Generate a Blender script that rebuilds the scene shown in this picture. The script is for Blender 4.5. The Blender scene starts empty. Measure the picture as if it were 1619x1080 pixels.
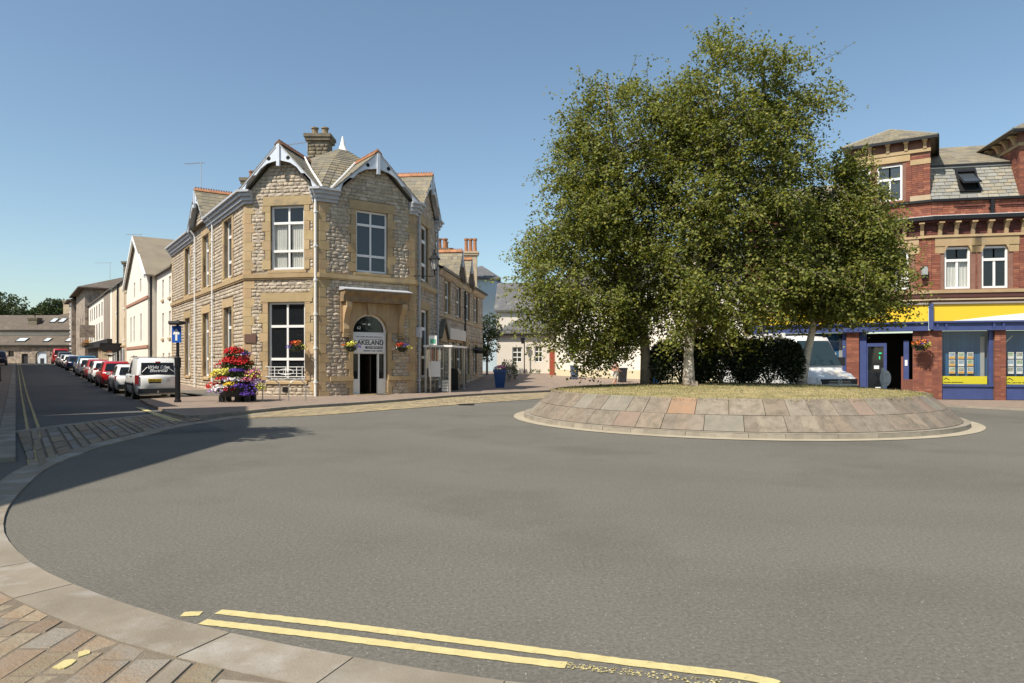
import bpy, math, random
import numpy as np
from math import sin, cos, tan, pi, radians, sqrt, atan2
from mathutils import Vector, Matrix
rnd = random.Random(11)
nrng = np.random.default_rng(5)
scene = bpy.context.scene
COL = scene.collection
# ------------------------------------------------------------------ camera, sky, sun
CH, FPX, HZ, CX = 1.7, 1080.0, 571.0, 809.5
camd = bpy.data.cameras.new("camera"); cam = bpy.data.objects.new("camera", camd); COL.objects.link(cam)
cam.location = (0, 0, CH); cam.rotation_euler = (radians(90), 0, 0)
camd.sensor_width = 36; camd.lens = 36 * FPX / 1619; camd.shift_y = (HZ - 540) / 1619
camd.clip_start = .1; camd.clip_end = 6000
scene.camera = cam
SUN_AZ, SUN_EL = radians(-135), radians(52)          # azimuth clockwise from +Y
world = bpy.data.worlds.new("World"); scene.world = world; world.use_nodes = True
wn = world.node_tree; wn.nodes.clear()
sky = wn.nodes.new("ShaderNodeTexSky"); sky.sky_type = 'NISHITA'; sky.sun_disc = False
sky.sun_elevation = SUN_EL; sky.sun_rotation = SUN_AZ
sky.air_density = 1.0; sky.dust_density = 1.0; sky.ozone_density = .35; sky.altitude = 0
bg = wn.nodes.new("ShaderNodeBackground"); bg.inputs[1].default_value = .108
wo = wn.nodes.new("ShaderNodeOutputWorld")
tint = wn.nodes.new('ShaderNodeMix'); tint.data_type = 'RGBA'; tint.blend_type = 'MULTIPLY'; tint.inputs[0].default_value = 1; tint.inputs[7].default_value = (1.02, 1.1, 1.07, 1)
wn.links.new(sky.outputs[0], tint.inputs[6]); wn.links.new(tint.outputs[2], bg.inputs[0]); wn.links.new(bg.outputs[0], wo.inputs[0])
sd = bpy.data.lights.new("sun", 'SUN'); sd.energy = 4.8; sd.angle = radians(.53); sd.color = (1, .93, .82)
sun = bpy.data.objects.new("sun", sd); COL.objects.link(sun)
sdir = Vector((sin(SUN_AZ) * cos(SUN_EL), cos(SUN_AZ) * cos(SUN_EL), sin(SUN_EL)))
sun.rotation_euler = (-sdir).to_track_quat('-Z', 'Y').to_euler(); sun.location = (0, 0, 60)
scene.view_settings.view_transform = 'Standard'; scene.view_settings.look = 'None'
scene.view_settings.exposure = .4; scene.view_settings.gamma = 1; scene.view_settings.use_curve_mapping = False

# ------------------------------------------------------------------ helpers
def g(px, py):                                   # picture point on the flat ground -> plan
    d = CH * FPX / (py - HZ); return ((px - CX) / FPX * d, d)
def at(px, py, d): return Vector(((px - CX) / FPX * d, d, CH - (py - HZ) / FPX * d))
def SL(s, lat): return (-.588 * s + .809 * lat, .809 * s + .588 * lat)   # along / across the left street
def elev(x, y):
    if y < 28: return 0.
    s = -.588 * x + .809 * y; r = x / y
    el = float(np.interp(s, [40, 49, 66, 89, 111, 220], [0, .1, .42, .87, 1.28, 1.32]))
    t = min(max((y - 44) / 20, 0), 1); er = .55 * t * t * (3 - 2 * t)
    w = min(max((r + .3) / .18, 0), 1); return el * (1 - w) + er * w
WM = {}
def tag(o, label=None, cat=None, group=None, kind=None):
    if label: o['label'] = label
    if cat: o['category'] = cat
    if group: o['group'] = group
    if kind: o['kind'] = kind
    return o
def empty(name, loc, label=None, cat=None, group=None, rz=0, kind=None):
    o = bpy.data.objects.new(name, None); COL.objects.link(o); o.empty_display_size = .3
    o.location = loc; o.rotation_euler = (0, 0, rz)
    WM[o] = Matrix.Translation(loc) @ Matrix.Rotation(rz, 4, 'Z')
    return tag(o, label, cat, group, kind)
def link(name, me, parent=None, world=None):
    o = bpy.data.objects.new(name, me); COL.objects.link(o)
    W = world if world is not None else Matrix()
    if parent is not None:
        o.parent = parent; pw = WM.get(parent, Matrix()); L = pw.inverted() @ W
        o.matrix_local = L; WM[o] = W
    else:
        o.matrix_world = W; WM[o] = W
    return o
class MB:
    def __init__(s): s.v = []; s.f = []
    def quad(s, *p):
        n = len(s.v); s.v += [tuple(q) for q in p]; s.f.append(tuple(range(n, n + len(p))))
    def hexa(s, p):                               # 4 bottom ccw, 4 top ccw
        n = len(s.v); s.v += [tuple(q) for q in p]
        for f in ((3, 2, 1, 0), (4, 5, 6, 7), (0, 1, 5, 4), (1, 2, 6, 5), (2, 3, 7, 6), (3, 0, 4, 7)):
            s.f.append(tuple(n + i for i in f))
    def box(s, x0, x1, y0, y1, z0, z1):
        s.hexa([(x0, y0, z0), (x1, y0, z0), (x1, y1, z0), (x0, y1, z0), (x0, y0, z1), (x1, y0, z1), (x1, y1, z1), (x0, y1, z1)])
    def prism(s, pts0, pts1):                     # two matching polygons
        n = len(s.v); k = len(pts0); s.v += [tuple(p) for p in pts0] + [tuple(p) for p in pts1]
        s.f.append(tuple(n + i for i in reversed(range(k)))); s.f.append(tuple(n + k + i for i in range(k)))
        for i in range(k):
            j = (i + 1) % k; s.f.append((n + i, n + j, n + k + j, n + k + i))
    def slab(s, poly, z0, z1): s.prism([(p[0], p[1], z0) for p in poly], [(p[0], p[1], z1) for p in poly])
    def tube(s, pts, r, n=6, cap=True):
        pts = [Vector(p) for p in pts]; k = len(pts); rr = r if isinstance(r, (list, tuple)) else [r] * k
        base = len(s.v)
        for i, p in enumerate(pts):
            t = (pts[min(i + 1, k - 1)] - pts[max(i - 1, 0)]).normalized()
            a = Vector((0, 0, 1)) if abs(t.z) < .9 else Vector((1, 0, 0))
            x = t.cross(a).normalized(); y = t.cross(x)
            for j in range(n):
                q = p + (x * cos(2 * pi * j / n) + y * sin(2 * pi * j / n)) * rr[i]; s.v.append(tuple(q))
        for i in range(k - 1):
            for j in range(n):
                a, b = base + i * n + j, base + i * n + (j + 1) % n
                s.f.append((a, a + n, b + n, b))
        if cap:
            s.f.append(tuple(base + j for j in range(n))); s.f.append(tuple(base + (k - 1) * n + j for j in reversed(range(n))))
    def lathe(s, c, prof, n=10, M=None):          # profile of (r, z) about z at c
        base = len(s.v); M = M or Matrix(); c = Vector(c)
        for (r, z) in prof:
            for j in range(n):
                s.v.append(tuple(c + (M @ Vector((r * cos(2 * pi * j / n), r * sin(2 * pi * j / n), z)))))
        for i in range(len(prof) - 1):
            for j in range(n):
                a, b = base + i * n + j, base + i * n + (j + 1) % n
                s.f.append((a, b, b + n, a + n))
        s.f.append(tuple(base + j for j in reversed(range(n)))); s.f.append(tuple(base + (len(prof) - 1) * n + j for j in range(n)))
    def ico(s, c, rx, ry, rz, n=8, m=5):
        prof = [(sin(pi * (i + .02) / (m - .96)), -cos(pi * (i + .02) / (m - .96))) for i in range(m)]
        s.lathe(c, prof, n, Matrix.Diagonal((rx, ry, rz)).to_4x4())
    def mesh(s, name, mat, smooth=False):
        me = bpy.data.meshes.new(name); me.from_pydata(s.v, [], s.f); me.update()
        if mat: me.materials.append(mat)
        if smooth: me.polygons.foreach_set('use_smooth', [True] * len(me.polygons))
        return me
    def build(s, name, mat, parent=None, local=False, smooth=False, **kw):
        if not s.v: return None
        if parent is not None and not local:
            inv = WM.get(parent, Matrix()).inverted(); s.v = [tuple(inv @ Vector(p)) for p in s.v]
        me = s.mesh(name, mat, smooth)
        o = bpy.data.objects.new(name, me); COL.objects.link(o)
        if parent is not None: o.parent = parent; WM[o] = WM.get(parent, Matrix())
        return tag(o, **kw)
def npmesh(name, V, Fc, mat, parent=None, smooth=False):      # V (n,3), F (m,k) numpy, in world space
    if parent is not None:
        inv = np.array(WM.get(parent, Matrix()).inverted()); V = V @ inv[:3, :3].T + inv[:3, 3]
    me = bpy.data.meshes.new(name); k = Fc.shape[1]
    me.vertices.add(len(V)); me.vertices.foreach_set('co', V.astype(np.float32).ravel())
    me.loops.add(Fc.size); me.loops.foreach_set('vertex_index', Fc.astype(np.int32).ravel())
    me.polygons.add(len(Fc)); me.polygons.foreach_set('loop_start', np.arange(0, Fc.size, k, dtype=np.int32))
    try: me.polygons.foreach_set('loop_total', np.full(len(Fc), k, dtype=np.int32))
    except Exception: pass
    me.update(calc_edges=True); me.materials.append(mat)
    if smooth: me.polygons.foreach_set('use_smooth', [True] * len(Fc))
    o = bpy.data.objects.new(name, me); COL.objects.link(o)
    if parent is not None: o.parent = parent; WM[o] = WM.get(parent, Matrix())
    return o
class Fr:                                         # a wall plane: a along it (to the right seen from outside), z up, o outwards
    def __init__(s, o, az=None, d=None):
        s.o = o; s.d = (sin(radians(az)), cos(radians(az))) if az is not None else d
        s.n = (s.d[1], -s.d[0])
    def p(s, a, z, o=0): return Vector((s.o[0] + s.d[0] * a + s.n[0] * o, s.o[1] + s.d[1] * a + s.n[1] * o, z))
    def xy(s, a, o=0): q = s.p(a, 0, o); return (q.x, q.y)
    def box(s, mb, a0, a1, z0, z1, o0, o1):
        P = s.p; mb.hexa([P(a0, z0, o1), P(a1, z0, o1), P(a1, z0, o0), P(a0, z0, o0), P(a0, z1, o1), P(a1, z1, o1), P(a1, z1, o0), P(a0, z1, o0)])
    def poly(s, mb, pts, o0, o1): mb.prism([s.p(a, z, o0) for a, z in pts], [s.p(a, z, o1) for a, z in pts])
    def prof(s, mb, pts, a0, a1): mb.prism([s.p(a1, z, o) for o, z in pts], [s.p(a0, z, o) for o, z in pts])   # (o,z) profile swept along a
    def mat(s, a, z, o, sx=1, sy=1, sz=1):        # local x along, y up, z out
        q = s.p(a, z, o)
        return Matrix(((s.d[0] * sx, 0, s.n[0] * sz, q.x), (s.d[1] * sx, 0, s.n[1] * sz, q.y), (0, sy, 0, q.z), (0, 0, 0, 1)))
def corner(mb, A, la, B, wa, wb, z0, z1, out, inn=.1):
    q = A.p(la, 0); n1, n2 = Vector(A.n), Vector(B.n); k = 1 + n1.dot(n2); m = (n1 + n2) / k
    def po(o): return (q.x + m.x * o, q.y + m.y * o)
    mb.slab([A.xy(la - wa, out), po(out), B.xy(wb, out), B.xy(wb, -inn), po(-inn), A.xy(la - wa, -inn)], z0, z1)
def holes_wall(mb, fr, a0, a1, z0, z1, holes, o=0, dep=.25):
    A = sorted({a0, a1, *[min(max(h[i], a0), a1) for h in holes for i in (0, 1)]}); Z = sorted({z0, z1, *[min(max(h[i], z0), z1) for h in holes for i in (2, 3)]})
    for i in range(len(A) - 1):
        for j in range(len(Z) - 1):
            ma, mz = (A[i] + A[i + 1]) / 2, (Z[j] + Z[j + 1]) / 2
            if any(h[0] < ma < h[1] and h[2] < mz < h[3] for h in holes): continue
            mb.quad(fr.p(A[i], Z[j], o), fr.p(A[i + 1], Z[j], o), fr.p(A[i + 1], Z[j + 1], o), fr.p(A[i], Z[j + 1], o))
    for h in holes:
        b0, b1, c0, c1 = h[:4]; P = fr.p; i = o - dep
        mb.quad(P(b0, c0, o), P(b0, c1, o), P(b0, c1, i), P(b0, c0, i)); mb.quad(P(b1, c0, i), P(b1, c1, i), P(b1, c1, o), P(b1, c0, o))
        mb.quad(P(b0, c1, o), P(b1, c1, o), P(b1, c1, i), P(b0, c1, i)); mb.quad(P(b0, c0, i), P(b1, c0, i), P(b1, c0, o), P(b0, c0, o))
def courses(a0, a1, z0, z1, holes, h, l0, l1, rng, clip=None, gap=.012, hv=.0):
    out = []; z = z0
    while z < z1 - .03:
        zz = min(z + h * (1 + rng.uniform(-hv, hv)), z1)
        if z1 - zz < h * .4: zz = z1
        m = (z + zz) / 2; segs = [(a0, a1)]
        for b in holes:
            if b[2] - .01 < m < b[3] + .01:
                segs = [t for s in segs for t in ((s[0], min(s[1], b[0])), (max(s[0], b[1]), s[1])) if t[1] - t[0] > .04]
        if clip:
            c = clip(zz); segs = [(max(s[0], c[0]), min(s[1], c[1])) for s in segs]; segs = [s for s in segs if s[1] - s[0] > .06]
        for s in segs:
            a = s[0]
            while a < s[1] - .001:
                b = a + rng.uniform(l0, l1)
                if s[1] - b < l0 * .6: b = s[1]
                out.append((a + gap / 2, b - gap / 2, z + gap / 2, zz - gap / 2)); a = b
        z = zz
    return out
def text_mesh(s, size=1, shear=0, align='CENTER', bold=0, space=1):
    c = bpy.data.curves.new("text", 'FONT'); c.body = s; c.size = size; c.shear = shear; c.align_x = align; c.align_y = 'CENTER'
    c.offset = bold; c.extrude = .004; c.resolution_u = 2; c.space_character = space
    o = bpy.data.objects.new("text", c); me = bpy.data.meshes.new_from_object(o)
    bpy.data.objects.remove(o); bpy.data.curves.remove(c); me.name = "lettering"; return me
def text(s, fr, a, z, o, size, mat, parent, name="lettering", shear=0, bold=0, sx=1, space=1):
    me = text_mesh(s, size, shear, bold=bold, space=space); me.materials.clear(); me.materials.append(mat)
    return link(name, me, parent, fr.mat(a, z, o, sx))
def dashes(fr, a0, a1, z, h, o, m, parent):      # a line of print too small to read
    r = random.Random(int(a0 * 977)); mb = MB(); a = a0
    while a < a1 - h * .3:
        w = h * r.uniform(.35, .8); fr.box(mb, a, min(a + w, a1), z - h * r.uniform(.35, .5), z + h * r.uniform(.35, .5), o - .006, o); a += w + h * (.2 if r.random() < .8 else .7)
    return mb.build('small_print', m, parent, kind='stuff')
# ------------------------------------------------------------------ materials
def mat(name, c1, c2=None, sc=3., rough=.85, bump=0., bsc=30., var=0., metal=0., spec=.4, pal=None, stretch=(1, 1, 1), c3=None, sc3=.5, t3=.55, coat=0, brick=None, emit=None, hue=0., obj=False):
    m = bpy.data.materials.new(name); m.use_nodes = True; t = m.node_tree; N = t.nodes; L = t.links
    b = N['Principled BSDF']; b.inputs['Roughness'].default_value = rough; b.inputs['Metallic'].default_value = metal
    b.inputs['Specular IOR Level'].default_value = spec
    if coat: b.inputs['Coat Weight'].default_value = coat; b.inputs['Coat Roughness'].default_value = .04
    def mix(a, bb, f, mode='MIX'):
        x = N.new('ShaderNodeMix'); x.data_type = 'RGBA'; x.blend_type = mode
        for sock, val in ((x.inputs[6], a), (x.inputs[7], bb), (x.inputs[0], f)):
            if isinstance(val, (int, float)): sock.default_value = val
            elif isinstance(val, tuple): sock.default_value = (*val[:3], 1)
            else: L.new(val, sock)
        return x.outputs[2]
    if obj: pos = N.new('ShaderNodeTexCoord').outputs['Object']
    else: pos = N.new('ShaderNodeNewGeometry').outputs['Position']
    mp = N.new('ShaderNodeMapping'); mp.inputs['Scale'].default_value = stretch; L.new(pos, mp.inputs[0])
    def noise(scale, det=5, rr=.6, src=None):
        n = N.new('ShaderNodeTexNoise'); n.inputs['Scale'].default_value = scale; n.inputs['Detail'].default_value = det; n.inputs['Roughness'].default_value = rr
        L.new(src or mp.outputs[0], n.inputs['Vector']); return n.outputs[0]
    def ramp(v, lo, hi):
        r = N.new('ShaderNodeMapRange'); r.inputs[1].default_value = lo; r.inputs[2].default_value = hi; L.new(v, r.inputs[0]); return r.outputs[0]
    rn = None
    if var or pal or hue:
        ge = N.new('ShaderNodeNewGeometry'); oi = N.new('ShaderNodeObjectInfo'); ad = N.new('ShaderNodeMath'); ad.operation = 'ADD'
        L.new(ge.outputs['Random Per Island'], ad.inputs[0]); L.new(oi.outputs['Random'], ad.inputs[1])
        fr = N.new('ShaderNodeMath'); fr.operation = 'FRACT'; L.new(ad.outputs[0], fr.inputs[0]); rn = fr.outputs[0]
    if pal:
        cr = N.new('ShaderNodeValToRGB'); cr.color_ramp.interpolation = 'CONSTANT'; e = cr.color_ramp.elements
        for i, c in enumerate(pal):
            x = e[i] if i < 2 else e.new(i / len(pal)); x.position = i / len(pal); x.color = (*c, 1)
        L.new(rn, cr.inputs[0]); col = cr.outputs[0]
        if c2: col = mix(col, c2, ramp(noise(sc), .42, .68))
    elif c2: col = mix(c1, c2, ramp(noise(sc), .35, .66))
    else:
        rg = N.new('ShaderNodeRGB'); rg.outputs[0].default_value = (*c1, 1); col = rg.outputs[0]
    if brick:                                     # (axis scale u, brick w, h, mortar colour, mode)
        pass
    if c3: col = mix(col, c3, ramp(noise(sc3, 6, .65), t3, t3 + .14))
    if var or hue:
        h = N.new('ShaderNodeHueSaturation'); L.new(col, h.inputs['Color'])
        if var:
            m2 = N.new('ShaderNodeMapRange'); m2.inputs[3].default_value = 1 - var; m2.inputs[4].default_value = 1 + var
            w = N.new('ShaderNodeMath'); w.operation = 'MULTIPLY'; w.inputs[1].default_value = 7.31; L.new(rn, w.inputs[0])
            w2 = N.new('ShaderNodeMath'); w2.operation = 'FRACT'; L.new(w.outputs[0], w2.inputs[0]); L.new(w2.outputs[0], m2.inputs[0]); L.new(m2.outputs[0], h.inputs['Value'])
        if hue:
            m3 = N.new('ShaderNodeMapRange'); m3.inputs[3].default_value = .5 - hue; m3.inputs[4].default_value = .5 + hue
            L.new(rn, m3.inputs[0]); L.new(m3.outputs[0], h.inputs['Hue'])
        col = h.outputs[0]
    L.new(col, b.inputs['Base Color'])
    if bump:
        bp = N.new('ShaderNodeBump'); bp.inputs['Strength'].default_value = min(bump, 1); bp.inputs['Distance'].default_value = .02 * max(bump, 1)
        L.new(noise(bsc, 4, .7, pos), bp.inputs['Height']); L.new(bp.outputs[0], b.inputs['Normal'])
    if emit: b.inputs['Emission Color'].default_value = (*emit[:3], 1); b.inputs['Emission Strength'].default_value = emit[3]
    return m
def glass(name, tint=(.012, .014, .016), rough=.03):
    m = bpy.data.materials.new(name); m.use_nodes = True; t = m.node_tree; b = t.nodes['Principled BSDF']
    b.inputs['Base Color'].default_value = (*tint, 1); b.inputs['Roughness'].default_value = rough; b.inputs['Specular IOR Level'].default_value = .6
    return m
def clear_glass(name, f=.88):
    m = bpy.data.materials.new(name); m.use_nodes = True; t = m.node_tree; N = t.nodes; L = t.links; N.clear()
    o = N.new('ShaderNodeOutputMaterial'); gl = N.new('ShaderNodeBsdfGlossy'); gl.inputs['Roughness'].default_value = .03
    tr = N.new('ShaderNodeBsdfTransparent'); tr.inputs[0].default_value = (f, f * 1.02, f, 1)
    lw = N.new('ShaderNodeLayerWeight'); pw = N.new('ShaderNodeMath'); pw.operation = 'POWER'; pw.inputs[1].default_value = 4; L.new(lw.outputs['Facing'], pw.inputs[0])
    fr = N.new('ShaderNodeMath'); fr.operation = 'MULTIPLY_ADD'; fr.inputs[1].default_value = .7; fr.inputs[2].default_value = .06; L.new(pw.outputs[0], fr.inputs[0]); mx = N.new('ShaderNodeMixShader')
    L.new(fr.outputs[0], mx.inputs[0]); L.new(tr.outputs[0], mx.inputs[1]); L.new(gl.outputs[0], mx.inputs[2]); L.new(mx.outputs[0], o.inputs[0]); return m
def leafmat(name, pal, trans=.35, rough=.45, spec=.5):
    m = mat(name, pal[0], pal=pal, var=.35, rough=rough, spec=spec); t = m.node_tree; N = t.nodes; L = t.links
    b = N['Principled BSDF']; out = N['Material Output']; tl = N.new('ShaderNodeBsdfTranslucent'); mx = N.new('ShaderNodeMixShader'); mx.inputs[0].default_value = trans
    src = b.inputs['Base Color'].links[0].from_socket
    gm = N.new('ShaderNodeMix'); gm.data_type = 'RGBA'; gm.blend_type = 'MULTIPLY'; gm.inputs[0].default_value = 1; gm.inputs[7].default_value = (1.3, 1.25, .5, 1)
    L.new(src, gm.inputs[6]); L.new(gm.outputs[2], tl.inputs[0])
    L.new(b.outputs[0], mx.inputs[1]); L.new(tl.outputs[0], mx.inputs[2]); L.new(mx.outputs[0], out.inputs[0]); return m
def asphalt(name, c1, c2, lightspot=.5):
    m = mat(name, c1, c2, sc=.35, rough=.9, bump=.35, bsc=150, spec=.25, c3=tuple(x * .86 for x in c1), sc3=.22, t3=.5); t = m.node_tree; N = t.nodes; L = t.links
    b = N['Principled BSDF']; src = b.inputs['Base Color'].links[0].from_socket; pos = N.new('ShaderNodeNewGeometry').outputs['Position']
    n = N.new('ShaderNodeTexNoise'); n.inputs['Scale'].default_value = 34; n.inputs['Detail'].default_value = 6; n.inputs['Roughness'].default_value = .9; L.new(pos, n.inputs[0])
    mr = N.new('ShaderNodeMapRange'); mr.inputs[1].default_value = .3; mr.inputs[2].default_value = .7; mr.inputs[3].default_value = .4; mr.inputs[4].default_value = 1.65; L.new(n.outputs[0], mr.inputs[0])
    mu = N.new('ShaderNodeMix'); mu.data_type = 'RGBA'; mu.blend_type = 'MULTIPLY'; mu.inputs[0].default_value = 1; L.new(src, mu.inputs[6]); L.new(mr.outputs[0], mu.inputs[7])
    v = N.new('ShaderNodeTexVoronoi'); v.inputs['Scale'].default_value = 38; L.new(pos, v.inputs['Vector'])
    lt = N.new('ShaderNodeMath'); lt.operation = 'LESS_THAN'; lt.inputs[1].default_value = .16; L.new(v.outputs['Distance'], lt.inputs[0])
    sp = N.new('ShaderNodeSeparateColor'); L.new(v.outputs['Color'], sp.inputs[0]); gt = N.new('ShaderNodeMath'); gt.operation = 'GREATER_THAN'; gt.inputs[1].default_value = .82; L.new(sp.outputs[0], gt.inputs[0])
    m3 = N.new('ShaderNodeMath'); m3.operation = 'MULTIPLY'; L.new(lt.outputs[0], m3.inputs[0]); L.new(gt.outputs[0], m3.inputs[1])
    m4 = N.new('ShaderNodeMath'); m4.operation = 'MULTIPLY'; m4.inputs[1].default_value = lightspot; L.new(m3.outputs[0], m4.inputs[0])
    mx = N.new('ShaderNodeMix'); mx.data_type = 'RGBA'; mx.inputs[7].default_value = (.45, .42, .36, 1); L.new(m4.outputs[0], mx.inputs[0]); L.new(mu.outputs[2], mx.inputs[6])
    vm = N.new('ShaderNodeVectorMath'); vm.operation = 'DISTANCE'; vm.inputs[1].default_value = (6.6, 21, 0); L.new(pos, vm.inputs[0])   # tyre-polished rings round the island
    sx = N.new('ShaderNodeSeparateXYZ'); L.new(pos, sx.inputs[0]); cb_ = N.new('ShaderNodeCombineXYZ'); L.new(vm.outputs['Value'], cb_.inputs[0])
    sm = N.new('ShaderNodeMath'); sm.operation = 'MULTIPLY'; sm.inputs[1].default_value = .06; L.new(sx.outputs[0], sm.inputs[0]); L.new(sm.outputs[0], cb_.inputs[1])
    n2 = N.new('ShaderNodeTexNoise'); n2.inputs['Scale'].default_value = .55; n2.inputs['Detail'].default_value = 5; L.new(cb_.outputs[0], n2.inputs[0])
    r2 = N.new('ShaderNodeMapRange'); r2.inputs[1].default_value = .3; r2.inputs[2].default_value = .7; r2.inputs[3].default_value = .93; r2.inputs[4].default_value = 1.06; L.new(n2.outputs[0], r2.inputs[0])
    v2 = N.new('ShaderNodeTexVoronoi'); v2.inputs['Scale'].default_value = .7; v2.feature = 'DISTANCE_TO_EDGE'; L.new(pos, v2.inputs['Vector'])
    fm = N.new('ShaderNodeMix'); fm.data_type = 'RGBA'; fm.blend_type = 'MULTIPLY'; fm.inputs[0].default_value = 1; L.new(mx.outputs[2], fm.inputs[6]); L.new(r2.outputs[0], fm.inputs[7])
    L.new(fm.outputs[2], b.inputs['Base Color']); return m
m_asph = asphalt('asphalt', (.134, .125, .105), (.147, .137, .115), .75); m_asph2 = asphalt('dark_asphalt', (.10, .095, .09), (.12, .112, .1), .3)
m_pave = mat('paving', (.27, .2, .15), (.22, .17, .135), 2.5, .9, .5, 25, c3=(.16, .13, .11), sc3=1.2)
m_sett = mat('sandstone_setts', (.3, .22, .14), (.25, .17, .1), 3, .85, .8, 30, pal=[(.28, .23, .16), (.25, .2, .14), (.29, .24, .17), (.24, .21, .17), (.265, .2, .145), (.24, .23, .21), (.26, .22, .15)], var=.15)
m_slab = mat('concrete_kerb', (.275, .237, .18), (.215, .18, .135), 2, .85, .4, 60, var=.1, c3=(.32, .29, .25), sc3=1.6, t3=.5)
m_kerb = mat('granite_kerb', (.3, .26, .2), (.24, .21, .165), 4, .85, .4, 40, var=.12)
m_joint = mat('joint_sand', (.17, .135, .095), (.2, .165, .12), 12, .95, .6, 60)
m_yset = mat('yellow_setts', (.36, .29, .17), (.28, .22, .14), 1.5, .9, .6, 20, var=.1, c3=(.4, .32, .16), sc3=.8)
m_yline = mat('yellow_paint', (.62, .53, .25), (.55, .46, .21), 9, .85, .5, 90, c3=(.3, .26, .17), sc3=22, t3=.6)
m_yold = mat('worn_yellow_paint', (.5, .4, .16), (.3, .25, .15), 9, .85, .3, 70)
m_lime = mat('limestone', (.4, .35, .27), c2=(.34, .29, .215), sc=7, pal=[(.52, .435, .335), (.47, .39, .295), (.56, .48, .38), (.44, .36, .275), (.5, .41, .305), (.39, .325, .26)], var=.12, rough=.9, bump=.8, bsc=16)
m_mort = mat('mortar', (.4, .34, .26), (.32, .27, .2), 5, .95, .4, 30)
m_gold = mat('golden_sandstone', (.45, .33, .185), (.39, .275, .145), 2.2, .85, .4, 25, var=.12, c3=(.26, .21, .15), sc3=1.3, t3=.57, hue=.008)
m_white = mat('white_paint', (.78, .77, .74), rough=.45)
m_grey = mat('grey_blue_paint', (.46, .47, .49), (.4, .41, .43), 3, .55, c3=(.36, .37, .39), sc3=1.5, t3=.62)
m_barge = mat('pale_blue_paint', (.62, .66, .72), (.56, .6, .66), 4, .5)
m_dark = mat('recess_shade', (.012, .011, .01), rough=.9)  # near-black that stands in for shade inside rooms, holes and recesses
m_black = mat('black_paint', (.012, .012, .013), rough=.4)
m_gl = glass('window_glass'); m_glc = clear_glass('clear_glass'); m_glb = glass('sky_glass', (.05, .06, .07), .05)
m_curt = mat('curtain', (.72, .7, .66), (.55, .53, .5), 3, .95, stretch=(12, 12, .4))
m_slate = mat('lichen_slate', (.2, .175, .13), pal=[(.2, .175, .13), (.17, .155, .12), (.23, .2, .145), (.19, .17, .14), (.16, .145, .12)], c2=(.26, .22, .14), sc=2, var=.15, rough=.85, bump=.5, bsc=30)
m_slate2 = mat('grey_slate', (.28, .27, .23), pal=[(.28, .265, .22), (.24, .24, .215), (.31, .285, .22), (.25, .25, .24), (.21, .21, .2), (.3, .26, .19), (.27, .27, .25)], c2=(.24, .22, .17), sc=5, var=.12, rough=.7, bump=.4, bsc=25)
m_slate3 = mat('dark_slate', (.1, .1, .105), (.13, .125, .12), 3, .7, .4, 14, c3=(.2, .19, .17), sc3=.9)
m_roofbr = mat('brown_slate_roof', (.1, .08, .062), (.13, .105, .08), 1.2, .9, .7, 5, c3=(.16, .13, .1), sc3=.7)
m_terra = mat('terracotta', (.4, .175, .08), (.3, .14, .07), 5, .8, .3, 30, var=.15)
m_terra2 = mat('dark_terracotta', (.24, .1, .05), (.14, .075, .05), 4, .85, .3, 30)
m_brick = mat('red_brick', (.28, .08, .045), c2=(.2, .07, .05), sc=4, pal=[(.27, .095, .055), (.235, .083, .05), (.3, .11, .063), (.18, .068, .048), (.33, .135, .08), (.24, .082, .05)], var=.15, rough=.85, bump=.4, bsc=40)
m_brickd = mat('dark_brick', (.11, .04, .035), pal=[(.11, .04, .035), (.14, .045, .035), (.085, .035, .03)], var=.15, rough=.85)
m_bmort = mat('brick_mortar', (.2, .1, .075), (.26, .14, .1), 4, .95)
m_blue = mat('shop_blue_paint', (.055, .075, .2), (.045, .062, .165), 3, .4)
m_yel = mat('fascia_yellow', (.78, .52, .035), rough=.4); m_yel2 = mat('panel_yellow', (.78, .66, .03), rough=.4)
m_blind = mat('blue_blind', (.04, .13, .28), (.05, .15, .31), 3, .8, var=.12)
m_render = mat('cream_render', (.74, .68, .58), (.7, .63, .53), .8, .9, .15, 30, c3=(.62, .55, .46), sc3=.35, t3=.6)
m_render2 = mat('white_render', (.78, .73, .64), (.74, .68, .58), .8, .9, .1, 30)
m_rendblue = mat('pale_blue_render', (.5, .62, .68), (.46, .58, .65), 1, .9, .1, 30, c3=(.42, .54, .6), sc3=.6)
m_rendblue2 = mat('mid_blue_render', (.2, .3, .42), (.18, .27, .38), 1, .9)
m_pink = mat('pink_band', (.42, .22, .15), (.36, .19, .13), 3, .85)
m_buff = mat('buff_stone', (.5, .4, .27), (.43, .33, .22), 1, .9, .3, 12, c3=(.32, .26, .19), sc3=.6)
m_gstone = mat('grey_rubble', (.38, .31, .25), (.17, .135, .11), 1.9, .95, 1, 5, c3=(.44, .35, .25), sc3=1.1, t3=.5)
m_iron = mat('black_iron', (.02, .02, .022), rough=.45, metal=.3)
m_steel = mat('steel', (.5, .47, .42), rough=.35, metal=.7); m_stone = mat('old_chimney_stone', (.2, .17, .12), (.12, .1, .075), 4, .95, 1, 14, c3=(.3, .24, .15), sc3=2)
m_bark = mat('birch_bark', (.62, .57, .5), (.44, .38, .32), 4, .85, .6, 14, stretch=(1, 1, 2.5), c3=(.1, .085, .07), sc3=2.6, t3=.56)
m_barkd = mat('dark_or_shaded_bark', (.2, .17, .135), (.3, .26, .21), 5, .9, .8, 14)
m_twig = mat('birch_twig', (.12, .095, .065), (.22, .18, .13), 6, .85)
m_leaf = leafmat('birch_leaf', [(.145, .17, .032), (.16, .188, .036), (.112, .135, .028), (.2, .215, .044), (.145, .165, .044), (.25, .235, .05)], .4, .55, .3)
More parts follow.
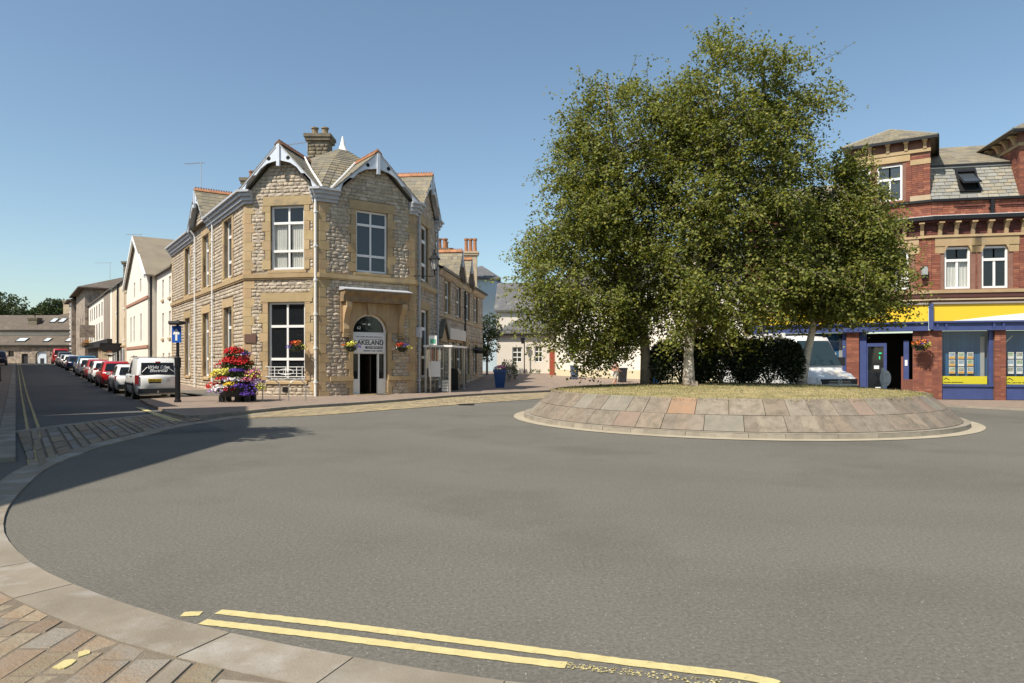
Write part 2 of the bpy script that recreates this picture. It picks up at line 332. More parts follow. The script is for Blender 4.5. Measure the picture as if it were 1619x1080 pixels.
m_hleaf = leafmat('hedge_leaf', [(.018, .03, .012), (.024, .036, .013), (.014, .024, .01)], .15, .5)
m_gleaf = leafmat('plant_leaf', [(.05, .09, .022), (.07, .11, .03), (.035, .065, .018)], .25, .5)
m_tleaf = leafmat('tree_leaf', [(.05, .075, .022), (.04, .062, .02), (.065, .085, .025)], .25, .6)
m_grass = mat('dry_grass', (.3, .24, .1), pal=[(.4, .32, .15), (.33, .27, .12), (.45, .37, .19), (.2, .19, .07), (.37, .29, .13)], c2=(.13, .145, .04), sc=.7, var=.2, rough=.8, spec=.2)
m_soil = mat('dry_turf', (.36, .29, .14), (.2, .175, .08), 2.5, .95, .8, 25)
def paint(name, c, met=0): return mat('car_paint_' + name, c, rough=.3, coat=.8, spec=.5, metal=met)
m_cwhite = paint('white', (.74, .74, .72)); m_cred = paint('red', (.4, .012, .015)); m_cblue = paint('teal', (.02, .12, .22)); m_cnavy = paint('navy', (.012, .022, .07))
m_cgrey = paint('grey', (.09, .1, .105), .4); m_csilver = paint('silver', (.36, .37, .38), .5); m_cdred = paint('dark_red', (.3, .015, .018))
m_tyre = mat('tyre', (.018, .018, .018), rough=.85); m_rim = mat('alloy', (.42, .42, .42), rough=.35, metal=.7)
m_red = mat('red_lens', (.42, .008, .01), rough=.2, coat=.5); m_lens = mat('clear_lens', (.6, .62, .64), rough=.15, coat=.6)
m_plate = mat('yellow_plate', (.75, .5, .02), rough=.4); m_trim = mat('black_trim', (.025, .025, .027), rough=.6); m_cgl = glass('car_glass', (.01, .012, .014), .04)
m_signblue = mat('sign_blue', (.02, .1, .4), rough=.4); m_signgrey = mat('sign_back', (.42, .42, .4), (.37, .37, .35), 6, .6)
m_txt = mat('lettering_navy', (.03, .04, .1), rough=.5); m_txtb = mat('lettering_black', (.015, .015, .015), rough=.5); m_txtw = mat('lettering_white', (.85, .85, .83), rough=.5)
FLC = {}
for nm, c in dict(red=(.55, .012, .012), crimson=(.4, .008, .03), yellow=(.75, .52, .04), lemon=(.75, .7, .12), purple=(.11, .04, .34), white=(.8, .77, .75), pink=(.65, .2, .32), orange=(.7, .16, .02), lilac=(.4, .25, .5)).items():
    FLC[nm] = mat('petal_' + nm, c, var=.25, rough=.6)
# ------------------------------------------------------------------ ground, roads, pavements
def sheet(name, xs, ys, mat, dz, kind='structure', f=None):
    X, Y = np.meshgrid(xs, ys); Z = np.vectorize(lambda x, y: elev(x, y) + dz + (f(x, y) if f else 0))(X, Y)
    V = np.stack([X, Y, Z], -1).reshape(-1, 3); nx = len(xs)
    q = np.array([[j * nx + i, j * nx + i + 1, (j + 1) * nx + i + 1, (j + 1) * nx + i] for j in range(len(ys) - 1) for i in range(nx - 1)])
    o = npmesh(name, V, q, mat, smooth=True); o['kind'] = kind; return o
m_land = mat('land', (.17, .15, .1), (.2, .18, .13), .2, .95, c3=(.12, .13, .06), sc3=.02)
gx = np.concatenate([[-3000, -1200, -500, -250], np.arange(-150, 80, 5.), [100, 150, 250, 500, 1200, 3000]]); gy = np.concatenate([[-3000, -800, -200], np.arange(-40, 170, 5.), [200, 300, 500, 1000, 3000]])
sheet('ground', gx, gy, m_land, -.16, f=lambda x, y: max(0, (y - 170)) * .03 if y < 600 else 13)
sheet('road', np.arange(-30, 46, 1.), np.arange(-12, 76, 1.), m_asph, 0)
def strip(name, s0, s1, l0, l1, mat, dz, ds=2.5, sides=0, parent=None, kind='structure'):
    n = max(2, int((s1 - s0) / ds) + 1); mb = MB(); S = np.linspace(s0, s1, n)
    def P(s, l, z=0):
        x, y = SL(s, l); return (x, y, elev(x, y) + dz + z)
    for i in range(n - 1):
        a, b = S[i], S[i + 1]
        mb.quad(P(a, l0), P(a, l1), P(b, l1), P(b, l0))
        if sides:
            mb.quad(P(a, l0), P(b, l0), P(b, l0, -sides), P(a, l0, -sides)); mb.quad(P(a, l1), P(a, l1, -sides), P(b, l1, -sides), P(b, l1))
    if sides: mb.quad(P(s0, l0), P(s0, l0, -sides), P(s0, l1, -sides), P(s0, l1))
    return mb.build(name, mat, parent, **({'kind': kind} if parent is None else {}))
def chaikin(p, it=2):
    for _ in range(it):
        q = [p[0]]
        for a, b in zip(p, p[1:]): q += [(a[0] * .75 + b[0] * .25, a[1] * .75 + b[1] * .25), (a[0] * .25 + b[0] * .75, a[1] * .25 + b[1] * .75)]
        p = q + [p[-1]]
    return p
def resample(p, step):
    p = [Vector((*q[:2], 0)) for q in p]; L = [0]
    for a, b in zip(p, p[1:]): L.append(L[-1] + (b - a).length)
    n = max(1, int(L[-1] / step)); out = []; j = 0
    for i in range(n + 1):
        t = L[-1] * i / n
        while j < len(p) - 2 and L[j + 1] < t: j += 1
        out.append(p[j].lerp(p[j + 1], (t - L[j]) / max(L[j + 1] - L[j], 1e-6)))
    return out
def offs(p, d):
    out = []
    for i in range(len(p)):
        t = (p[min(i + 1, len(p) - 1)] - p[max(i - 1, 0)]).normalized(); dd = d[i] if isinstance(d, list) else d
        out.append(p[i] + Vector((t.y, -t.x, 0)) * dd)
    return out
def lerp2(a, b, t): return a + (b - a) * t
# left street
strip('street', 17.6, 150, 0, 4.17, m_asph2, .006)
strip('parking_bay', 33.2, 150, 4.17, 6.6, m_slab, .008)
pl = strip('left_pavement', 12, 150, -6, -.32, m_pave, .08, sides=.1)
kp = empty('left_kerb', (*SL(16, -.16), 0), kind='structure')
for i in range(24):
    s = 14.2 + i * .92; mb = MB(); q = [(*SL(s + .012, -.31), 0), (*SL(s + .012, 0), 0), (*SL(s + .9, 0), 0), (*SL(s + .9, -.31), 0)]
    mb.prism(q, [(a, b, .085) for a, b, _ in q]); mb.build('kerb_stone', m_slab, kp)
strip('left_kerb_line', 36.3, 150, -.31, 0, m_slab, .085, sides=.1)
for i in range(26):
    s = 13 + i * .62
    for l0, l1 in ((-1.55, -.98), (-.97, -.33)):
        if i > 12 and i % 2: continue
        a = SL(s + .01, l0); mb = MB(); q = [SL(s + .01, l0), SL(s + .01, l1), SL(s + .6, l1), SL(s + .6, l0)]
        mb.slab(q, .07, .088 + rnd.uniform(0, .006)); mb.build('paving_slab', m_slab, pl)
def ribbon(name, pts, w, mat, z=.005, jit=.004, parent=None, thick=None):
    p = resample(chaikin(pts), .035 if pts[0][1] < 6 else .12); a = offs(p, [-(w / 2) + rnd.uniform(-jit, jit) for _ in p]); b = offs(p, [w / 2 + rnd.uniform(-jit, jit) for _ in p]); mb = MB()
    zz = lambda v: (v.x, v.y, elev(v.x, v.y) + z)
    for i in range(len(p) - 1): mb.quad(zz(b[i]), zz(b[i + 1]), zz(a[i + 1]), zz(a[i]))
    return mb.build(name, mat, parent, **({'kind': 'structure'} if parent is None else {}))
G = lambda l: [g(*q) for q in l]
yl = ribbon('double_yellow_line', G([(345, 968), (420, 976), (560, 992), (760, 1018), (900, 1036), (994, 1048.3), (1100, 1061), (1167, 1069), (1214, 1078), (1230, 1083)]), .085, m_yline)
ribbon('yellow_line', G([(320, 984), (400, 993), (560, 1012), (760, 1037), (895, 1053)]), .085, m_yline, parent=yl)
wl_ = resample(G([(897, 1053.3), (1000, 1065), (1110, 1078), (1200, 1088)]), .004); mb = MB()
for k in range(240):
    t_ = rnd.random() ** 1.2; v = wl_[int(t_ * (len(wl_) - 1))]; x, y = v.x + rnd.gauss(0, .01), v.y + rnd.uniform(-.036, .036); r_ = rnd.uniform(.003, .011); mb.quad(*[(x + r_ * rnd.uniform(.5, 1.3) * cos(u), y + r_ * rnd.uniform(.5, 1.3) * sin(u), 0.0055) for u in (.3, 1.6, 2.9, 4.2, 5.5)])
mb.build('worn_paint', m_yline, yl, kind='stuff')
ribbon('worn_line', G([(288, 972), (318, 971)]), .08, m_yline, parent=yl)
sl_ = lambda l, s0, s1: [SL(s, l) for s in np.linspace(s0, s1, 40)]
yl2 = ribbon('left_yellow_line', [g(60, 738), g(55, 700)] + sl_(.47, 18.5, 120), .07, m_yold, .018, .012)
ribbon('yellow_line', [g(47.5, 745), g(46, 715)] + sl_(.24, 18.5, 120), .07, m_yold, .018, .012, parent=yl2)
yl3 = ribbon('right_yellow_line', G([(216.5, 645.8), (242, 655.6), (276, 667.6)]), .09, m_yline, .034)
ribbon('yellow_line', G([(222, 645.8), (248, 655.6), (286, 667.6)]), .09, m_yline, .034, parent=yl3)
# curved slab kerb round the near side of the square
E = [(430, 655.5), (385, 660.5), (340, 667), (283, 675.7), (239.6, 688), (160, 707), (104, 728), (71, 743), (49, 762), (32.6, 778.5), (15, 800), (6, 820), (4.5, 840), (9, 852), (21.7, 871), (59, 903), (137, 938), (212, 964), (247, 978), (330, 999), (413, 1018), (500, 1035), (648, 1061.6), (754, 1078), (1000, 1110), (1400, 1145)]
Ep = resample(chaikin(G(E), 1), .45); Ew = [min(.38, .3 + .02 * i) for i in range(len(Ep))]; Ip = offs(Ep, Ew)
kb = empty('slab_kerb', (*g(247, 978), 0), kind='structure'); i = 0
while i < len(Ep) - 2:
    j = min(i + 2, len(Ep) - 1); mb = MB(); top = []
    ks = list(range(i, j + 1)); a = [Ep[k].copy() for k in ks]; b = [Ip[k].copy() for k in ks]
    t = (a[-1] - a[-2]).normalized() * .009; a[-1] -= t; b[-1] -= t; poly = [(v.x, v.y) for v in a] + [(v.x, v.y) for v in reversed(b)]
    poly.reverse(); mb.slab(poly, -.05, .024 + rnd.uniform(0, .004)); mb.build('kerb_stone', m_slab, kb); i = j
# near pavement: bed, setts, slabs
near = [(v.x, v.y) for v in Ip if v.y < 9.2]
bed = MB(); bed.slab(list(reversed(near + [(6, -8), (-16, -8), (-16, 9.2)])), -.06, .022); pv = bed.build('near_pavement', m_joint, kind='structure')
fn = sorted((v.x, v.y) for v in Ip if v.y < 6.5 and v.x < 4); fx = [q[0] for q in fn]; fy = [q[1] for q in fn]
def ytop(x): return float(np.interp(x, fx, fy))
def piece(name, x0, x1, y0, y1, mat, gap=.012, h=.026, jit=.006):
    j = lambda: rnd.uniform(-jit, jit); a = x0 + gap / 2; b = x1 - gap / 2; c = y0 + gap / 2
    t0, t1 = min(y1 - gap / 2, ytop(a) - .012), min(y1 - gap / 2, ytop(b) - .012)
    if min(t0, t1) - c < .05: return
    q = [(a + j(), c + j()), (b + j(), c + j()), (b + j() * .6, t1 - abs(j())), (a + j() * .6, t0 - abs(j()))]
    cx = sum(p[0] for p in q) / 4; cy = sum(p[1] for p in q) / 4; z = h + rnd.uniform(-.003, .003); mb = MB()
    top = [(cx + (p[0] - cx) * .94, cy + (p[1] - cy) * .94, z + rnd.uniform(-.004, .004)) for p in q]; low = [(p[0], p[1], z - .012) for p in q]; bt = [(p[0], p[1], -.02) for p in q]
    n = 0; mb.v = bt + low + top
    for k in range(4):
        l = (k + 1) % 4; mb.f += [(k, l, 4 + l, 4 + k), (4 + k, 4 + l, 8 + l, 8 + k)]
    mb.f.append((8, 9, 10, 11)); mb.build(name, mat, pv)
x = -5.2
while x < -2.05:
    w = rnd.uniform(.15, .23); y = 3.05 + rnd.uniform(0, .3)
    while y < 6.2:
        l = rnd.uniform(.2, .4); piece('sett', x, x + w, y, y + l, m_sett, .011); y += l
    x += w
for w in (.14, .2, .42, .45, .45, .45, .45):
    y = 2.9
    while y < 4.6:
        l = 1.1 if w == .14 else rnd.uniform(.55, .8); piece('paving_slab', x, x + w, y, y + l, m_slab if w in (.14, .42) else m_sett, .02, .03, .003); y += l
    x += w
mb = MB()
for px, py, r in ((100, 1060, .055), (131, 1042, .035)):
    c = g(px, py); mb.slab([(c[0] + r * cos(t) * rnd.uniform(.5, 1.2), c[1] + r * 1.3 * sin(t) * rnd.uniform(.5, 1.2)) for t in np.linspace(0, 5.7, 9)], .026, .0335)
mb.build('paint_splash', m_yline, pv)
# rumble strip of setts across the mouth of the left street
rs = MB(); B0 = G([(26, 684), (90, 676), (160, 667), (248, 655.5), (290, 660.5), (345, 663.5)]); B1 = [(v.x, v.y) for v in Ip if 12 < v.y < 22.5 and v.x < -5.5]
rs.slab(list(reversed(B1)) + [g(24.4, 738)] + B0, -.05, .012) if False else None
ru = empty('rumble_strip', (*g(160, 690), 0), kind='structure')
def row_at(u, t): return None
A0 = [Vector((*q, 0)) for q in G([(26.7, 686), (90, 677), (160, 668), (248, 656.5), (310, 660)])]
A1 = [Vector((*q, 0)) for q in G([(52, 748), (84, 727), (159, 700), (239.6, 681), (322, 664.5)])]
bedm = MB(); a0 = resample(A0, .5); n0 = len(a0) - 1
lat_ = lambda v: .809 * v.x + .588 * v.y
g1 = resample(A1, .02); gl1 = [lat_(v) for v in g1]
def bylat(v): return g1[min(range(len(g1)), key=lambda i: abs(gl1[i] - lat_(v)))]
a1 = [bylat(v) for v in a0]
for i in range(n0): bedm.quad((*a1[i][:2], .012), (*a1[i + 1][:2], .012), (*a0[i + 1][:2], .012), (*a0[i][:2], .012))
bedm.build('sett_bed', m_joint, ru)
h0 = resample(A0, .02); h1 = [bylat(v) for v in h0]
def on(h, t): return h[min(int(t * (len(h) - 1)), len(h) - 1)]
Ln = sum((b - a).length for a, b in zip(A0, A0[1:])); t = 0; k = 0
while t < .985:
    w = (.42 if k % 3 == 0 else .24) / Ln; t2 = min(t + w, 1); nseg = 3 if w * Ln < .3 else 5
    for s in range(nseg):
        u0, u1 = s / nseg + .012, (s + 1) / nseg - .012; q = [lerp2(on(h0, t + .004), on(h1, t + .004), u0), lerp2(on(h0, t2 - .004), on(h1, t2 - .004), u0), lerp2(on(h0, t2 - .004), on(h1, t2 - .004), u1), lerp2(on(h0, t + .004), on(h1, t + .004), u1)]
        mb = MB(); mb.slab([(v.x, v.y) for v in reversed(q)], 0, .026 + rnd.uniform(0, .01)); mb.build('sett', m_sett, ru)
    t = t2 + .02 / Ln; k += 1
bp = resample(A0, .9); bo = offs(bp, [-.38] * len(bp))
for i in range(len(bp) - 1):
    mb = MB(); mb.slab([(bp[i].x, bp[i].y), (bp[i + 1].x, bp[i + 1].y), (bo[i + 1].x, bo[i + 1].y), (bo[i].x, bo[i].y)], -.03, .03); mb.build('border_stone', m_slab, ru)
# main pavement round the corner building, with kerb and sett channel
KB = G([(255, 654), (285, 661.5), (300, 664), (339, 660), (400, 653.4), (464, 646.6), (540, 642), (600, 638), (660, 633), (720, 627.8), (800, 623), (860, 620.5), (920, 617)])
KB = chaikin(KB[:]) ; last = [(6.5, 46), (12, 55), (14, 66)]
back = [(3, 70), (-2.3, 56), (-5, 34.2), (-9, 31.4), (-12.6, 32)]
lf = [SL(33.6, 8.9), SL(33.4, 6.6), SL(32.6, 4.25), g(235.5, 643)]
K = [Vector((*q, 0)) for q in KB]; Kin = offs(K, -.16)
pm = MB(); pm.slab([(v.x, v.y) for v in Kin] + [(5.5, 44)] + [(-2.6, 44), (-4.8, 34.3), (-8.8, 31.5), (-12.3, 32)] + lf, -.05, .1)
mainp = pm.build('pavement', m_pave, kind='structure')
kp = empty('pavement_kerb', (*g(464, 646.6), 0), kind='structure'); kr = resample(KB, .9); ki = offs(kr, -.16)
for i in range(len(kr) - 1):
    t = (kr[i + 1] - kr[i]) * .012; mb = MB(); q = [kr[i] + t, kr[i + 1] - t, ki[i + 1] - t, ki[i] + t]; mb.slab([(v.x, v.y) for v in q], -.05, .106); mb.build('kerb_stone', m_kerb, kp)
ch0 = G([(339.5, 662.5), (400, 655), (464, 647.6), (540, 643), (600, 638.6), (660, 633.6), (720, 628.4), (800, 623.6), (860, 621), (915, 618)]); ch1 = G([(400, 661.5), (428.5, 660.4), (480, 658.5), (517, 656.5), (570, 652.5), (616, 648.6), (674, 644.5), (739, 639), (800, 635), (870, 630.0)])
ch = MB(); r0 = resample(ch0, .1); r1 = resample(ch1, .1); nch = 60
for i in range(nch):
    p = [r1[int(i / nch * (len(r1) - 1))], r1[int((i + 1) / nch * (len(r1) - 1))], r0[int((i + 1) / nch * (len(r0) - 1))], r0[int(i / nch * (len(r0) - 1))]]
    for j in range(6):
        u0, u1 = j / 6 + .01, (j + 1) / 6 - .01; q = [lerp2(p[0], p[3], u0), lerp2(p[1], p[2], u0), lerp2(p[1], p[2], u1), lerp2(p[0], p[3], u1)]; c = sum(q, Vector()) / 4
        ch.slab([(c.x + (v.x - c.x) * .95, c.y + (v.y - c.y) * .95) for v in q], 0, .018 + rnd.uniform(0, .007))
ch.build('sett_channel', m_yset, kind='structure')
mb = MB(); mb.slab([SL(33.5, 6.9), SL(33.5, 8.6), SL(44, 8.8), SL(44, 6.9)], .09, .106); mb.build('tarmac_footway', m_asph, kind='structure')
strip('right_side_pavement', 38, 150, 6.6, 9.5, m_pave, .1, sides=.15)
sheet('paved_lane', np.arange(-8, 12, 1.), np.arange(44, 80, 1.), m_pave, .1)
# pavement in front of the red brick building
rk = G([(1470, 642.5), (1550, 646), (1619, 649.5), (1700, 653)]); fr_ = [Vector((*q, 0)) for q in [(9.5, 32.2), (13.8, 30.6)] + rk + [(30, 22)]]; fi = offs(fr_, -.15)
mb = MB(); mb.slab([(v.x, v.y) for v in fi] + [(34, 27), (18, 33), (11, 38), (7, 46), (6, 40)], -.05, .055); mb.build('right_pavement', m_pave, kind='structure')
kk = resample([tuple(v[:2]) for v in fr_], .9); ko = offs(kk, -.15); kp = empty('right_kerb', (*rk[0], 0), kind='structure')
for i in range(len(kk) - 1):
    mb = MB(); mb.slab([(kk[i].x, kk[i].y), (kk[i + 1].x, kk[i + 1].y), (ko[i + 1].x, ko[i + 1].y), (ko[i].x, ko[i].y)], -.05, .06); mb.build('kerb_stone', m_kerb, kp)
# ------------------------------------------------------------------ planted roundabout
RC = (6.6, 21.0)
ri = empty('roundabout', (*RC, 0), 'round planted traffic island with a sloping wall of grey and rusty stone slabs', 'roundabout')
def pol(r, t, z): return (RC[0] + r * cos(t), RC[1] + r * sin(t), z)
def ring(name, r0, z0, r1, z1, n, mat, gap=.006, th=.06, parent=ri, mats=None):
    cuts = [0]; 
    while cuts[-1] < 2 * pi - .01: cuts.append(cuts[-1] + 2 * pi / n * rnd.uniform(.7, 1.3))
    cuts[-1] = 2 * pi
    for a, b in zip(cuts, cuts[1:]):
        if b - a < .01: continue
        mb = MB(); m = max(2, int((b - a) / .05) + 1); T = np.linspace(a + gap, b - gap, m); pj = rnd.uniform(-.002, .004)
        nr, nz = (z1 - z0), (r0 - r1); l = sqrt(nr * nr + nz * nz); nr /= l; nz /= l
        for k in range(m - 1):
            p = [pol(r0 + nr * pj, T[k], z0 + nz * pj), pol(r0 + nr * pj, T[k + 1], z0 + nz * pj), pol(r1 + nr * pj, T[k + 1], z1 + nz * pj), pol(r1 + nr * pj, T[k], z1 + nz * pj)]
            q = [pol(r0 - nr * th, T[k], z0 - nz * th), pol(r0 - nr * th, T[k + 1], z0 - nz * th), pol(r1 - nr * th, T[k + 1], z1 - nz * th), pol(r1 - nr * th, T[k], z1 - nz * th)]
            mb.quad(*p); mb.quad(q[0], q[1], p[1], p[0]); mb.quad(p[3], p[2], q[2], q[3])
            if k == 0: mb.quad(q[0], p[0], p[3], q[3])
            if k == m - 2: mb.quad(p[1], q[1], q[2], p[2])
        mb.build(name, mats(rnd) if mats else mat, parent)
m_is = mat('island_stone', (.3, .25, .2), c2=(.17, .14, .105), sc=5, pal=[(.25, .208, .16), (.23, .19, .148), (.265, .22, .165), (.235, .185, .14), (.245, .208, .16), (.26, .205, .15)], var=.12, rough=.9, bump=1.4, bsc=18, c3=(.16, .135, .1), sc3=2.2, t3=.53)
m_ir = mat('rusty_stone', (.33, .2, .12), (.27, .19, .13), 5, .9, .8, 22, var=.12); m_ig = mat('grey_green_stone', (.2, .18, .145), (.25, .22, .17), 5, .9, .8, 22, var=.1); m_ip = mat('pinkish_stone', (.25, .18, .135), (.21, .16, .125), 5, .9, .8, 22, var=.1)
ring('stone', 6.08, .14, 5.72, .47, 44, m_is, .0011, mats=lambda r: r.choice([m_is] * 9 + [m_ip, m_ig]))
ring('stone', 5.715, .477, 5.3, .83, 58, m_is, .0013, mats=lambda r: r.choice([m_is] * 8 + [m_ip, m_ig, m_ig, m_ir]))
ring('kerb_stone', 6.25, -.02, 6.23, .12, 36, m_kerb, .0008, .12); mb = MB()
for k in range(96):
    a, b = 2 * pi * k / 96, 2 * pi * (k + 1) / 96
    mb.quad(pol(6.235, a, .122), pol(6.235, b, .122), pol(6.0, b, .128), pol(6.0, a, .128)); 
mb.build('kerb_top', m_kerb, ri); mb = MB()
for k in range(96):
    a, b = 2 * pi * k / 96, 2 * pi * (k + 1) / 96; mb.quad(pol(6.55, a, .012), pol(6.55, b, .012), pol(6.2, b, .016), pol(6.2, a, .016))
mb.build('concrete_apron', mat('apron', (.4, .35, .26), (.33, .28, .2), 2, .9), ri); mb = MB()
def mz(r): return .8 + .2 * (1 - (r / 5.3) ** 2)
for j in range(10):
    r0, r1 = 5.36 * j / 10, 5.36 * (j + 1) / 10
    for k in range(64):
        a, b = 2 * pi * k / 64, 2 * pi * (k + 1) / 64
        z0, z1 = mz(r0), mz(r1) - (.02 if j == 9 else 0)
        mb.quad(pol(r0, a, z0), pol(r1, a, z1), pol(r1, b, z1), pol(r0, b, z0))
for k in range(64):
    a, b = 2 * pi * k / 64, 2 * pi * (k + 1) / 64; mb.quad(pol(6.06, a, .1), pol(6.06, b, .1), pol(5.27, b, .815), pol(5.27, a, .815))
mb.build('soil', m_soil, ri, smooth=True)
n = 42000; r = 5.42 * np.sqrt(nrng.random(n)); a = nrng.random(n) * 2 * pi
dens = np.sin(r * 3.1 + a * 5) * np.sin(a * 7 + r) ; keep = (nrng.random(n) < .75 + .25 * dens); r, a = r[keep], a[keep]; n = len(r)
bx, by = RC[0] + r * np.cos(a), RC[1] + r * np.sin(a); bz = .79 + .2 * (1 - (r / 5.3) ** 2)
h = nrng.uniform(.012, .05, n) * (1 + 1.2 * (nrng.random(n) < .05)); th = nrng.random(n) * 2 * pi; w = nrng.uniform(.006, .012, n); ln = nrng.uniform(0, .07, n); la = nrng.random(n) * 2 * pi
V = np.empty((n, 3, 3)); V[:, 0] = np.stack([bx - w * np.cos(th), by - w * np.sin(th), bz], 1); V[:, 1] = np.stack([bx + w * np.cos(th), by + w * np.sin(th), bz], 1); V[:, 2] = np.stack([bx + ln * np.cos(la), by + ln * np.sin(la), bz + h], 1)
gr = npmesh('grass', V.reshape(-1, 3), np.arange(3 * n).reshape(-1, 3), m_grass); tag(gr, 'dry yellowing grass on top of the round traffic island', 'grass', kind='stuff')
# ------------------------------------------------------------------ the corner building
F1 = Fr((-12.36, 31.7), 99.2); F2 = Fr((-8.77, 31.1), d=(.8, .6)); FR = Fr((-4.87, 34.0), d=(.1149, .9934))
LL = 19.7; FL = Fr((-12.36 - .579 * LL, 31.7 + .815 * LL), d=(.579, -.815)); W1, W2, WR, WW = 3.64, 4.88, 4.94, 21.6
STRING = 5.62
cb = empty('stone_building', (-8.77, 31.1, 0), 'rough grey limestone corner building with golden trim, white gables and a pointed slate roof', 'building')
BV = []
for k in range(10):
    r = random.Random(k); xs = [0, .3, .7, 1]; V = []; F = []
    for j in range(4):
        for i in range(4):
            e = i in (0, 3) or j in (0, 3)
            V.append((xs[i] + (0 if i in (0, 3) else r.uniform(-.12, .12)), xs[j] + (0 if j in (0, 3) else r.uniform(-.1, .1)), r.uniform(.05, .45) if e else r.uniform(.55, 1.1)))
    ringi = [0, 1, 2, 3, 7, 11, 15, 14, 13, 12, 8, 4]
    for j in range(3):
        for i in range(3): a = j * 4 + i; F.append((a, a + 1, a + 5, a + 4))
    for i in ringi: V.append((V[i][0], V[i][1], -.6))
    for q in range(12): F.append((16 + q, 16 + (q + 1) % 12, ringi[(q + 1) % 12], ringi[q]))
    me = bpy.data.meshes.new('stone_block'); me.from_pydata(V, [], F); me.update(); me.materials.append(m_lime); BV.append((me, np.array(V), np.array(F)))
def joined(name, mat, items, parent, flat=None, **kw):      # items: (fr, a0, a1, z0, z1, out)
    vs, fs, n = [], [], 0
    for fr, a0, a1, z0, z1, out in items:
        _, V, Fq = BV[rnd.randrange(len(BV))]
        A = a0 + V[:, 0] * (a1 - a0); Z = z0 + V[:, 1] * (z1 - z0); O = V[:, 2] * out
        vs.append(np.stack([fr.o[0] + fr.d[0] * A + fr.n[0] * O, fr.o[1] + fr.d[1] * A + fr.n[1] * O, Z], 1)); fs.append(Fq + n); n += len(V)
    o = npmesh(name, np.concatenate(vs), np.concatenate(fs), mat, parent); return tag(o, **kw)
gold = MB; JW = .26
def opening_trim(fr, h, parent, jamb=JW, lint=.42, sill=True, alt=True, o=.035, dep=.16, name='jamb'):
    a0, a1, z0, z1 = h
    for side in (0, 1):
        z = z0; k = 0
        while z < z1 - .01:
            zz = min(z + .44, z1); w = jamb + (.16 if (k + side) % 2 == 0 and alt else 0); mb = MB()
            if side == 0: fr.box(mb, a0 - w, a0, z + .005, zz - .005, -dep, o + rnd.uniform(-.004, .004))
            else: fr.box(mb, a1, a1 + w, z + .005, zz - .005, -dep, o + rnd.uniform(-.004, .004))
            mb.build(name, m_gold, parent); z = zz; k += 1
    mb = MB(); fr.box(mb, a0 - jamb - .1, a1 + jamb + .1, z1 + .004, z1 + lint, -dep, o + .012); mb.build('lintel', m_gold, parent)
    if sill: mb = MB(); fr.prof(mb, [(-dep, z0 - .17), (.09, z0 - .17), (.09, z0 - .06), (-dep, z0)], a0 - .12, a1 + .12); mb.build('sill', m_gold, parent)
def window(fr, h, parent, o=-.14, vtop=True, vs=(.5,), hs=(), fw=.07, mf=None, mg=None, curtain=None, each=False, inset=.012, back=None, name='window'):
    a0, a1, z0, z1 = h; mf = mf or m_white; mg = mg or m_gl; mb = MB()
    A = [a0 + inset] + [a0 + (a1 - a0) * v for v in vs] + [a1 - inset]; Z = [z0 + inset] + [z0 + (z1 - z0) * v for v in hs] + [z1 - inset]
    for i, a in enumerate(A):
        w = fw * (1 if i in (0, len(A) - 1) else .5); l = a if i == 0 else (a - 2 * w + w if i == len(A) - 1 else a - w)
        if i == len(A) - 1: fr.box(mb, a - fw, a, Z[0], Z[-1], o - .05, o + .03)
        elif i == 0: fr.box(mb, a, a + fw, Z[0], Z[-1], o - .05, o + .03)
        else: fr.box(mb, a - fw * .5, a + fw * .5, Z[0] + fw, (Z[-1] if vtop else Z[-2]) - fw, o - .045, o + .025)
    for i, z in enumerate(Z):
        if i == 0: q = (z, z + fw)
        elif i == len(Z) - 1: q = (z - fw, z)
        else: q = (z - fw * .65, z + fw * .65)
        fr.box(mb, A[0] + fw, A[-1] - fw, q[0], q[1], o - .047, o + .034)
    w = mb.build(name, mf, parent); P = []
    pb = MB()
    for i in range(len(A) - 1):
        for j in range(len(Z) - 1):
            p = (A[i] + fw * .4, A[i + 1] - fw * .4, Z[j] + fw * .4, Z[j + 1] - fw * .4)
            q = [fr.p(p[0], p[2], o - .02), fr.p(p[1], p[2], o - .02), fr.p(p[1], p[3], o - .02), fr.p(p[0], p[3], o - .02)]
            if each: m1 = MB(); m1.quad(*q); m1.build('pane', mg, w)
            else: pb.quad(*q)
    pb.build('pane', mg, w)
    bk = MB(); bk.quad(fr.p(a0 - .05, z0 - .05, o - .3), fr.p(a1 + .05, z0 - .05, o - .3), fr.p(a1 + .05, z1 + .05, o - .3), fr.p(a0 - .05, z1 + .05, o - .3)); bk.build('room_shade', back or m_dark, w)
    if curtain:
        cm = MB()
        for (c0, c1, d0, d1) in curtain:
            n = 14; pts = [(a0 + (a1 - a0) * (c0 + (c1 - c0) * i / n), o - .12 + .025 * (i % 2)) for i in range(n + 1)]
            for (p, po_), (q, qo) in zip(pts, pts[1:]): cm.quad(fr.p(p, z0 + (z1 - z0) * d0, po_), fr.p(q, z0 + (z1 - z0) * d0, qo), fr.p(q, z0 + (z1 - z0) * d1, qo), fr.p(p, z0 + (z1 - z0) * d1, po_))
        cm.build('curtain', m_curt, w)
    return w
U1, D1 = (1.25, 2.9, 5.92, 8.85), (1.12, 2.94, .82, 4.42); U2, D2 = (1.78, 3.42, 5.92, 8.85), (1.62, 3.42, 0, 3.95)
UR, DR = (1.35, 2.85, 5.92, 8.85), (1.35, 2.85, .82, 4.42)
LW = [(a - .85, a + .85) for a in (LL - 15.0 + 1.05, LL - 9.1 + 1.05 - .6, LL - 3.9 + .95)]
LW = [(4.9, 6.55), (10.3, 11.95), (15.5, 17.15)]
HL = [(a, b, 5.92, 8.85) for a, b in LW] + [(a, b, .82, 4.42) for a, b in LW]
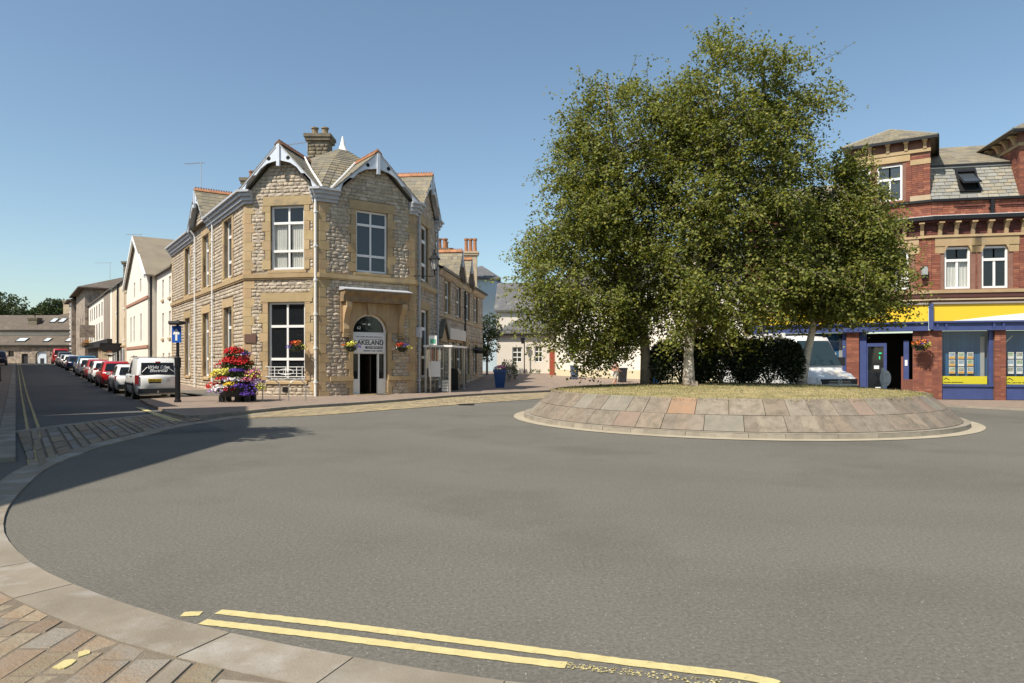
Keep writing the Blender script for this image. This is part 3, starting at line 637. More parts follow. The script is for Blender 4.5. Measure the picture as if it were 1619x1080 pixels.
HW = [(a, b, 4.62, 6.62) for a, b in ((7.1, 8.6), (10.6, 12.1), (14, 15.5), (17.4, 19))] + [(a, b, .75, 2.9) for a, b in ((8.2, 9.9), (10.7, 12.4), (14.2, 15.4), (17.2, 18.6))] + [(5.6, 6.8, 0, 2.7)]
wl = MB()
holes_wall(wl, F1, 0, W1, -.3, 9.5, [U1, D1], -.02); holes_wall(wl, F2, 0, W2, -.3, 9.5, [U2, D2], -.02, .5); holes_wall(wl, FR, 0, WR, -.3, 9.5, [UR, DR], -.02)
holes_wall(wl, FL, 0, LL, -.5, 9.5, HL, -.02); holes_wall(wl, FR, WR, WW, -.3, 7.0, HW, -.02)
GAB = [(F1, 1.82, 1.78), (F2, 2.75, 2.05), (FR, 2.5, 1.95), (FL, LL - 9.9, 2.1)]; GZ0, GZ1 = 9.42, 11.35
for fr, c, hw in GAB: wl.quad(fr.p(c - hw, GZ0, -.02), fr.p(c + hw, GZ0, -.02), fr.p(c, GZ1, -.02))
for c in (11.3, 14.8): wl.quad(FR.p(c - 1.5, 6.9, -.02), FR.p(c + 1.5, 6.9, -.02), FR.p(c, 8.75, -.02))
# backs of the building so that it is closed
e0 = FL.xy(0, -.02); e1 = FL.xy(0, -9); e2 = FR.xy(WW, -7.5); e3 = FR.xy(WW, -.02)
for p, q, z in ((e1, e0, 9.5), (e3, e2, 7.0), (e2, e1, 9.5)): wl.quad((*p, -.5), (*q, -.5), (*q, z), (*p, z))
wl.build('wall', m_mort, cb)
# stones
items = []; T = JW
def pad(h, j=.3, l=.42, s=.16): return (h[0] - j, h[1] + j, h[2] - s, h[3] + l)
bands = [(0 - 9, 99, STRING - .13, STRING + .13)]
def gclip(c, hw):
    return lambda z: (-99, 99) if z < GZ0 + .05 else (c - hw * (GZ1 - z) / (GZ1 - GZ0), c + hw * (GZ1 - z) / (GZ1 - GZ0))
for fr, W, hs, c, hw, h in ((F1, W1, [U1, D1], 1.82, 1.78, .166), (F2, W2, [U2, (1.36, 3.68, 0, 3.0), (1.0, 4.25, 2.8, 4.95)], 2.75, 2.05, .166), (FR, WR, [UR, DR], 2.5, 1.95, .18), (FL, LL, HL, LL - 9.9, 2.1, .18)):
    hh = [pad(q) if q[0] not in (1.0, 1.36) else q for q in hs] + bands; e = .3
    z = 0 if fr in (F1, F2) else -.1
    for q in courses(e, W - (e if fr is not FL else .3) if fr is not FR else W, z, 11.3, hh, h, .2, .44, rnd, gclip(c, hw), hv=.12): items.append((fr, *q, rnd.uniform(.022, .05)))
for q in courses(WR, WW, -.1, 6.7, [pad(q, .2, .3) for q in HW] + [(0, 99, 4.3, 4.5)], .24, .35, .7, rnd): items.append((FR, *q, .035))
front = [it for it in items if it[0] in (F1, F2)]; front.sort(key=lambda it: -(it[2] - it[1]) * (it[4] - it[3])); one = front[:300]; ids = set(map(id, one))
for it in one:
    fr, a0, a1, z0, z1, out = it; link('stone', rnd.choice(BV)[0], cb, fr.mat(a0, z0, 0, a1 - a0, z1 - z0, out))
joined('stonework', m_lime, [it for it in items if id(it) not in ids], cb, kind='stuff')
# quoins, bands, plinth
def quoins(A, la, B, zt, wide=.3, z=-.1):
    k = 0
    while z < zt - .05:
        zz = min(z + .43, zt)
        if not (z < STRING + .12 and zz > STRING - .12) or True:
            mb = MB(); corner(mb, A, la, B, wide + (.16 if k % 2 else 0), wide + (0 if k % 2 else .16), z + .005, zz - .005, .03 + rnd.uniform(-.004, .004)); mb.build('quoin', m_gold, cb)
        z = zz; k += 1
quoins(FL, LL, F1, 9.2); quoins(F1, W1, F2, 9.2); quoins(F2, W2, FR, 9.2)
for fr, a in ((FL, .0),):
    z = -.2; k = 0
    while z < 9.2: mb = MB(); fr.box(mb, a, a + .3 + .16 * (k % 2), z + .005, min(z + .43, 9.2) - .005, -.1, .03); mb.build('quoin', m_gold, cb); z += .43; k += 1
def around(name, mat, z0, z1, out, L0=0, R1=WR, inn=.1):
    mb = MB(); k = lambda A, B: (Vector(A.n) + Vector(B.n)) / (1 + Vector(A.n).dot(Vector(B.n)))
    pts = [(FL.xy(L0, 0), Vector(FL.n)), (FL.xy(LL, 0), k(FL, F1)), (F1.xy(W1, 0), k(F1, F2)), (F2.xy(W2, 0), k(F2, FR)), (FR.xy(R1, 0), Vector(FR.n))]
    for (p, m), (q, n) in zip(pts, pts[1:]):
        mb.slab([(p[0] + m.x * out, p[1] + m.y * out), (q[0] + n.x * out, q[1] + n.y * out), (q[0] - n.x * inn, q[1] - n.y * inn), (p[0] - m.x * inn, p[1] - m.y * inn)], z0, z1)
    return mb.build(name, mat, cb)
around('string_course', m_gold, STRING - .09, STRING + .11, .12); around('string_course', m_gold, STRING - .16, STRING - .09, .08)
mb = MB(); FR.box(mb, WR + .05, WW, 4.33, 4.47, -.1, .07); FR.box(mb, WR + .05, WW, 6.7, 7.0, -.1, .06); mb.build('string_course', m_buff, cb)
mb = MB(); F2.box(mb, .5, 1.62, .78, .98, -.1, .12); mb.build('plinth', m_gold, cb); mb = MB(); F2.box(mb, 3.42, W2 - .32, .78, .98, -.1, .12); mb.build('plinth', m_gold, cb)
# openings
for fr, h in ((F1, U1), (F1, D1), (F2, U2), (FR, UR), (FR, DR)): opening_trim(fr, h, cb, sill=h[2] > 5 or fr is not F2)
for h in HL: opening_trim(FL, h, cb)
for h in HW[:8]: opening_trim(FR, h, cb, .16, .26, alt=False, o=.05, name='jamb')
cur = [(.03, .36, .02, .98), (.64, .97, .02, .98)]
w = window(F1, U1, cb, vs=(.52,), hs=(.29, .73), each=True, mg=m_glc, curtain=[(.02, .42, .02, .72), (.56, .98, .02, .72)], back=m_dark, fw=.085)
for it in (F1,): pass
window(F1, D1, cb, vs=(.5,), hs=(.27, .69), each=True, fw=.09)
window(F2, U2, cb, vs=(.48,), hs=(.27, .77), each=True, mg=m_glb, curtain=[(.6, .95, .05, .75)], fw=.085)
window(FR, UR, cb, vs=(), hs=(.3, .72), fw=.12); window(FR, DR, cb, vs=(), hs=(.3, .72), fw=.12)
for h in HL: window(FL, h, cb, o=-.22, vs=(.5,), hs=(.28, .72), fw=.11)
for h in HW[:8]: window(FR, h, cb, o=-.14, vs=(), hs=(.5,), fw=.1)
mb = MB(); FR.box(mb, 5.6, 6.8, .1, 2.6, -.2, -.15); mb.build('door', m_white, cb)
mb = MB(); FR.poly(mb, [(5.35, 2.85), (7.05, 2.85), (7.05, 3.0), (6.2, 3.85), (5.35, 3.0)], 0, .18); mb.build('door_hood', m_gold, cb)
mb = MB(); FR.poly(mb, [(5.2, 3.0), (6.2, 4.0), (7.2, 3.0), (7.3, 3.1), (6.2, 4.2), (5.1, 3.1)], 0, .3); mb.build('hood_mould', m_stone, cb)
mb = MB(); FR.poly(mb, [(13.0, 2.6), (14, 2.6), (14, 3), (13.75, 3.3), (13.25, 3.3), (13, 3)], 0, .25); mb.build('door_hood', m_gold, cb)
mb = MB(); FR.box(mb, 7.8, 13.0, 3.05, 3.75, .0, .22); mb.build('shop_fascia', m_render, cb)
# balcony-like grille in front of the lower window
gm = MB(); a0, a1 = D1[0] - .06, D1[1] + .05
for z in (.98, 1.42): F1.box(gm, a0 - .04, a1 - .02, z, z + .03, .04, .07)
for a in (a0 + .12, a1 - .18): F1.box(gm, a, a + .025, .92, 1.46, .035, .06)
ca = (a0 + a1) / 2
for z in (1.12, 1.28): F1.box(gm, a0 + .12, a1 - .16, z, z + .02, .045, .065)
gm.tube([F1.p(ca + .38 * cos(t), 1.21 + .13 * sin(t), .055) for t in np.linspace(0, 2 * pi, 17)], .014, 5); gm.tube([F1.p(ca + .12 * cos(t), 1.21 + .12 * sin(t), .055) for t in np.linspace(0, 2 * pi, 13)], .012, 5)
for a in (a0 + .4, ca - .02, a1 - .45): F1.box(gm, a, a + .03, .99, 1.42, .045, .065)
gm.build('window_grille', m_white, cb)
# arched doorway with hood
da, db = D2[0], D2[1]; dc = (da + db) / 2; R_ = (db - da) / 2; ZS = 3.06
def arch(fr, c, r, z, n=18, a0=0, a1=pi): return [(c + r * cos(t), z + r * sin(t)) for t in np.linspace(a0, a1, n)]
sp = MB(); arc = arch(F2, dc, R_, ZS); outer = [(1.0, ZS), (1.0, 4.4), (4.25, 4.4), (4.25, ZS)]
def archwall(mb, fr, c, r, z, l, rr, top, o0, o1):
    pts = arch(fr, c, r, z, 17)
    for (p, q) in zip(pts, pts[1:]):
        mb.hexa([fr.p(q[0], q[1], o1), fr.p(p[0], p[1], o1), fr.p(p[0], p[1], o0), fr.p(q[0], q[1], o0), fr.p(q[0], top, o1), fr.p(p[0], top, o1), fr.p(p[0], top, o0), fr.p(q[0], top, o0)])
    fr.box(mb, l, c - r, z, top, o0, o1); fr.box(mb, c + r, rr, z, top, o0, o1)
archwall(sp, F2, dc, R_, ZS, 1.0, 4.25, 4.45, -.3, .05); sp.build('door_arch', m_gold, cb)
for s in (0, 1):
    z = 0; k = 0
    while z < ZS - .01:
        zz = min(z + .44, ZS); mb = MB(); w = .2 + .16 * (k % 2)
        if s == 0: F2.box(mb, da - w, da, z + .004, zz - .004, -.3, .05)
        else: F2.box(mb, db, db + w, z + .004, zz - .004, -.3, .05)
        mb.build('jamb', m_gold, cb); z = zz; k += 1
for a in (1.12, 3.98):          # scrolled consoles and key block
    mb = MB(); F2.prof(mb, [(0, 3.0), (.1, 3.0), (.16, 3.2), (.12, 3.5), (.26, 3.9), (.48, 4.2), (.5, 4.45), (0, 4.45)], a, a + .26); mb.build('console', m_gold, cb)
    mb = MB(); F2.box(mb, a - .03, a + .29, 2.82, 3.0, 0, .16); mb.build('corbel', m_gold, cb)
mb = MB(); F2.poly(mb, [(dc - .17, 3.9), (dc + .17, 3.9), (dc + .24, 4.45), (dc - .24, 4.45)], 0, .2); mb.build('keystone', m_gold, cb)
mb = MB(); F2.prof(mb, [(0, 4.46), (.42, 4.46), (.46, 4.72), (.6, 4.86), (.64, 4.98), (0, 4.98)], .98, 4.38); mb.build('door_hood', mat('weathered_sandstone', (.3, .2, .1), (.19, .14, .09), 4, .9, .5, 20), cb)
mb = MB(); F2.prof(mb, [(0, 4.985), (.68, 4.985), (.68, 5.02), (0, 5.18)], .92, 4.44); mb.build('lead_flashing', m_grey, cb)
db_ = MB(); F2.box(db_, da, da + .09, 0, ZS, -.3, -.2); F2.box(db_, db - .09, db, 0, ZS, -.3, -.2)
pts = arch(F2, dc, R_, ZS, 17); pin = arch(F2, dc, R_ - .1, ZS, 17)
for k in range(16): db_.hexa([F2.p(*pin[k + 1], -.2), F2.p(*pin[k], -.2), F2.p(*pin[k], -.3), F2.p(*pin[k + 1], -.3), F2.p(*pts[k + 1], -.2), F2.p(*pts[k], -.2), F2.p(*pts[k], -.3), F2.p(*pts[k + 1], -.3)])
F2.box(db_, da + .09, db - .09, ZS - .1, ZS + .02, -.3, -.19); F2.box(db_, da + .09, db - .09, 2.05, 2.13, -.3, -.2)
F2.box(db_, da + .36, da + .44, 0, 2.05, -.31, -.21); F2.box(db_, db - .44, db - .36, 0, 2.05, -.31, -.21); F2.box(db_, da + .09, da + .36, 0, .85, -.29, -.23); F2.box(db_, db - .36, db - .09, 0, .85, -.29, -.23)
dfm = db_.build('door_frame', m_white, cb)
mb = MB(); mb.quad(*[F2.p(a, z, -.26) for a, z in ((da + .09, .85), (da + .36, .85), (da + .36, 2.05), (da + .09, 2.05))]); mb.build('pane', m_gl, dfm); mb = MB(); mb.quad(*[F2.p(a, z, -.26) for a, z in ((db - .36, .85), (db - .09, .85), (db - .09, 2.05), (db - .36, 2.05))]); mb.build('pane', m_gl, dfm); mb = MB(); mb.quad(*[F2.p(a, z, -.26) for a, z in pin]); mb.build('pane', m_gl, dfm)
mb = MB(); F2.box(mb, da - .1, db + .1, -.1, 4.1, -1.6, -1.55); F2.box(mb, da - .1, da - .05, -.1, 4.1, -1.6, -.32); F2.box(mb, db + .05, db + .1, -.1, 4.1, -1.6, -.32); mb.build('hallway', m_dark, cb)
mb = MB(); F2.box(mb, da + .02, db - .02, .05, .125, -1.5, .28); mb.build('doorstep', m_gold, cb)
mb = MB(); F2.box(mb, db - .75, db - .69, .13, 2.0, -1.2, -.4); mb.build('door', mat('dark_door', (.03, .02, .015), rough=.5), cb)
# sign over the door
sg = MB(); F2.box(sg, da + .06, db - .05, 2.1, 2.98, -.185, -.15); sign = sg.build('shop_sign', m_white, cb)
text('LAKELAND', F2, dc + .0, 2.58, -.146, .31, m_txtb, sign, bold=.006, sx=.98); dashes(F2, dc - .1, db - .25, 2.35, .05, -.136, m_txtw, sign)
mb = MB(); F2.box(mb, dc - .2, db - .2, 2.3, 2.4, -.15, -.142)
F2.box(mb, dc - .5, db - .2, 2.735, 2.75, -.15, -.143); F2.box(mb, db - .21, db - .195, 2.42, 2.75, -.15, -.143); mb.build('logo', m_txtb, sign)
text('THE LAKES Affordable Bathrooms', F2, dc, 2.86, -.146, .098, m_txt, sign); dashes(F2, dc - .3, db - .15, 2.19, .06, -.146, m_txt, sign)
mb = MB(); F2.box(mb, dc - .02, dc + .1, 3.42, 3.5, -.255, -.25); F2.box(mb, dc - .3, dc - .12, 3.46, 3.49, -.255, -.25); mb.build('lettering', m_txtw, dfm); text('62', F2, dc - .48, 3.28, -.25, .2, m_txtw, dfm)
# plaque, vent
mb = MB(); F1.box(mb, -.02, .55, 2.55, 2.95, .03, .075); mb.build('plaque', mat('bronze_plaque', (.17, .1, .075), rough=.5, metal=.3), cb)
mb = MB(); F1.box(mb, 1.85, 2.15, .3, .5, .02, .06); mb.build('air_vent', m_black, cb)
# cornice
def cornice(A, la, B, wa, wb):
    mb = MB(); corner(mb, A, la, B, wa, wb, 8.98, 9.12, .12); corner(mb, A, la, B, wa, wb, 9.12, 9.3, .22); corner(mb, A, la, B, wa, wb, 9.3, 9.46, .34); mb.build('cornice', m_grey, cb)
    mb = MB(); corner(mb, A, la, B, wa, wb, 9.46, 9.56, .46); mb.build('gutter', m_grey, cb)
cornice(FL, LL, F1, 7.5, .38); cornice(F1, W1, F2, .32, .85); cornice(F2, W2, FR, .3, .62)
PR = [(-.1, 8.98), (.12, 8.98), (.12, 9.12), (.22, 9.12), (.25, 9.3), (.34, 9.3), (.34, 9.46), (-.1, 9.46)]; PG = [(-.1, 9.465), (.46, 9.465), (.46, 9.56), (-.1, 9.56)]
for fr, a, b in ((FL, 0, 7.7), (FR, 4.35, 4.95)):
    mb = MB(); fr.prof(mb, PR, a, b); mb.build('cornice', m_grey, cb); mb = MB(); fr.prof(mb, PG, a - .1, b); mb.build('gutter', m_grey, cb)
for a, b in ((WR + .1, 9.9), (16.3, WW + .3)): mb = MB(); FR.prof(mb, [(0, 7.0), (.35, 7.0), (.4, 7.14), (0, 7.14)], a, b); mb.build('gutter', m_black, cb); mb = MB(); FR.prof(mb, [(0, 6.72), (.1, 6.72), (.28, 6.98), (0, 6.98)], a, b - .2); mb.build('cornice', m_buff, cb)
# gables: bargeboards, roofs, ridge tiles
def gable(fr, c, hw, z0=GZ0, z1=GZ1, back=4.2, front=.36, boards=True, ridge=m_terra, mb_=m_barge):
    w = hw + .18; hgt = z1 - z0 + .1; zt = z1 + .22; zb = z0 + .06
    k = (zt - zb) / w
    if boards:
        for s in (-1, 1):
            up = [(c + s * w, zb), (c, zt)]
            lowc = [(0, zt - .72), (.28 * w, zt - .86), (.45 * w, zt - 1.08), (.56 * w, zt - 1.36), (.66 * w, zt - 1.38), (.78 * w, zt - 1.62), (.86 * w, zb - .02), (.93 * w, zb - .02)]
            P = [(c + s * w, zb - .02), (c, zt)] + [(c + s * x, z) for x, z in lowc]
            if s == 1: P = P[::-1]
            mb = MB(); top = [(c, zt)] + [(c + s * w * t, zt - (zt - zb) * t) for t in (.28, .45, .56, .66, .78, .86, 1.0)]
            lo = [(c + s * x, z) for x, z in lowc]
            for i in range(7):
                q = [lo[i], lo[i + 1], top[i + 1], top[i]]
                if s == -1: q = [lo[i + 1], lo[i], top[i], top[i + 1]]
                mb.hexa([fr.p(*q[0], front + .0), fr.p(*q[1], front), fr.p(*q[1], front - .06), fr.p(*q[0], front - .06), fr.p(*q[3], front), fr.p(*q[2], front), fr.p(*q[2], front - .06), fr.p(*q[3], front - .06)])
            b = mb.build('bargeboard', mb_, cb)
            for x, z, r in ((.24 * w, zt - .64, .095), (.6 * w, zt - 1.2, .06)):
                hm = MB(); hm.prism([fr.p(c + s * x + r * cos(t), z + r * sin(t), front + .004) for t in np.linspace(0, 2 * pi, 12, False)], [fr.p(c + s * x + r * cos(t), z + r * sin(t), front - .05) for t in np.linspace(0, 2 * pi, 12, False)][::1])
                hm.build('hole_shade_disc', m_dark, b)  # dark disc on the solid board, painted in for a hole's shade
            mb = MB(); q = [(c, zt - .02), (c + s * (w + .01), zb - .03), (c + s * (w + .01), zb + .03), (c, zt + .05)]
            fr.poly(mb, q if s == -1 else q[::-1], front - .3, front + .02); mb.build('verge', m_grey, cb)
        mb = MB(); fr.box(mb, c - .075, c + .075, zt - 1.0, zt - .02, front - .05, front + .07); mb.build('pendant', m_barge, cb)
    for s in (-1, 1):           # slated slope in real courses
        mb = MB(); n = 9
        for i in range(n):
            t0, t1 = i / n, (i + 1) / n + .02; x0, x1 = c + s * (w + .02) * (1 - t0), c + s * (w + .02) * (1 - t1); zz0, zz1 = zb + (zt - zb) * t0 + .1, zb + (zt - zb) * t1 + .075
            d = -back
            while d < front + .02:
                e = min(d + rnd.uniform(.25, .42), front + .03); q = [fr.p(x0, zz0, d + .004), fr.p(x0, zz0, e - .004), fr.p(x1, zz1, e - .004), fr.p(x1, zz1, d + .004)]; lo = [v - Vector((0, 0, .03)) for v in q]
                if s == 1: q.reverse(); lo.reverse()
                mb.hexa([*lo, *q]); d = e
        mb.build('roof_slates', m_slate, cb, kind='stuff')
        mb = MB(); q = [(c, zt - .06), (c + s * w, zb - .0), (c + s * w, zb + .06), (c, zt + .03)]; fr.poly(mb, q if s == -1 else q[::-1], -back, front - .41); mb.build('roof_slope', m_slate, cb)
    d = front + .03; k = 0
    while d > -back:
        e = d - .42; mb = MB(); fr.prof(mb, [], 0, 0) if False else None
        q = [(c - .17, zt - .07), (c, zt + .1), (c + .17, zt - .07), (c + .14, zt - .02 + .13), (c + .03, zt + .2), (c - .03, zt + .2), (c - .14, zt + .11)]
        q = [(c - .19, zt - .04), (c + .0, zt + .09), (c + .19, zt - .04), (c + .19, zt + .0), (c + .03, zt + .15), (c - .03, zt + .15), (c - .19, zt + .0)]
        fr.poly(mb, q, e + .01, d); 
        for i in range(3): fr.box(mb, c - .025, c + .025, zt + .15, zt + .23, d - .06 - i * .14 - .08, d - .06 - i * .14)
        mb.build('ridge_tile', ridge, cb); d = e; k += 1
gable(F1, 1.82, 1.78, ridge=m_terra2, back=2.6); gable(F2, 2.75, 2.05, back=2.4); gable(FR, 2.5, 1.95, back=2.6); gable(FL, LL - 9.9, 2.1, back=5.5)
for c in (11.3, 14.8): gable(FR, c, 1.35, 6.95, 8.7, 3.2, .3, mb_=m_buff)
# the pyramid roof over the canted corner
APX = Vector((-8.95, 36.1, 12.95)); kk2 = lambda A, B, o: (Vector(A.n) + Vector(B.n)) / (1 + Vector(A.n).dot(Vector(B.n))) * o
def ev(p, m, o=-.12): return Vector((p[0] + m.x * o, p[1] + m.y * o, 9.55))
c0, c1, c2, c3 = [ev(p, m) for p, m in ((FL.xy(LL, 0), kk2(FL, F1, 1)), (F1.xy(W1, 0), kk2(F1, F2, 1)), (F2.xy(W2, 0), kk2(F2, FR, 1)), (FR.xy(WR, 0), Vector(FR.n)))]
cL = ev(FL.xy(LL - 5.5, 0), Vector(FL.n)); mb = MB(); base = MB(); bk_ = Vector((-8.6, 40.3, 9.55)); bk2 = Vector((-12.5, 40.3, 9.55))
for p, q in ((cL, c0), (c0, c1), (c1, c2), (c2, c3), (c3, bk_), (bk_, bk2), (bk2, cL)):
    n = 20; base.quad(p - Vector((0, 0, .05)), q - Vector((0, 0, .05)), APX - Vector((0, 0, .06)))
    for i in range(n):
        t0, t1 = i / n, min((i + 1) / n + .012, 1); flare = lambda t: Vector((0, 0, (.22 + .0) * sin(pi * t)))
        a, b = p.lerp(APX, t0) + flare(t0), q.lerp(APX, t0) + flare(t0); d, e = p.lerp(APX, t1) + flare(t1), q.lerp(APX, t1) + flare(t1); m = max(1, int((b - a).length / .36)); up = Vector((0, 0, .05)); 
        for k in range(m):
            u0, u1 = k / m + .004, (k + 1) / m - .004
            mb.hexa([a.lerp(b, u0), a.lerp(b, u1), d.lerp(e, u1) - up * .5, d.lerp(e, u0) - up * .5, a.lerp(b, u0) + up, a.lerp(b, u1) + up, d.lerp(e, u1), d.lerp(e, u0)])
mb.build('roof_slates', m_slate, cb, kind='stuff'); base.build('roof', m_slate, cb)
mb = MB(); mb.lathe(APX + Vector((0, 0, -.42)), [(.62, 0), (.42, .12), (.26, .3), (.15, .55), (.09, .8), (.03, 1.05)], 8)
mb.build('finial', m_white, cb)
mb = MB()
for p in (c0, c1, c2): pass
for fr, c, hw in GAB[:3]:
    for s in (-1, 1): 
        if (fr is F1 and s == -1) or (fr is FR and s == 1): continue
        w = hw + .2; mb.tube([fr.p(c + s * w, GZ0 + .2, .1), fr.p(c + s * w * .5, GZ0 + 1.28, -.9), fr.p(c + s * .12, GZ1 + .3, -2.0)], .05, 5)
mb.build('lead_valley', m_white, cb)
# low roofs behind the gutters
mb = MB(); mb.quad(FL.p(-.2, 9.5, .3), FL.p(LL - .4, 9.5, .3), FL.p(LL - 2, 10.2, -4.5), FL.p(-.2, 10.2, -4.5)); mb.quad(FL.p(-.2, 10.2, -4.5), FL.p(LL - 2, 10.2, -4.5), FL.p(LL - 2, 9.5, -9), FL.p(-.2, 9.5, -9)); mb.build('roof', m_slate, cb)
mb = MB(); mb.quad(FR.p(WR - .5, 7.12, .3), FR.p(WW + .2, 7.12, .3), FR.p(WW + .2, 8.3, -4), FR.p(WR - .5, 8.3, -4)); mb.quad(FR.p(WR - .5, 8.3, -4), FR.p(WW + .2, 8.3, -4), FR.p(WW + .2, 7, -7.5), FR.p(WR - .5, 7, -7.5)); mb.build('roof', m_slate, cb)
mb = MB(); FR.box(mb, WR - .4, WR, 6.5, 9.4, -4, -.1); mb.build('wall', m_mort, cb)
# chimneys
def chimney(x, y, w, d, z0, z1, pots, parent, mat_=m_stone, potm=m_terra, az=0, pw=.15, ph=.5):
    mb = MB(); mb.box(x - w / 2, x + w / 2, y - d / 2, y + d / 2, z0, z1); ch = mb.build('chimney', mat_, parent)
    mb = MB(); mb.box(x - w / 2 - .12, x + w / 2 + .12, y - d / 2 - .12, y + d / 2 + .12, z1 - .4, z1 - .22); mb.box(x - w / 2 - .18, x + w / 2 + .18, y - d / 2 - .18, y + d / 2 + .18, z1 - .22, z1 - .04); mb.build('chimney_cap', mat_, ch)
    for i in range(pots):
        mb = MB(); px = x + (i - (pots - 1) / 2) * (w / max(pots, 1)); mb.lathe((px, y, z1 - .05), [(pw, 0), (pw * .85, ph * .5), (pw * .85, ph * .85), (pw * 1.1, ph * .88), (pw * 1.1, ph)], 8); mb.build('chimney_pot', potm, ch)
    return ch
p = at(506, 215, 38.5); sc_ = chimney(p.x, p.y, 1.15, .9, 9, p.z, 2, cb, m_stone, mat('sandstone_pot', (.3, .22, .12), (.18, .14, .09), 6), pw=.2, ph=.5)
stm = []
for j in range(15):
    for fr in (Fr((p.x - .575, p.y - .45), d=(1, 0)),):
        for q in courses(0, 1.15, 11 + j * .2, 11.2 + j * .2, [], .2, .25, .5, rnd): stm.append((fr, *q, .05))
stm = [s for s in stm if s[4] < p.z - .42]; joined('chimney_stones', m_stone, stm, sc_, kind='stuff')
p = at(403, 283, 40); chimney(p.x - .2, p.y, .7, .7, 9, p.z, 1, cb)
for px, py, d, k in ((699, 393, 52, 2), (705, 393, 53, 1)): p = at(px, py, d); chimney(p.x, p.y, .9, .7, 6.5, p.z, k, cb, m_stone, m_terra, ph=.8 if k == 2 else .55, pw=.2)
# downpipes
def pipe(fr, a, z0, z1, mat_, r=.05, swan=True, o=.13):
    mb = MB(); pts = [fr.p(a, z0, o), fr.p(a, z1 - .45, o)] + ([fr.p(a, z1 - .3, o + .05), fr.p(a - .02, z1 - .05, o + .25)] if swan else [])
    mb.tube(pts, r, 8); z = z0 + .6
    while z < z1 - .5: mb.lathe(fr.p(a, z, o), [(r * 1.5, 0), (r * 1.5, .1)], 8); fr.box(mb, a - r * 1.9, a + r * 1.9, z + .02, z + .06, o - .12, o); z += 1.55
    return mb.build('downpipe', mat_, cb)
pipe(F1, 3.5, .1, 9.5, m_white, .055); pipe(FL, 8.6, -.2, 9.5, m_white); pipe(FL, 13.3, -.2, 9.5, m_white)
pipe(FR, .55, .1, 9.5, m_grey, .055); pipe(FR, 4.7, .1, 9.5, m_grey, .055); pipe(FR, 13.4, .1, 7, m_black, .06, False, .1); pipe(FR, 10.1, .1, 3, m_black, .05, False, .1)
mb = MB(); FR.box(mb, .25, .75, 2.9, 3.4, .02, .22); mb.build('meter_box', m_grey, cb)
# wall lantern on a bracket
lt = empty('wall_lantern', FR.p(2.6, 7, .6), 'grey lantern on an iron bracket at the right end of the stone corner building', 'street lamp')
lp = FR.p(.35, 6.0, .95); mb = MB(); mb.tube([F2.p(W2 - .05, 5.95, .02), lp + Vector((0, 0, -.05))], .025, 6); mb.tube([lp, lp + Vector((0, 0, .28))], .04, 6); mb.build('bracket', m_iron, lt)
mb = MB(); mb.lathe(lp + Vector((0, 0, .28)), [(.1, 0), (.2, .5)], 6); mb.build('lamp_glass', mat('lamp_glass', (.4, .4, .38), rough=.2), lt)
mb = MB(); mb.lathe(lp + Vector((0, 0, .78)), [(.3, 0), (.3, .05), (.16, .18), (.1, .22), (.1, .34), (.03, .36), (.05, .5), (.01, .56)], 6); mb.lathe(lp + Vector((0, 0, .25)), [(.13, 0), (.13, .04)], 6)
for k in range(6): t = 2 * pi * k / 6; mb.tube([lp + Vector((.105 * cos(t), .105 * sin(t), .28)), lp + Vector((.21 * cos(t), .21 * sin(t), .79))], .014, 4)
mb.build('lamp_frame', m_iron, lt)
# television aerials
def aerial(pos, az, label, h=1.2, l=1.1):
    t = empty('tv_aerial', pos, label, 'aerial'); pos = Vector(pos); top = pos + Vector((0, 0, h)); d = Vector((sin(az), cos(az), 0)); e = Vector((d.y, -d.x, 0)); mb = MB(); mb.tube([pos - Vector((0, 0, .3)), top], .02, 5); mb.build('mast', m_steel, t)
    mb = MB(); mb.tube([top - d * .2, top + d * l], .014, 4)
    for k in range(7): q = top + d * (l * k / 6 - .1); mb.tube([q - e * .18, q + e * .18], .008, 3)
    mb.build('boom', m_steel, t); return t
q = at(318, 290, 40); aerial(q, radians(-80), 'television aerial on the orange ridge of the left gable of the stone building')
q = at(486, 232, 38); aerial(q, radians(-70), 'long tilted television aerial beside the big stone chimney', .25, 1.3)
q = at(222, 376, 58.6); aerial(q, radians(-85), 'television aerial on the peak of the white rendered house', .3, 1.3)
q = at(174, 437, 80); aerial(q, radians(-85), 'television aerial on the ridge of the far grey hipped house', 1.6, 1.8)
# ------------------------------------------------------------------ red brick building on the right
KX, KY = 18.0, 29.3; S1 = 7.8
FS = Fr((KX - .848 * S1, KY + .53 * S1), d=(.848, -.53)); FT = Fr((KX, KY), 101.6); TW = 11.5
rb = empty('brick_building', (KX, KY, 0), 'red brick building with sandstone bands, slate mansard and blue and yellow shop front', 'building')
SW = [(6.0, 6.95, 4.8, 6.6), (4.5, 5.4, 4.8, 6.6), (1.6, 2.5, 4.8, 6.6)]; TWn = [(.5, 1.52, 4.78, 6.58), (1.92, 2.94, 4.78, 6.58), (5.0, 6.0, 4.78, 6.58), (6.4, 7.4, 4.78, 6.58)]
BW = [(5.72, 6.72, 8.75, 10.35), (4.85, 5.48, 8.75, 10.35)]
wl = MB(); holes_wall(wl, FS, 0, S1, 4.1, 8.6, SW, -.02); holes_wall(wl, FT, 0, TW, 4.1, 8.6, TWn, -.02)
BA, BB = 4.6, 7.75
holes_wall(wl, FS, BA, BB, 8.6, 11.3, BW, -.02)
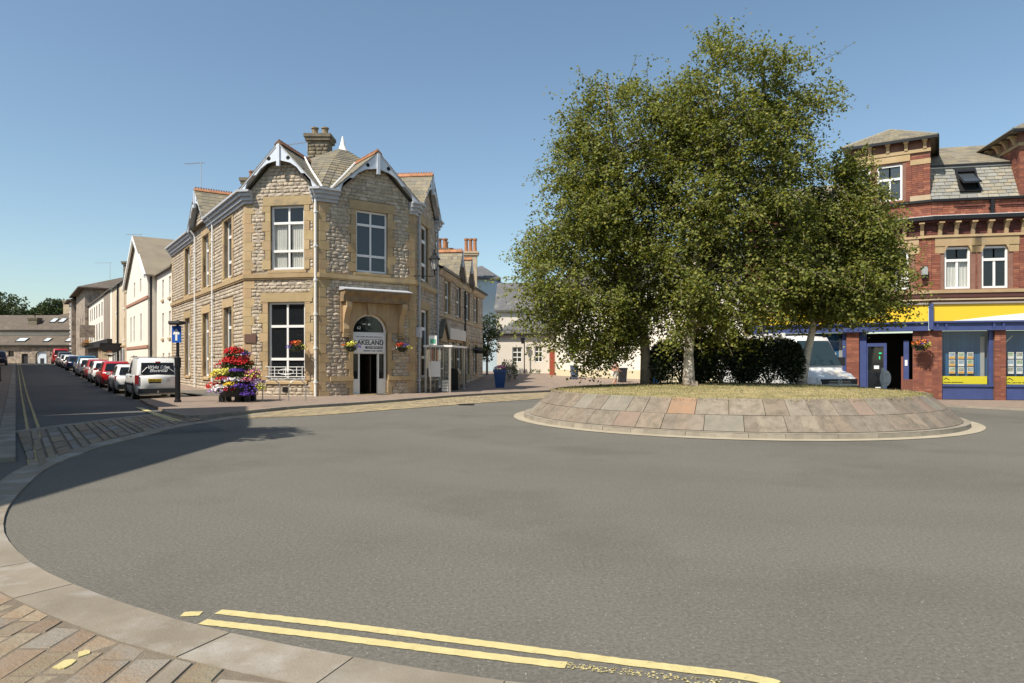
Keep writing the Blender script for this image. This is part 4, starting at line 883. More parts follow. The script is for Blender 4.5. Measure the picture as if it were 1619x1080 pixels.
for p, q, z0, z1 in ((FS.xy(BB, -.02), FS.xy(BB, -3), 8.6, 11.3), (FS.xy(BA, -3), FS.xy(BA, -.02), 8.6, 11.3), (FS.xy(0, -9), FS.xy(0, -.02), 0, 8.6), (FT.xy(TW, -.02), FT.xy(TW, -9), 0, 8.6)): wl.quad((*p, z0), (*q, z0), (*q, z1), (*p, z1))
wl.build('wall', m_bmort, rb)
bi = []
def bricks(fr, a0, a1, z0, z1, holes=(), o=0.): return [(fr, *q, o) for q in courses(a0, a1, z0, z1, list(holes), .082, .2, .24, rnd, gap=.011)]
def brickmesh(name, L, mat_, parent, dep=.05, out=.012, one=0):
    mb = MB(); n = 0
    for fr, a0, a1, z0, z1, o in L:
        if n < one: m1 = MB(); fr.box(m1, a0, a1, z0, z1, o - dep, o + out + rnd.uniform(-.003, .003)); m1.build('brick', mat_, parent); n += 1; continue
        fr.box(mb, a0, a1, z0, z1, o - dep, o + out + rnd.uniform(-.003, .003))
    return mb.build(name, mat_, parent, kind='stuff')
P1 = [(FS, 7.12, S1 + .02), (FT, .0, .36)]
pil = [(FT, 2.37, 2.79, .1), (FT, 5.2, 5.6, .1), (FT, 8.2, 8.6, .1), (FS, 4.5, 5.02, .05), (FS, .0, .35, .05)]
cor = MB(); corner(cor, FS, S1, FT, S1 - 7.1, .37, 0, 3.02, .06, .5)
for fr, a0, a1, o in pil: fr.box(cor, a0 + .01, a1 - .01, 0, 3.02, -.45, o)
cor.build('pillar', m_bmort, rb, kind='stuff')
L = bricks(FS, 7.1, S1 + .02, .02, 3.0, (), .06) + bricks(FT, .0, .38, .02, 3.0, (), .06)
for fr, a0, a1, o in pil: L += bricks(fr, a0, a1, .02, 3.0, (), o)
vis = L[:]; brickmesh('pillar_bricks', vis, m_brick, rb, .05, .012, one=150)
holesS = [(h[0] - .25, h[1] + .25, h[2] - .25, h[3] + .42) for h in SW]; holesT = [(h[0] - .17, h[1] + .17, h[2] - .25, h[3] + .42) for h in TWn]
L = bricks(FS, 0, S1, 4.75, 7.0, holesS) + bricks(FT, 0, 8, 4.75, 7.0, holesT) + bricks(FS, 0, S1, 7.85, 8.55) + bricks(FT, 0, 8, 7.85, 8.55) + bricks(FS, BA, BB, 8.65, 10.6, [(h[0] - .12, h[1] + .12, h[2], h[3] + .3) for h in BW])
brickmesh('wall_bricks', L, m_brick, rb)
brickmesh('frieze_bricks', bricks(FS, 0, S1, 7.05, 7.68) + bricks(FT, 0, 8, 7.05, 7.68), m_brickd, rb)
def both(name, mat_, prof, t1=TW, s0=0):
    mb = MB(); k = (Vector(FS.n) + Vector(FT.n)) / (1 + Vector(FS.n).dot(Vector(FT.n)))
    zs = sorted({z for _, z in prof}); o1 = max(o for o, _ in prof)
    corner(mb, FS, S1, FT, S1 - s0, t1, prof[0][1], prof[1][1], o1, .05); return mb.build(name, mat_, rb)
def band(name, mat_, z0, z1, o, t1=TW, s0=0): return both(name, mat_, [(o, z0), (o, z1)], t1, s0)
band('sill_band', m_gold, 4.6, 4.74, .09); band('string_course', m_brickd, 4.42, 4.6, .05); band('string_course', m_buff, 4.3, 4.36, .12); band('string_course', m_gold, 6.98, 7.08, .09); band('cornice_board', m_brickd, 7.62, 7.7, .22)
band('gutter', m_black, 7.7, 7.86, .34); band('string_course', m_black, 8.52, 8.62, .12)
band('lead_cap', m_white, 7.865, 7.885, .3)
for h, fr, w in [(h, FT, .15) for h in TWn] + [(h, FS, .18) for h in SW]:
    for s in (0, 1):
        for z in (h[3] - .05, ):
            mb = MB(); a = h[0] - w - .02 if s == 0 else h[1]; fr.box(mb, a - (.2 if s == 0 else 0), a + w + .02 + (.2 if s else 0), z - .22, z + .1, -.14, .02); mb.build('quoin', m_gold, rb)
    mb = MB(); fr.box(mb, h[0] - .38, h[1] + .38, h[3] + .03, 6.97, -.16, .045 if fr is FT else .047); mb.build('lintel', m_gold, rb)
    mb = MB(); fr.poly(mb, [(h[0], h[3] + .03), (h[0], h[3] - .25), (h[0] + .05, h[3] - .1), (h[0] + .12, h[3] + .03)], -.15, .04); mb.build('shoulder', m_gold, rb)
    mb = MB(); fr.poly(mb, [(h[1] - .12, h[3] + .03), (h[1] - .05, h[3] - .1), (h[1], h[3] - .25), (h[1], h[3] + .03)], -.15, .04); mb.build('shoulder', m_gold, rb)
mb = MB()
for i, h in enumerate(SW + TWn):
    fr = FS if i < 3 else FT
    w = window(fr, h, rb, o=-.12, vtop=False, vs=(.5,), hs=(.68,), fw=.085, mg=m_glc if i != 4 else m_gl, curtain=[(.05, .95, .02, .66)] if i in (0, 3) else ([(.0, .4, .02, .6)] if i == 4 else None))
for h in BW: window(FS, h, rb, o=-.1, vtop=False, vs=(.5,), hs=(.6,), fw=.08, mg=m_glb)
# carved brackets under the gutter
def bracket(fr, a, z0, z1, w=.14, out=.3): mb = MB(); fr.prof(mb, [(0, z0), (.09, z0), (.12, z0 + (z1 - z0) * .4), (out * .7, z0 + (z1 - z0) * .7), (out, z1), (0, z1)], a - w / 2, a + w / 2); fr.box(mb, a - w * .75, a + w * .75, z1 - .06, z1 - .001, 0, out + .02); mb.build('bracket', m_gold, rb)
for k in range(16): bracket(FT, .3 + k * .63, 7.08, 7.62)
for k in range(11): bracket(FS, 7.45 - k * .66, 7.08, 7.62)
for k in range(4): bracket(FS, BB - .2 - k * .7, 10.85, 11.22, .13, .26)
mb = MB(); FS.box(mb, BA - .02, BB + .02, 10.72, 10.86, -.1, .06); mb.build('string_course', m_gold, rb); mb = MB(); FS.box(mb, BA + .1, BB - .75, 10.42, 10.72, -.1, .03); FS.box(mb, BB - .74, BB + .015, 10.2, 10.42, -.1, .04); mb.build('lintel', m_gold, rb)
mb = MB(); FS.box(mb, BB - .75, BB + .02, 8.62, 8.85, -.1, .05); mb.build('base_block', m_buff, rb)
# hipped roof on the top bay
def hip(fr, a0, a1, o0, o1, z0, z1, parent, mat_=m_slate, ov=.4, inset=None):
    P = [fr.p(a0 - ov, z0, o1 + ov), fr.p(a1 + ov, z0, o1 + ov), fr.p(a1 + ov, z0, o0), fr.p(a0 - ov, z0, o0)]; w = (a1 - a0) / 2 + ov; i = inset or w * .9
    A, B = fr.p((a0 + a1) / 2, z1, o1 + ov - i), fr.p((a0 + a1) / 2, z1, o0 + i); mb = MB()
    for poly, n in (((P[0], P[1], A, A), 9), ((P[1], P[2], B, A), 9), ((P[2], P[3], B, B), 9), ((P[3], P[0], A, B), 9)):
        p, q, r, s = poly
        for k in range(n):
            t0, t1 = k / n, min((k + 1) / n + .015, 1); a, b = p.lerp(s, t0), q.lerp(r, t0); d, e = p.lerp(s, t1), q.lerp(r, t1); up = Vector((0, 0, .035)); m = max(1, int((b - a).length / .4))
            for j in range(m): u0, u1 = j / m + .004, (j + 1) / m - .004; mb.hexa([a.lerp(b, u0), a.lerp(b, u1), d.lerp(e, u1) - up, d.lerp(e, u0) - up, a.lerp(b, u0) + up, a.lerp(b, u1) + up, d.lerp(e, u1), d.lerp(e, u0)])
    o = mb.build('roof_slates', mat_, parent, kind='stuff'); mb = MB(); mb.quad(*reversed([p - Vector((0, 0, .02)) for p in P])); mb.quad(P[0], P[1], A); mb.quad(P[1], P[2], B, A); mb.quad(P[2], P[3], B); mb.quad(P[3], P[0], A, B); mb.build('roof', mat_, parent)
    mb = MB(); [mb.tube([a, b], .06, 5) for a, b in ((P[0], A), (P[1], A), (A, B))]; mb.build('hip_tiles', m_slate2, parent, kind='stuff'); mb = MB()
    fr.box(mb, a0 - ov, a1 + ov, z0 - .12, z0 - .005, o1 + ov - .06, o1 + ov + .03); fr.box(mb, a1 + ov - .03, a1 + ov + .05, z0 - .12, z0 - .005, o0, o1 + ov - .07); mb.build('eaves_gutter', m_black, parent, kind='stuff')
hip(FS, BA, BB, -4, 0, 11.32, 12.3, rb, inset=1.7, ov=.28)
# mansard with individual slates and an open skylight
MZ0, MZ1, MO0, MO1, MA0, MA1 = 8.62, 10.12, -.02, -.75, .0, 8.
def mp_(a, t, o=0): return FT.p(a, MZ0 + (MZ1 - MZ0) * t, MO0 + (MO1 - MO0) * t + o)
mb = MB(); mb.quad(mp_(MA0 - .3, 0, -.03), mp_(MA1, 0, -.03), mp_(MA1, 1, -.03), mp_(MA0, 1, -.03)); mb.build('mansard_slope', m_slate2, rb)
SK = (1.15, 1.95, .2, .92); rows = 9; rest = MB(); cnt = 0
for k in range(rows):
    t0, t1 = k / rows, (k + 1) / rows + .03; a = MA0 - .12 * (k / rows) - (.18 if k % 2 else 0)
    while a < MA1 - .1:
        w = rnd.uniform(.3, .42); b = a + w
        seg = [(a, b)]
        if t1 > SK[2] and t0 < SK[3]: seg = [s for s in ((a, min(b, SK[0])), (max(a, SK[1]), b)) if s[1] - s[0] > .05]
        for (l, r) in seg:
            l2, r2 = l + .009, r - .009; j = rnd.uniform(-.006, .006); up = .03 + rnd.uniform(0, .006); q = [mp_(l2, t0 + j, .0), mp_(r2, t0 + j, .0), mp_(r2, t1, -.015), mp_(l2, t1, -.015)]; n = Vector((FT.n[0], FT.n[1], .4)).normalized()
            m = MB() if cnt < 140 else rest; m.hexa([*q, q[0] + n * up, q[1] + n * up, q[2] + n * .015, q[3] + n * .015])
            if cnt < 140: m.build('slate', m_slate2, rb)
            cnt += 1
        a = b
rest.build('slates', m_slate2, rb, kind='stuff')
mb = MB(); FT.box(mb, MA0, MA1, MZ1 + .0, MZ1 + .05, MO1 - .3, MO1 + .06); mb.build('lead_flashing', m_white, rb); mb = MB(); FT.box(mb, MA0, MA1, MZ1 + .055, MZ1 + .14, MO1 - .25, MO1 + .12); mb.build('gutter', m_black, rb)
mb = MB(); n = 12
for k in range(n):
    t0, t1 = k / n, (k + 1) / n + .02; a = -1.2
    while a < 9:
        b = a + rnd.uniform(.3, .5); f = lambda t: (MO1 - 3.6 * t, MZ1 + .16 + 1.75 * t); (o0, z0), (o1, z1) = f(t0), f(t1); u = Vector((0, 0, .03)); q = [FT.p(a + .004, z0, o0), FT.p(b - .004, z0, o0), FT.p(b - .004, z1, o1), FT.p(a + .004, z1, o1)]
        mb.hexa([*q, q[0] + u, q[1] + u, q[2] + u * .3, q[3] + u * .3]); a = b
mb.build('roof_slates', m_slate, rb, kind='stuff'); mb = MB(); mb.quad(FT.p(-1.5, MZ1 + .15, MO1), FT.p(9, MZ1 + .15, MO1), FT.p(9, MZ1 + 1.9, MO1 - 3.6), FT.p(-1.5, MZ1 + 1.9, MO1 - 3.6)); mb.quad(FT.p(-1.5, MZ1 + 1.9, MO1 - 3.6), FT.p(9, MZ1 + 1.9, MO1 - 3.6), FT.p(9, 8, -9), FT.p(-1.5, 8, -9)); mb.build('roof', m_slate, rb)
mb = MB(); mb.quad(FS.p(0, 8.58, .05), FS.p(BA, 8.58, .05), FS.p(BA, 10.5, -3), FS.p(0, 10.5, -3)); mb.quad(FS.p(0, 10.5, -3), FS.p(S1, 10.5, -3), FS.p(S1, 8.5, -7), FS.p(0, 8.5, -7)); mb.build('roof', m_slate, rb)
sk = MB(); a0, a1, t0, t1 = SK
for b0, b1, c0, c1 in ((a0, a0 + .07, t0, t1), (a1 - .07, a1, t0, t1), (a0 + .07, a1 - .07, t0, t0 + .07), (a0 + .07, a1 - .07, t1 - .09, t1)): q = [mp_(b0, c0, 0), mp_(b1, c0, 0), mp_(b1, c1, 0), mp_(b0, c1, 0)]; v = Vector((FT.n[0], FT.n[1], .4)).normalized() * .09; sk.hexa([*q, *[p + v for p in q]])
skl = sk.build('skylight', m_black, rb); mb = MB(); mb.quad(mp_(a0, t0, .01), mp_(a1, t0, .01), mp_(a1, t1, .01), mp_(a0, t1, .01)); mb.build('opening_shade', m_dark, skl)  # near-black sheet in place of the shade inside the skylight
mb = MB(); q = [mp_(a0 + .05, .8, -.08), mp_(a1 - .05, .8, -.08), mp_(a1 - .05, .42, .42), mp_(a0 + .05, .42, .42)]; q = [q[3], q[2], q[1], q[0]]; v = Vector((0, 0, .04)); mb.hexa([*q, *[p + v for p in q]]); sash = mb.build('sash', m_black, skl); mb = MB(); c = sum(q, Vector()) / 4; mb.quad(*[c + (p - c) * .82 + v * 1.15 for p in q]); mb.build('pane', m_glb, sash)
# brick parapet panels and the little downpipe
for a0, a1 in ((.85, 2.05), (2.55, 3.7)):
    mb = MB(); FT.box(mb, a0, a1, 8.28, 8.31, 0, .05); FT.box(mb, a0 + .1, a1 - .1, 8.2, 8.22, 0, .04); mb.build('moulded_panel', m_brickd, rb, kind='stuff')
mb = MB(); FT.box(mb, 2.22, 2.34, 7.9, 8.5, .02, .14); FT.box(mb, 2.17, 2.39, 8.15, 8.2, .015, .1); mb.build('downpipe', m_iron, rb, kind='stuff')
# second bay at the right edge
mb = MB(); FT.box(mb, 3.35, 7.5, 8.63, 11.3, -3.4, .0); mb.build('top_bay', m_bmort, rb)
L = [(FT, *q[1:]) for q in bricks(FT, 3.35, 7.5, 8.7, 10.6)]; FB = Fr(FT.xy(3.35, -3.4), d=(-FT.n[0] * -1, -FT.n[1] * -1)); L += bricks(FB, 0, 3.4, 8.7, 10.7); brickmesh('bay_bricks', L, m_brick, rb)
mb = MB(); FT.box(mb, 3.3, 7.55, 10.72, 10.86, -3.45, .06); mb.build('string_course', m_gold, rb)
for k in range(5): bracket(FB, .35 + k * .68, 10.86, 11.22, .13, .26)
hip(FT, 3.35, 7.5, -5.5, 0, 11.32, 12.7, rb, inset=2.4, ov=.45)
# shop front
sf = empty('shop_front', FT.p(1.4, 0, 0), 'blue estate agent shop front under a long yellow fascia', 'shop front')
for fr, a0, a1 in ((FS, .4, S1 - .12), (FT, -.02, 11)):
    mb = MB(); fr.box(mb, a0, a1, 3.4, 4.12, .02, .13); mb.build('fascia', m_yel, sf)
    mb = MB(); fr.box(mb, a0, a1, 3.33, 3.4, -.1, .3); fr.box(mb, a0, a1, 3.08, 3.33, -.1, .2); fr.box(mb, a0, a1, 3.0, 3.08, -.1, .25); mb.build('beam', m_blue, sf)
    mb = MB(); fr.box(mb, a0, a1, 4.125, 4.2, -.05, .2); mb.build('fascia_trim', mat('grey_trim', (.3, .27, .24), rough=.6), sf)
for fr, a in ((FS, S1 - .1), (FT, .75 + 9.0), (FS, .3)): mb = MB(); fr.box(mb, a, a + .17, 3.05, 4.15, .01, .27); mb.build('fascia_post', m_blue, sf)
for a in (.1, .44, 1.05 + 1.2, 2.6, 5.2): mb = MB(); FT.box(mb, a, a + .07, 3.08, 3.33, .2, .26); mb.build('beam_bracket', m_blue, sf)
mb = MB(); FT.poly(mb, [(.75, 3.41), (11, 3.41), (11, 4.08), (6.5, 3.95), (4.0, 3.75), (2.4, 3.6)], .131, .138); mb.build('white_swoosh', m_white, sf)
m_cards = [mat('card_%s' % n, c1, c2, 9, .6, obj=False) for n, c1, c2 in (('green', (.15, .3, .1), (.6, .6, .55)), ('house', (.5, .48, .42), (.2, .22, .2)), ('sky', (.35, .5, .7), (.3, .28, .2)))]
m_org = mat('card_orange', (.75, .38, .05), rough=.6)
def shopwin(fr, a0, a1, cards, n0=0):
    mb = MB(); fr.box(mb, a0, a1, .12, .62, -.2, -.03); fr.box(mb, a0, a1, .62, .7, -.2, .03); fr.box(mb, a0, a1, .08, .16, -.2, .02); fr.box(mb, a0, a0 + .04, .7, 3.0, -.2, -.05); fr.box(mb, a1 - .16, a1, .7, 3.0, -.2, -.02); w = mb.build('shop_window', m_blue, sf)
    mb = MB(); a = a0 + .05; 
    while a < a1 - .32: fr.box(mb, a, a + .085, .9, 2.95, -.42, -.4 + rnd.uniform(-.01, .02)); a += .092
    mb.build('blind', m_blind, w, kind='stuff')
    mb = MB(); mb.quad(fr.p(a0, .62, -.5), fr.p(a1, .62, -.5), fr.p(a1, 3, -.5), fr.p(a0, 3, -.5)); mb.build('shop_interior', m_blind, w)
    mb = MB(); fr.box(mb, a1 - .34, a1 - .18, .9, 2.75, -.4, -.36); mb.build('light_strip', mat('grey_panel', (.4, .4, .4), rough=.6), w)
    mb = MB(); fr.box(mb, a0 + .03, a1 - .2, .72, 1.06, -.1, -.085); yb = mb.build('yellow_panel', m_yel2, w)
    mb = MB(); b = a0 + .12; fr.poly(mb, [(b, .92), (b + .08, 1.0), (b + .22, .9), (b + .22, .87), (b + .08, .96), (b, .89)], -.085, -.08); mb.build('house_logo', m_txtb, yb); dashes(fr, b, b + .75, .79, .05, -.082, m_txtb, yb)
    for i, ca in enumerate(cards):
        for j in range(3):
            z = 1.16 + j * .32; mb = MB(); fr.box(mb, ca, ca + .24, z, z + .28, -.3, -.28); c = mb.build('property_card', m_white, w); mb = MB(); fr.box(mb, ca + .02, ca + .22, z + .11, z + .26, -.28, -.276); mb.build('photo', m_cards[(i + j + n0) % 3], c)
            if n0 == 0 and not (i == 1 and j == 1): mb = MB(); fr.box(mb, ca + .01, ca + .23, z + .01, z + .09, -.28, -.277); mb.build('price_strip', m_org, c)
    mb = MB(); mb.quad(fr.p(a0 + .03, .7, -.07), fr.p(a1 - .16, .7, -.07), fr.p(a1 - .16, 3.0, -.07), fr.p(a0 + .03, 3.0, -.07)); mb.build('pane', m_glc, w)
shopwin(FT, .38, 2.36, (.78, 1.13, 1.48)); shopwin(FT, 2.8, 5.19, (3.02, 3.35, 3.7), 1); shopwin(FT, 5.61, 8.19, (6.0, 6.4), 1); shopwin(FS, .36, 4.49, (3.4, 3.8), 1)
mb = MB(); FT.tube if False else None
mb.tube([FT.p(2.85, 2.45, -.15), FT.p(3.15, 2.78, -.15)], .03, 6); mb.build('camera_arm', m_steel, sf)
dm = MB(); FS.box(dm, 5.03, 5.3, 0, 3.0, -.25, -.05); FS.box(dm, 5.3, 6.1, .0, .35, -.22, -.1); FS.box(dm, 5.3, 6.1, 2.35, 2.5, -.22, -.1); FS.box(dm, 5.98, 6.1, .35, 2.35, -.22, -.1); FS.box(dm, 5.3, 5.36, .35, 2.35, -.22, -.1); FS.box(dm, 6.75, 6.95, .9, 2.6, -.25, -.1); dr = dm.build('door', m_blue, sf)
mb = MB(); mb.quad(FS.p(5.36, .35, -.16), FS.p(5.98, .35, -.16), FS.p(5.98, 2.35, -.16), FS.p(5.36, 2.35, -.16)); mb.build('pane', m_gl, dr)
mb = MB(); FS.box(mb, 5.6, 5.8, 1.35, 1.5, -.155, -.15); FS.box(mb, 5.65, 5.95, .48, .54, -.155, -.15); FS.box(mb, 6.8, 6.9, 1.5, 1.75, -.1, -.09); mb.build('door_notice', m_white, dr, kind='stuff')
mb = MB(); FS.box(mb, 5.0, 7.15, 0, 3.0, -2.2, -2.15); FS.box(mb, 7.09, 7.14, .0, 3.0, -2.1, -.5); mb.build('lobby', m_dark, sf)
mb = MB(); FS.box(mb, 6.72, 7.1, .05, .9, -.4, -.1); FS.box(mb, 6.66, 6.74, .3, 1.9, -.2, -.12); mb.build('brick_reveal', m_brick, sf)
mb = MB(); FS.tube if False else None
mb.lathe(FS.p(5.85, 2.05, -.14), [(.06, -.03), (.06, .03)], 8); FS.box(mb, 5.8, 5.84, 1.78, 1.92, -.155, -.14); mb.build('neon_sign', mat('green_neon', (.02, .5, .25), emit=(.02, .8, .35, .35)), dr, kind='stuff')
mb = MB()
for k in range(3): FS.box(mb, .75, 1.35, 3.5 + k * .2, 3.56 + k * .2, .13, .14)
mb.build('fascia_lettering', m_blue, sf, kind='stuff')
al = empty('alarm_box', FT.p(-.3, 5.4, .1), 'small grey alarm box high on the red brick wall', 'alarm box'); mb = MB(); FT.box(mb, -.42, -.2, 5.4, 5.75, .01, .16); mb.build('box', mat('grey_box', (.35, .37, .35), rough=.5), al); mb = MB(); FT.box(mb, -.4, -.22, 5.25, 5.39, .01, .13); mb.tube([FT.p(-.4, 5.3, .04), FT.p(-.9, 5.1, .04), FT.p(-1.0, 4.8, .04)], .012, 4); mb.build('siren', m_black, al)
# ------------------------------------------------------------------ other buildings
def block(name, fr, W, D, z0, z1, wins, label, wm, roof='gable', rh=2.5, rm=m_slate3, gl=m_gl, frame=m_white, cat='house', fw=.07, ov=.25, sillm=None, vs=(.5,), hs=(.5,), group=None):
    t = empty(name, fr.p(W / 2, z0, 0), label, cat, group); mb = MB(); holes_wall(mb, fr, 0, W, z0, z1, wins, 0, .2); mb.build('wall', wm, t)
    mb = MB(); P = fr.p
    mb.quad(P(W, z0, 0), P(W, z0, -D), P(W, z1, -D), P(W, z1, 0)); mb.quad(P(0, z0, -D), P(0, z0, 0), P(0, z1, 0), P(0, z1, -D)); mb.quad(P(W, z0, -D), P(0, z0, -D), P(0, z1, -D), P(W, z1, -D))
    if roof == 'gable': mb.quad(P(W, z1, 0), P(W, z1, -D), P(W, z1 + rh, -D / 2)); mb.quad(P(0, z1, -D), P(0, z1, 0), P(0, z1 + rh, -D / 2))
    mb.build('side_wall', wm, t)
    for h in wins: window(fr, h, t, o=-.12, vs=vs, hs=hs, fw=fw, mf=frame, mg=gl)
    if sillm:
        for h in wins: mb = MB(); fr.box(mb, h[0] - .1, h[1] + .1, h[2] - .16, h[2] - .01, -.05, .1); mb.build('sill', sillm, t)
    mb = MB()
    if roof == 'gable':
        A, B = P(-ov, z1 + rh, -D / 2), P(W + ov, z1 + rh, -D / 2); k = rh / (D / 2) * ov; u = Vector((0, 0, .12))
        for q in ([P(-ov, z1 - k, ov), P(W + ov, z1 - k, ov), B, A], [P(W + ov, z1 - k, -D - ov), P(-ov, z1 - k, -D - ov), A, B]): mb.hexa([*q, *[v + u for v in q]])
    elif roof == 'hip':
        i = min(W, D) / 2 * .9; A, B = P(i, z1 + rh, -D / 2), P(W - i, z1 + rh, -D / 2); C = [P(-ov, z1, ov), P(W + ov, z1, ov), P(W + ov, z1, -D - ov), P(-ov, z1, -D - ov)]
        mb.quad(C[0], C[1], B, A); mb.quad(C[1], C[2], B); mb.quad(C[2], C[3], A, B); mb.quad(C[3], C[0], A); mb.quad(*[c - Vector((0, 0, .02)) for c in reversed(C)])
        for a, b in zip(C, C[1:] + C[:1]): mb.quad(a - Vector((0, 0, .2)), b - Vector((0, 0, .2)), b, a)
    else: fr.box(mb, -.1, W + .1, z1, z1 + .2, -D, .1)
    mb.build('roof', rm, t)
    return t
def eaves(fr, a0, a1, z, t, m=m_black): mb = MB(); fr.box(mb, a0, a1, z - .12, z, .02, .22); mb.build('gutter', m, t)
def row(s0, s1, lat=8.9): p = SL(s1, lat); return Fr(p, d=(.588, -.809)), s1 - s0
# white rendered house with a gabled bay
fr, W = row(52.7, 77.0, 8.95)
wn_ = []
for a in (1.2, 3.0, 19.8, 22.6):
    for z in ((3.4, 5.3), (6.3, 7.8)): wn_.append((a, a + .75, *z))
for a in (2.2, 20, 22.4): wn_.append((a, a + .7, .9, 2.3))
wh = block('rendered_house', fr, W, 9, -.3, 8.5, wn_, 'white rendered terrace house with a tall gabled bay next to the stone corner building', m_render2, rh=3.4, rm=mat('mossy_slate', (.2, .165, .12), (.25, .21, .15), .8, .9, .5, 6, c3=(.33, .2, .08), sc3=.9, t3=.64), sillm=m_buff, fw=.09)
eaves(fr, 17.5, W, 8.45, wh); eaves(fr, 0, 4.5, 8.45, wh)
g0, g1 = 4.6, 17.2; gb = Fr(fr.xy(0, .6), d=fr.d); gw = [(a, a + .8, *z) for a in (7.2, 9.2, 13.2) for z in ((3.3, 5.6),)] + [(9.4, 10.2, 7.2, 9.1), (13, 13.8, 7.4, 9.3)] + [(6.6, 7.3, .6, 1.9), (9, 9.8, .3, 2.2), (11, 11.7, .6, 1.9), (14.8, 15.5, .8, 1.9)]
mb = MB(); holes_wall(mb, gb, g0, g1, -.3, 8.5, gw, 0, .2); mb.quad(gb.p(g0, 8.5), gb.p(g1, 8.5), gb.p((g0 + g1) / 2, 12.2)); mb.quad(gb.p(g1, -.3, 0), gb.p(g1, -.3, -.6), gb.p(g1, 8.5, -.6), gb.p(g1, 8.5, 0)); mb.quad(gb.p(g0, -.3, -.6), gb.p(g0, -.3, 0), gb.p(g0, 8.5, 0), gb.p(g0, 8.5, -.6)); mb.build('gable_bay', m_render2, wh)
for h in gw: window(gb, h, wh, o=-.1, vs=(), hs=(.5,), fw=.08)
cc = (g0 + g1) / 2; mb = MB(); u = Vector((0, 0, .14))
for s in (0, 1):
    e = g0 - .35 if s == 0 else g1 + .35; q = [gb.p(e, 8.3, .3), gb.p(cc, 12.25, .3), gb.p(cc, 12.25, -5), gb.p(e, 8.3, -5)]
    if s == 0: q = q[::-1]
    mb.hexa([*q, *[v + u for v in q]])
mb.build('gable_roof', wh.children[-1].active_material if False else bpy.data.materials['mossy_slate'], wh)
for s in (0, 1):
    e = g0 - .35 if s == 0 else g1 + .35; mb = MB(); q = [(e, 8.15), (e, 8.45), (cc, 12.38), (cc, 12.05)]; gb.poly(mb, q if s else q[::-1], .2, .34); mb.build('bargeboard', m_white, wh)
for z, o in ((2.75, .08), (6.6, .08)): mb = MB(); gb.box(mb, g0 - .02, g1 + .06, z, z + .22, -.02, o); mb.build('band', m_pink, wh)
mb = MB(); fr.box(mb, 0, g0, 2.72, 2.9, 0, .07); mb.build('band', m_pink, wh); mb = MB(); mb.tube([gb.p(g1 + .15, -.2, -.2), gb.p(g1 + .15, 8.4, -.2)], .08, 6); mb.build('downpipe', m_iron, wh)
q = fr.p(3, 0, -3.5); chimney(q.x - 3.2, q.y + 3, 1.6, 1.0, 8, 12.4, 2, wh, m_stone, m_stone)
q = at(210, 414, 76); chimney(q.x, q.y, 1.5, 1.1, 9, q.z, 2, wh, m_stone, m_stone)
# cream and white houses further along
fr, W = row(77.2, 91.5, 9.1); wn_ = [(a, a + 1.0, *z) for a in (4.0, 10.6) for z in ((4.0, 6.2), (7.2, 9.0))]
cr = block('cream_house', fr, W, 8, .3, 10.1, wn_, 'cream stuccoed house with dark downpipe, next left of the white gabled house', m_buff if False else mat('cream_stucco', (.62, .52, .38), (.55, .45, .32), .6, .9, c3=(.36, .28, .18), sc3=.25, t3=.6), rh=2.0, sillm=m_white, hs=(.5,))
eaves(fr, 0, W, 10.1, cr); mb = MB(); fr.box(mb, 0, W, 3.2, 3.34, 0, .12); mb.build('string_course', m_gold, cr); mb = MB(); fr.box(mb, W - 2.4, W - .02, .3, 10.0, .0, .1); mb.build('quoin_strip', m_buff, cr)
mb = MB(); mb.tube([fr.p(6.6, .4, .15), fr.p(6.6, 10, .15)], .1, 6); mb.build('downpipe', m_iron, cr)
for a in (1.0, 3.2, 5.2, 8.0, 10.4): mb = MB(); fr.box(mb, a, a + .28, .4, 3.1, 0, .14); mb.build('pilaster', m_white, cr); mb = MB(); fr.box(mb, a + .3, a + 1.6, .9, 2.9, 0, .03); mb.build('shop_pane', m_gl, cr)
sg = empty('hanging_sign', fr.p(8.6, 3.2, .6), 'dark oval hanging pub sign on the cream house front', 'sign'); mb = MB(); fr.poly(mb, [(8.55 + .0, 2.9), (8.62, 2.9), (8.62, 3.6), (8.55, 3.6)], 0, 2.0); mb.build('arm', m_iron, sg); mb = MB(); P = fr.p(8.6, 3.1, 1.0); mb.prism([fr.p(8.5, 3.0 + .45 * sin(t), 1.0 + .95 * cos(t)) for t in np.linspace(0, 2 * pi, 14, False)], [fr.p(8.7, 3.0 + .45 * sin(t), 1.0 + .95 * cos(t)) for t in np.linspace(0, 2 * pi, 14, False)]); mb.build('board', m_trim, sg)
fr, W = row(91.7, 123, 9.1); wn_ = [(a, a + 1.4, *z) for a in (2.0, 5, 8.5, 12, 15.5, 19, 26) for z in ((4.6, 6.8), (7.6, 9.4))]
wh3 = block('white_pub', fr, W, 8, .6, 10.2, wn_, 'white and grey terraced pub with dark windows and orange baskets far along the street', m_render2, rh=2.2, rm=m_roofbr, frame=m_trim, cat='pub')
eaves(fr, 0, W, 10.2, wh3); mb = MB(); fr.box(mb, 22.3, 26.8 + 2.4, 4.2, 10.0, .0, .05); mb.build('rendered_panel', mat('grey_render', (.3, .24, .19), (.25, .2, .16), .6), wh3); mb = MB(); fr.box(mb, 0, W, 3.5, 4.3, 0, .5); fr.box(mb, .2, 15.5, 1.0, 3.5, 0, .1); mb.build('shop_front', m_trim, wh3)
for a in (16.5, 18.6, 20.7, 22.8, 25, 27.5): mb = MB(); fr.box(mb, a, a + .4, 1.0, 3.5, 0, .14); mb.build('pilaster', m_buff, wh3)
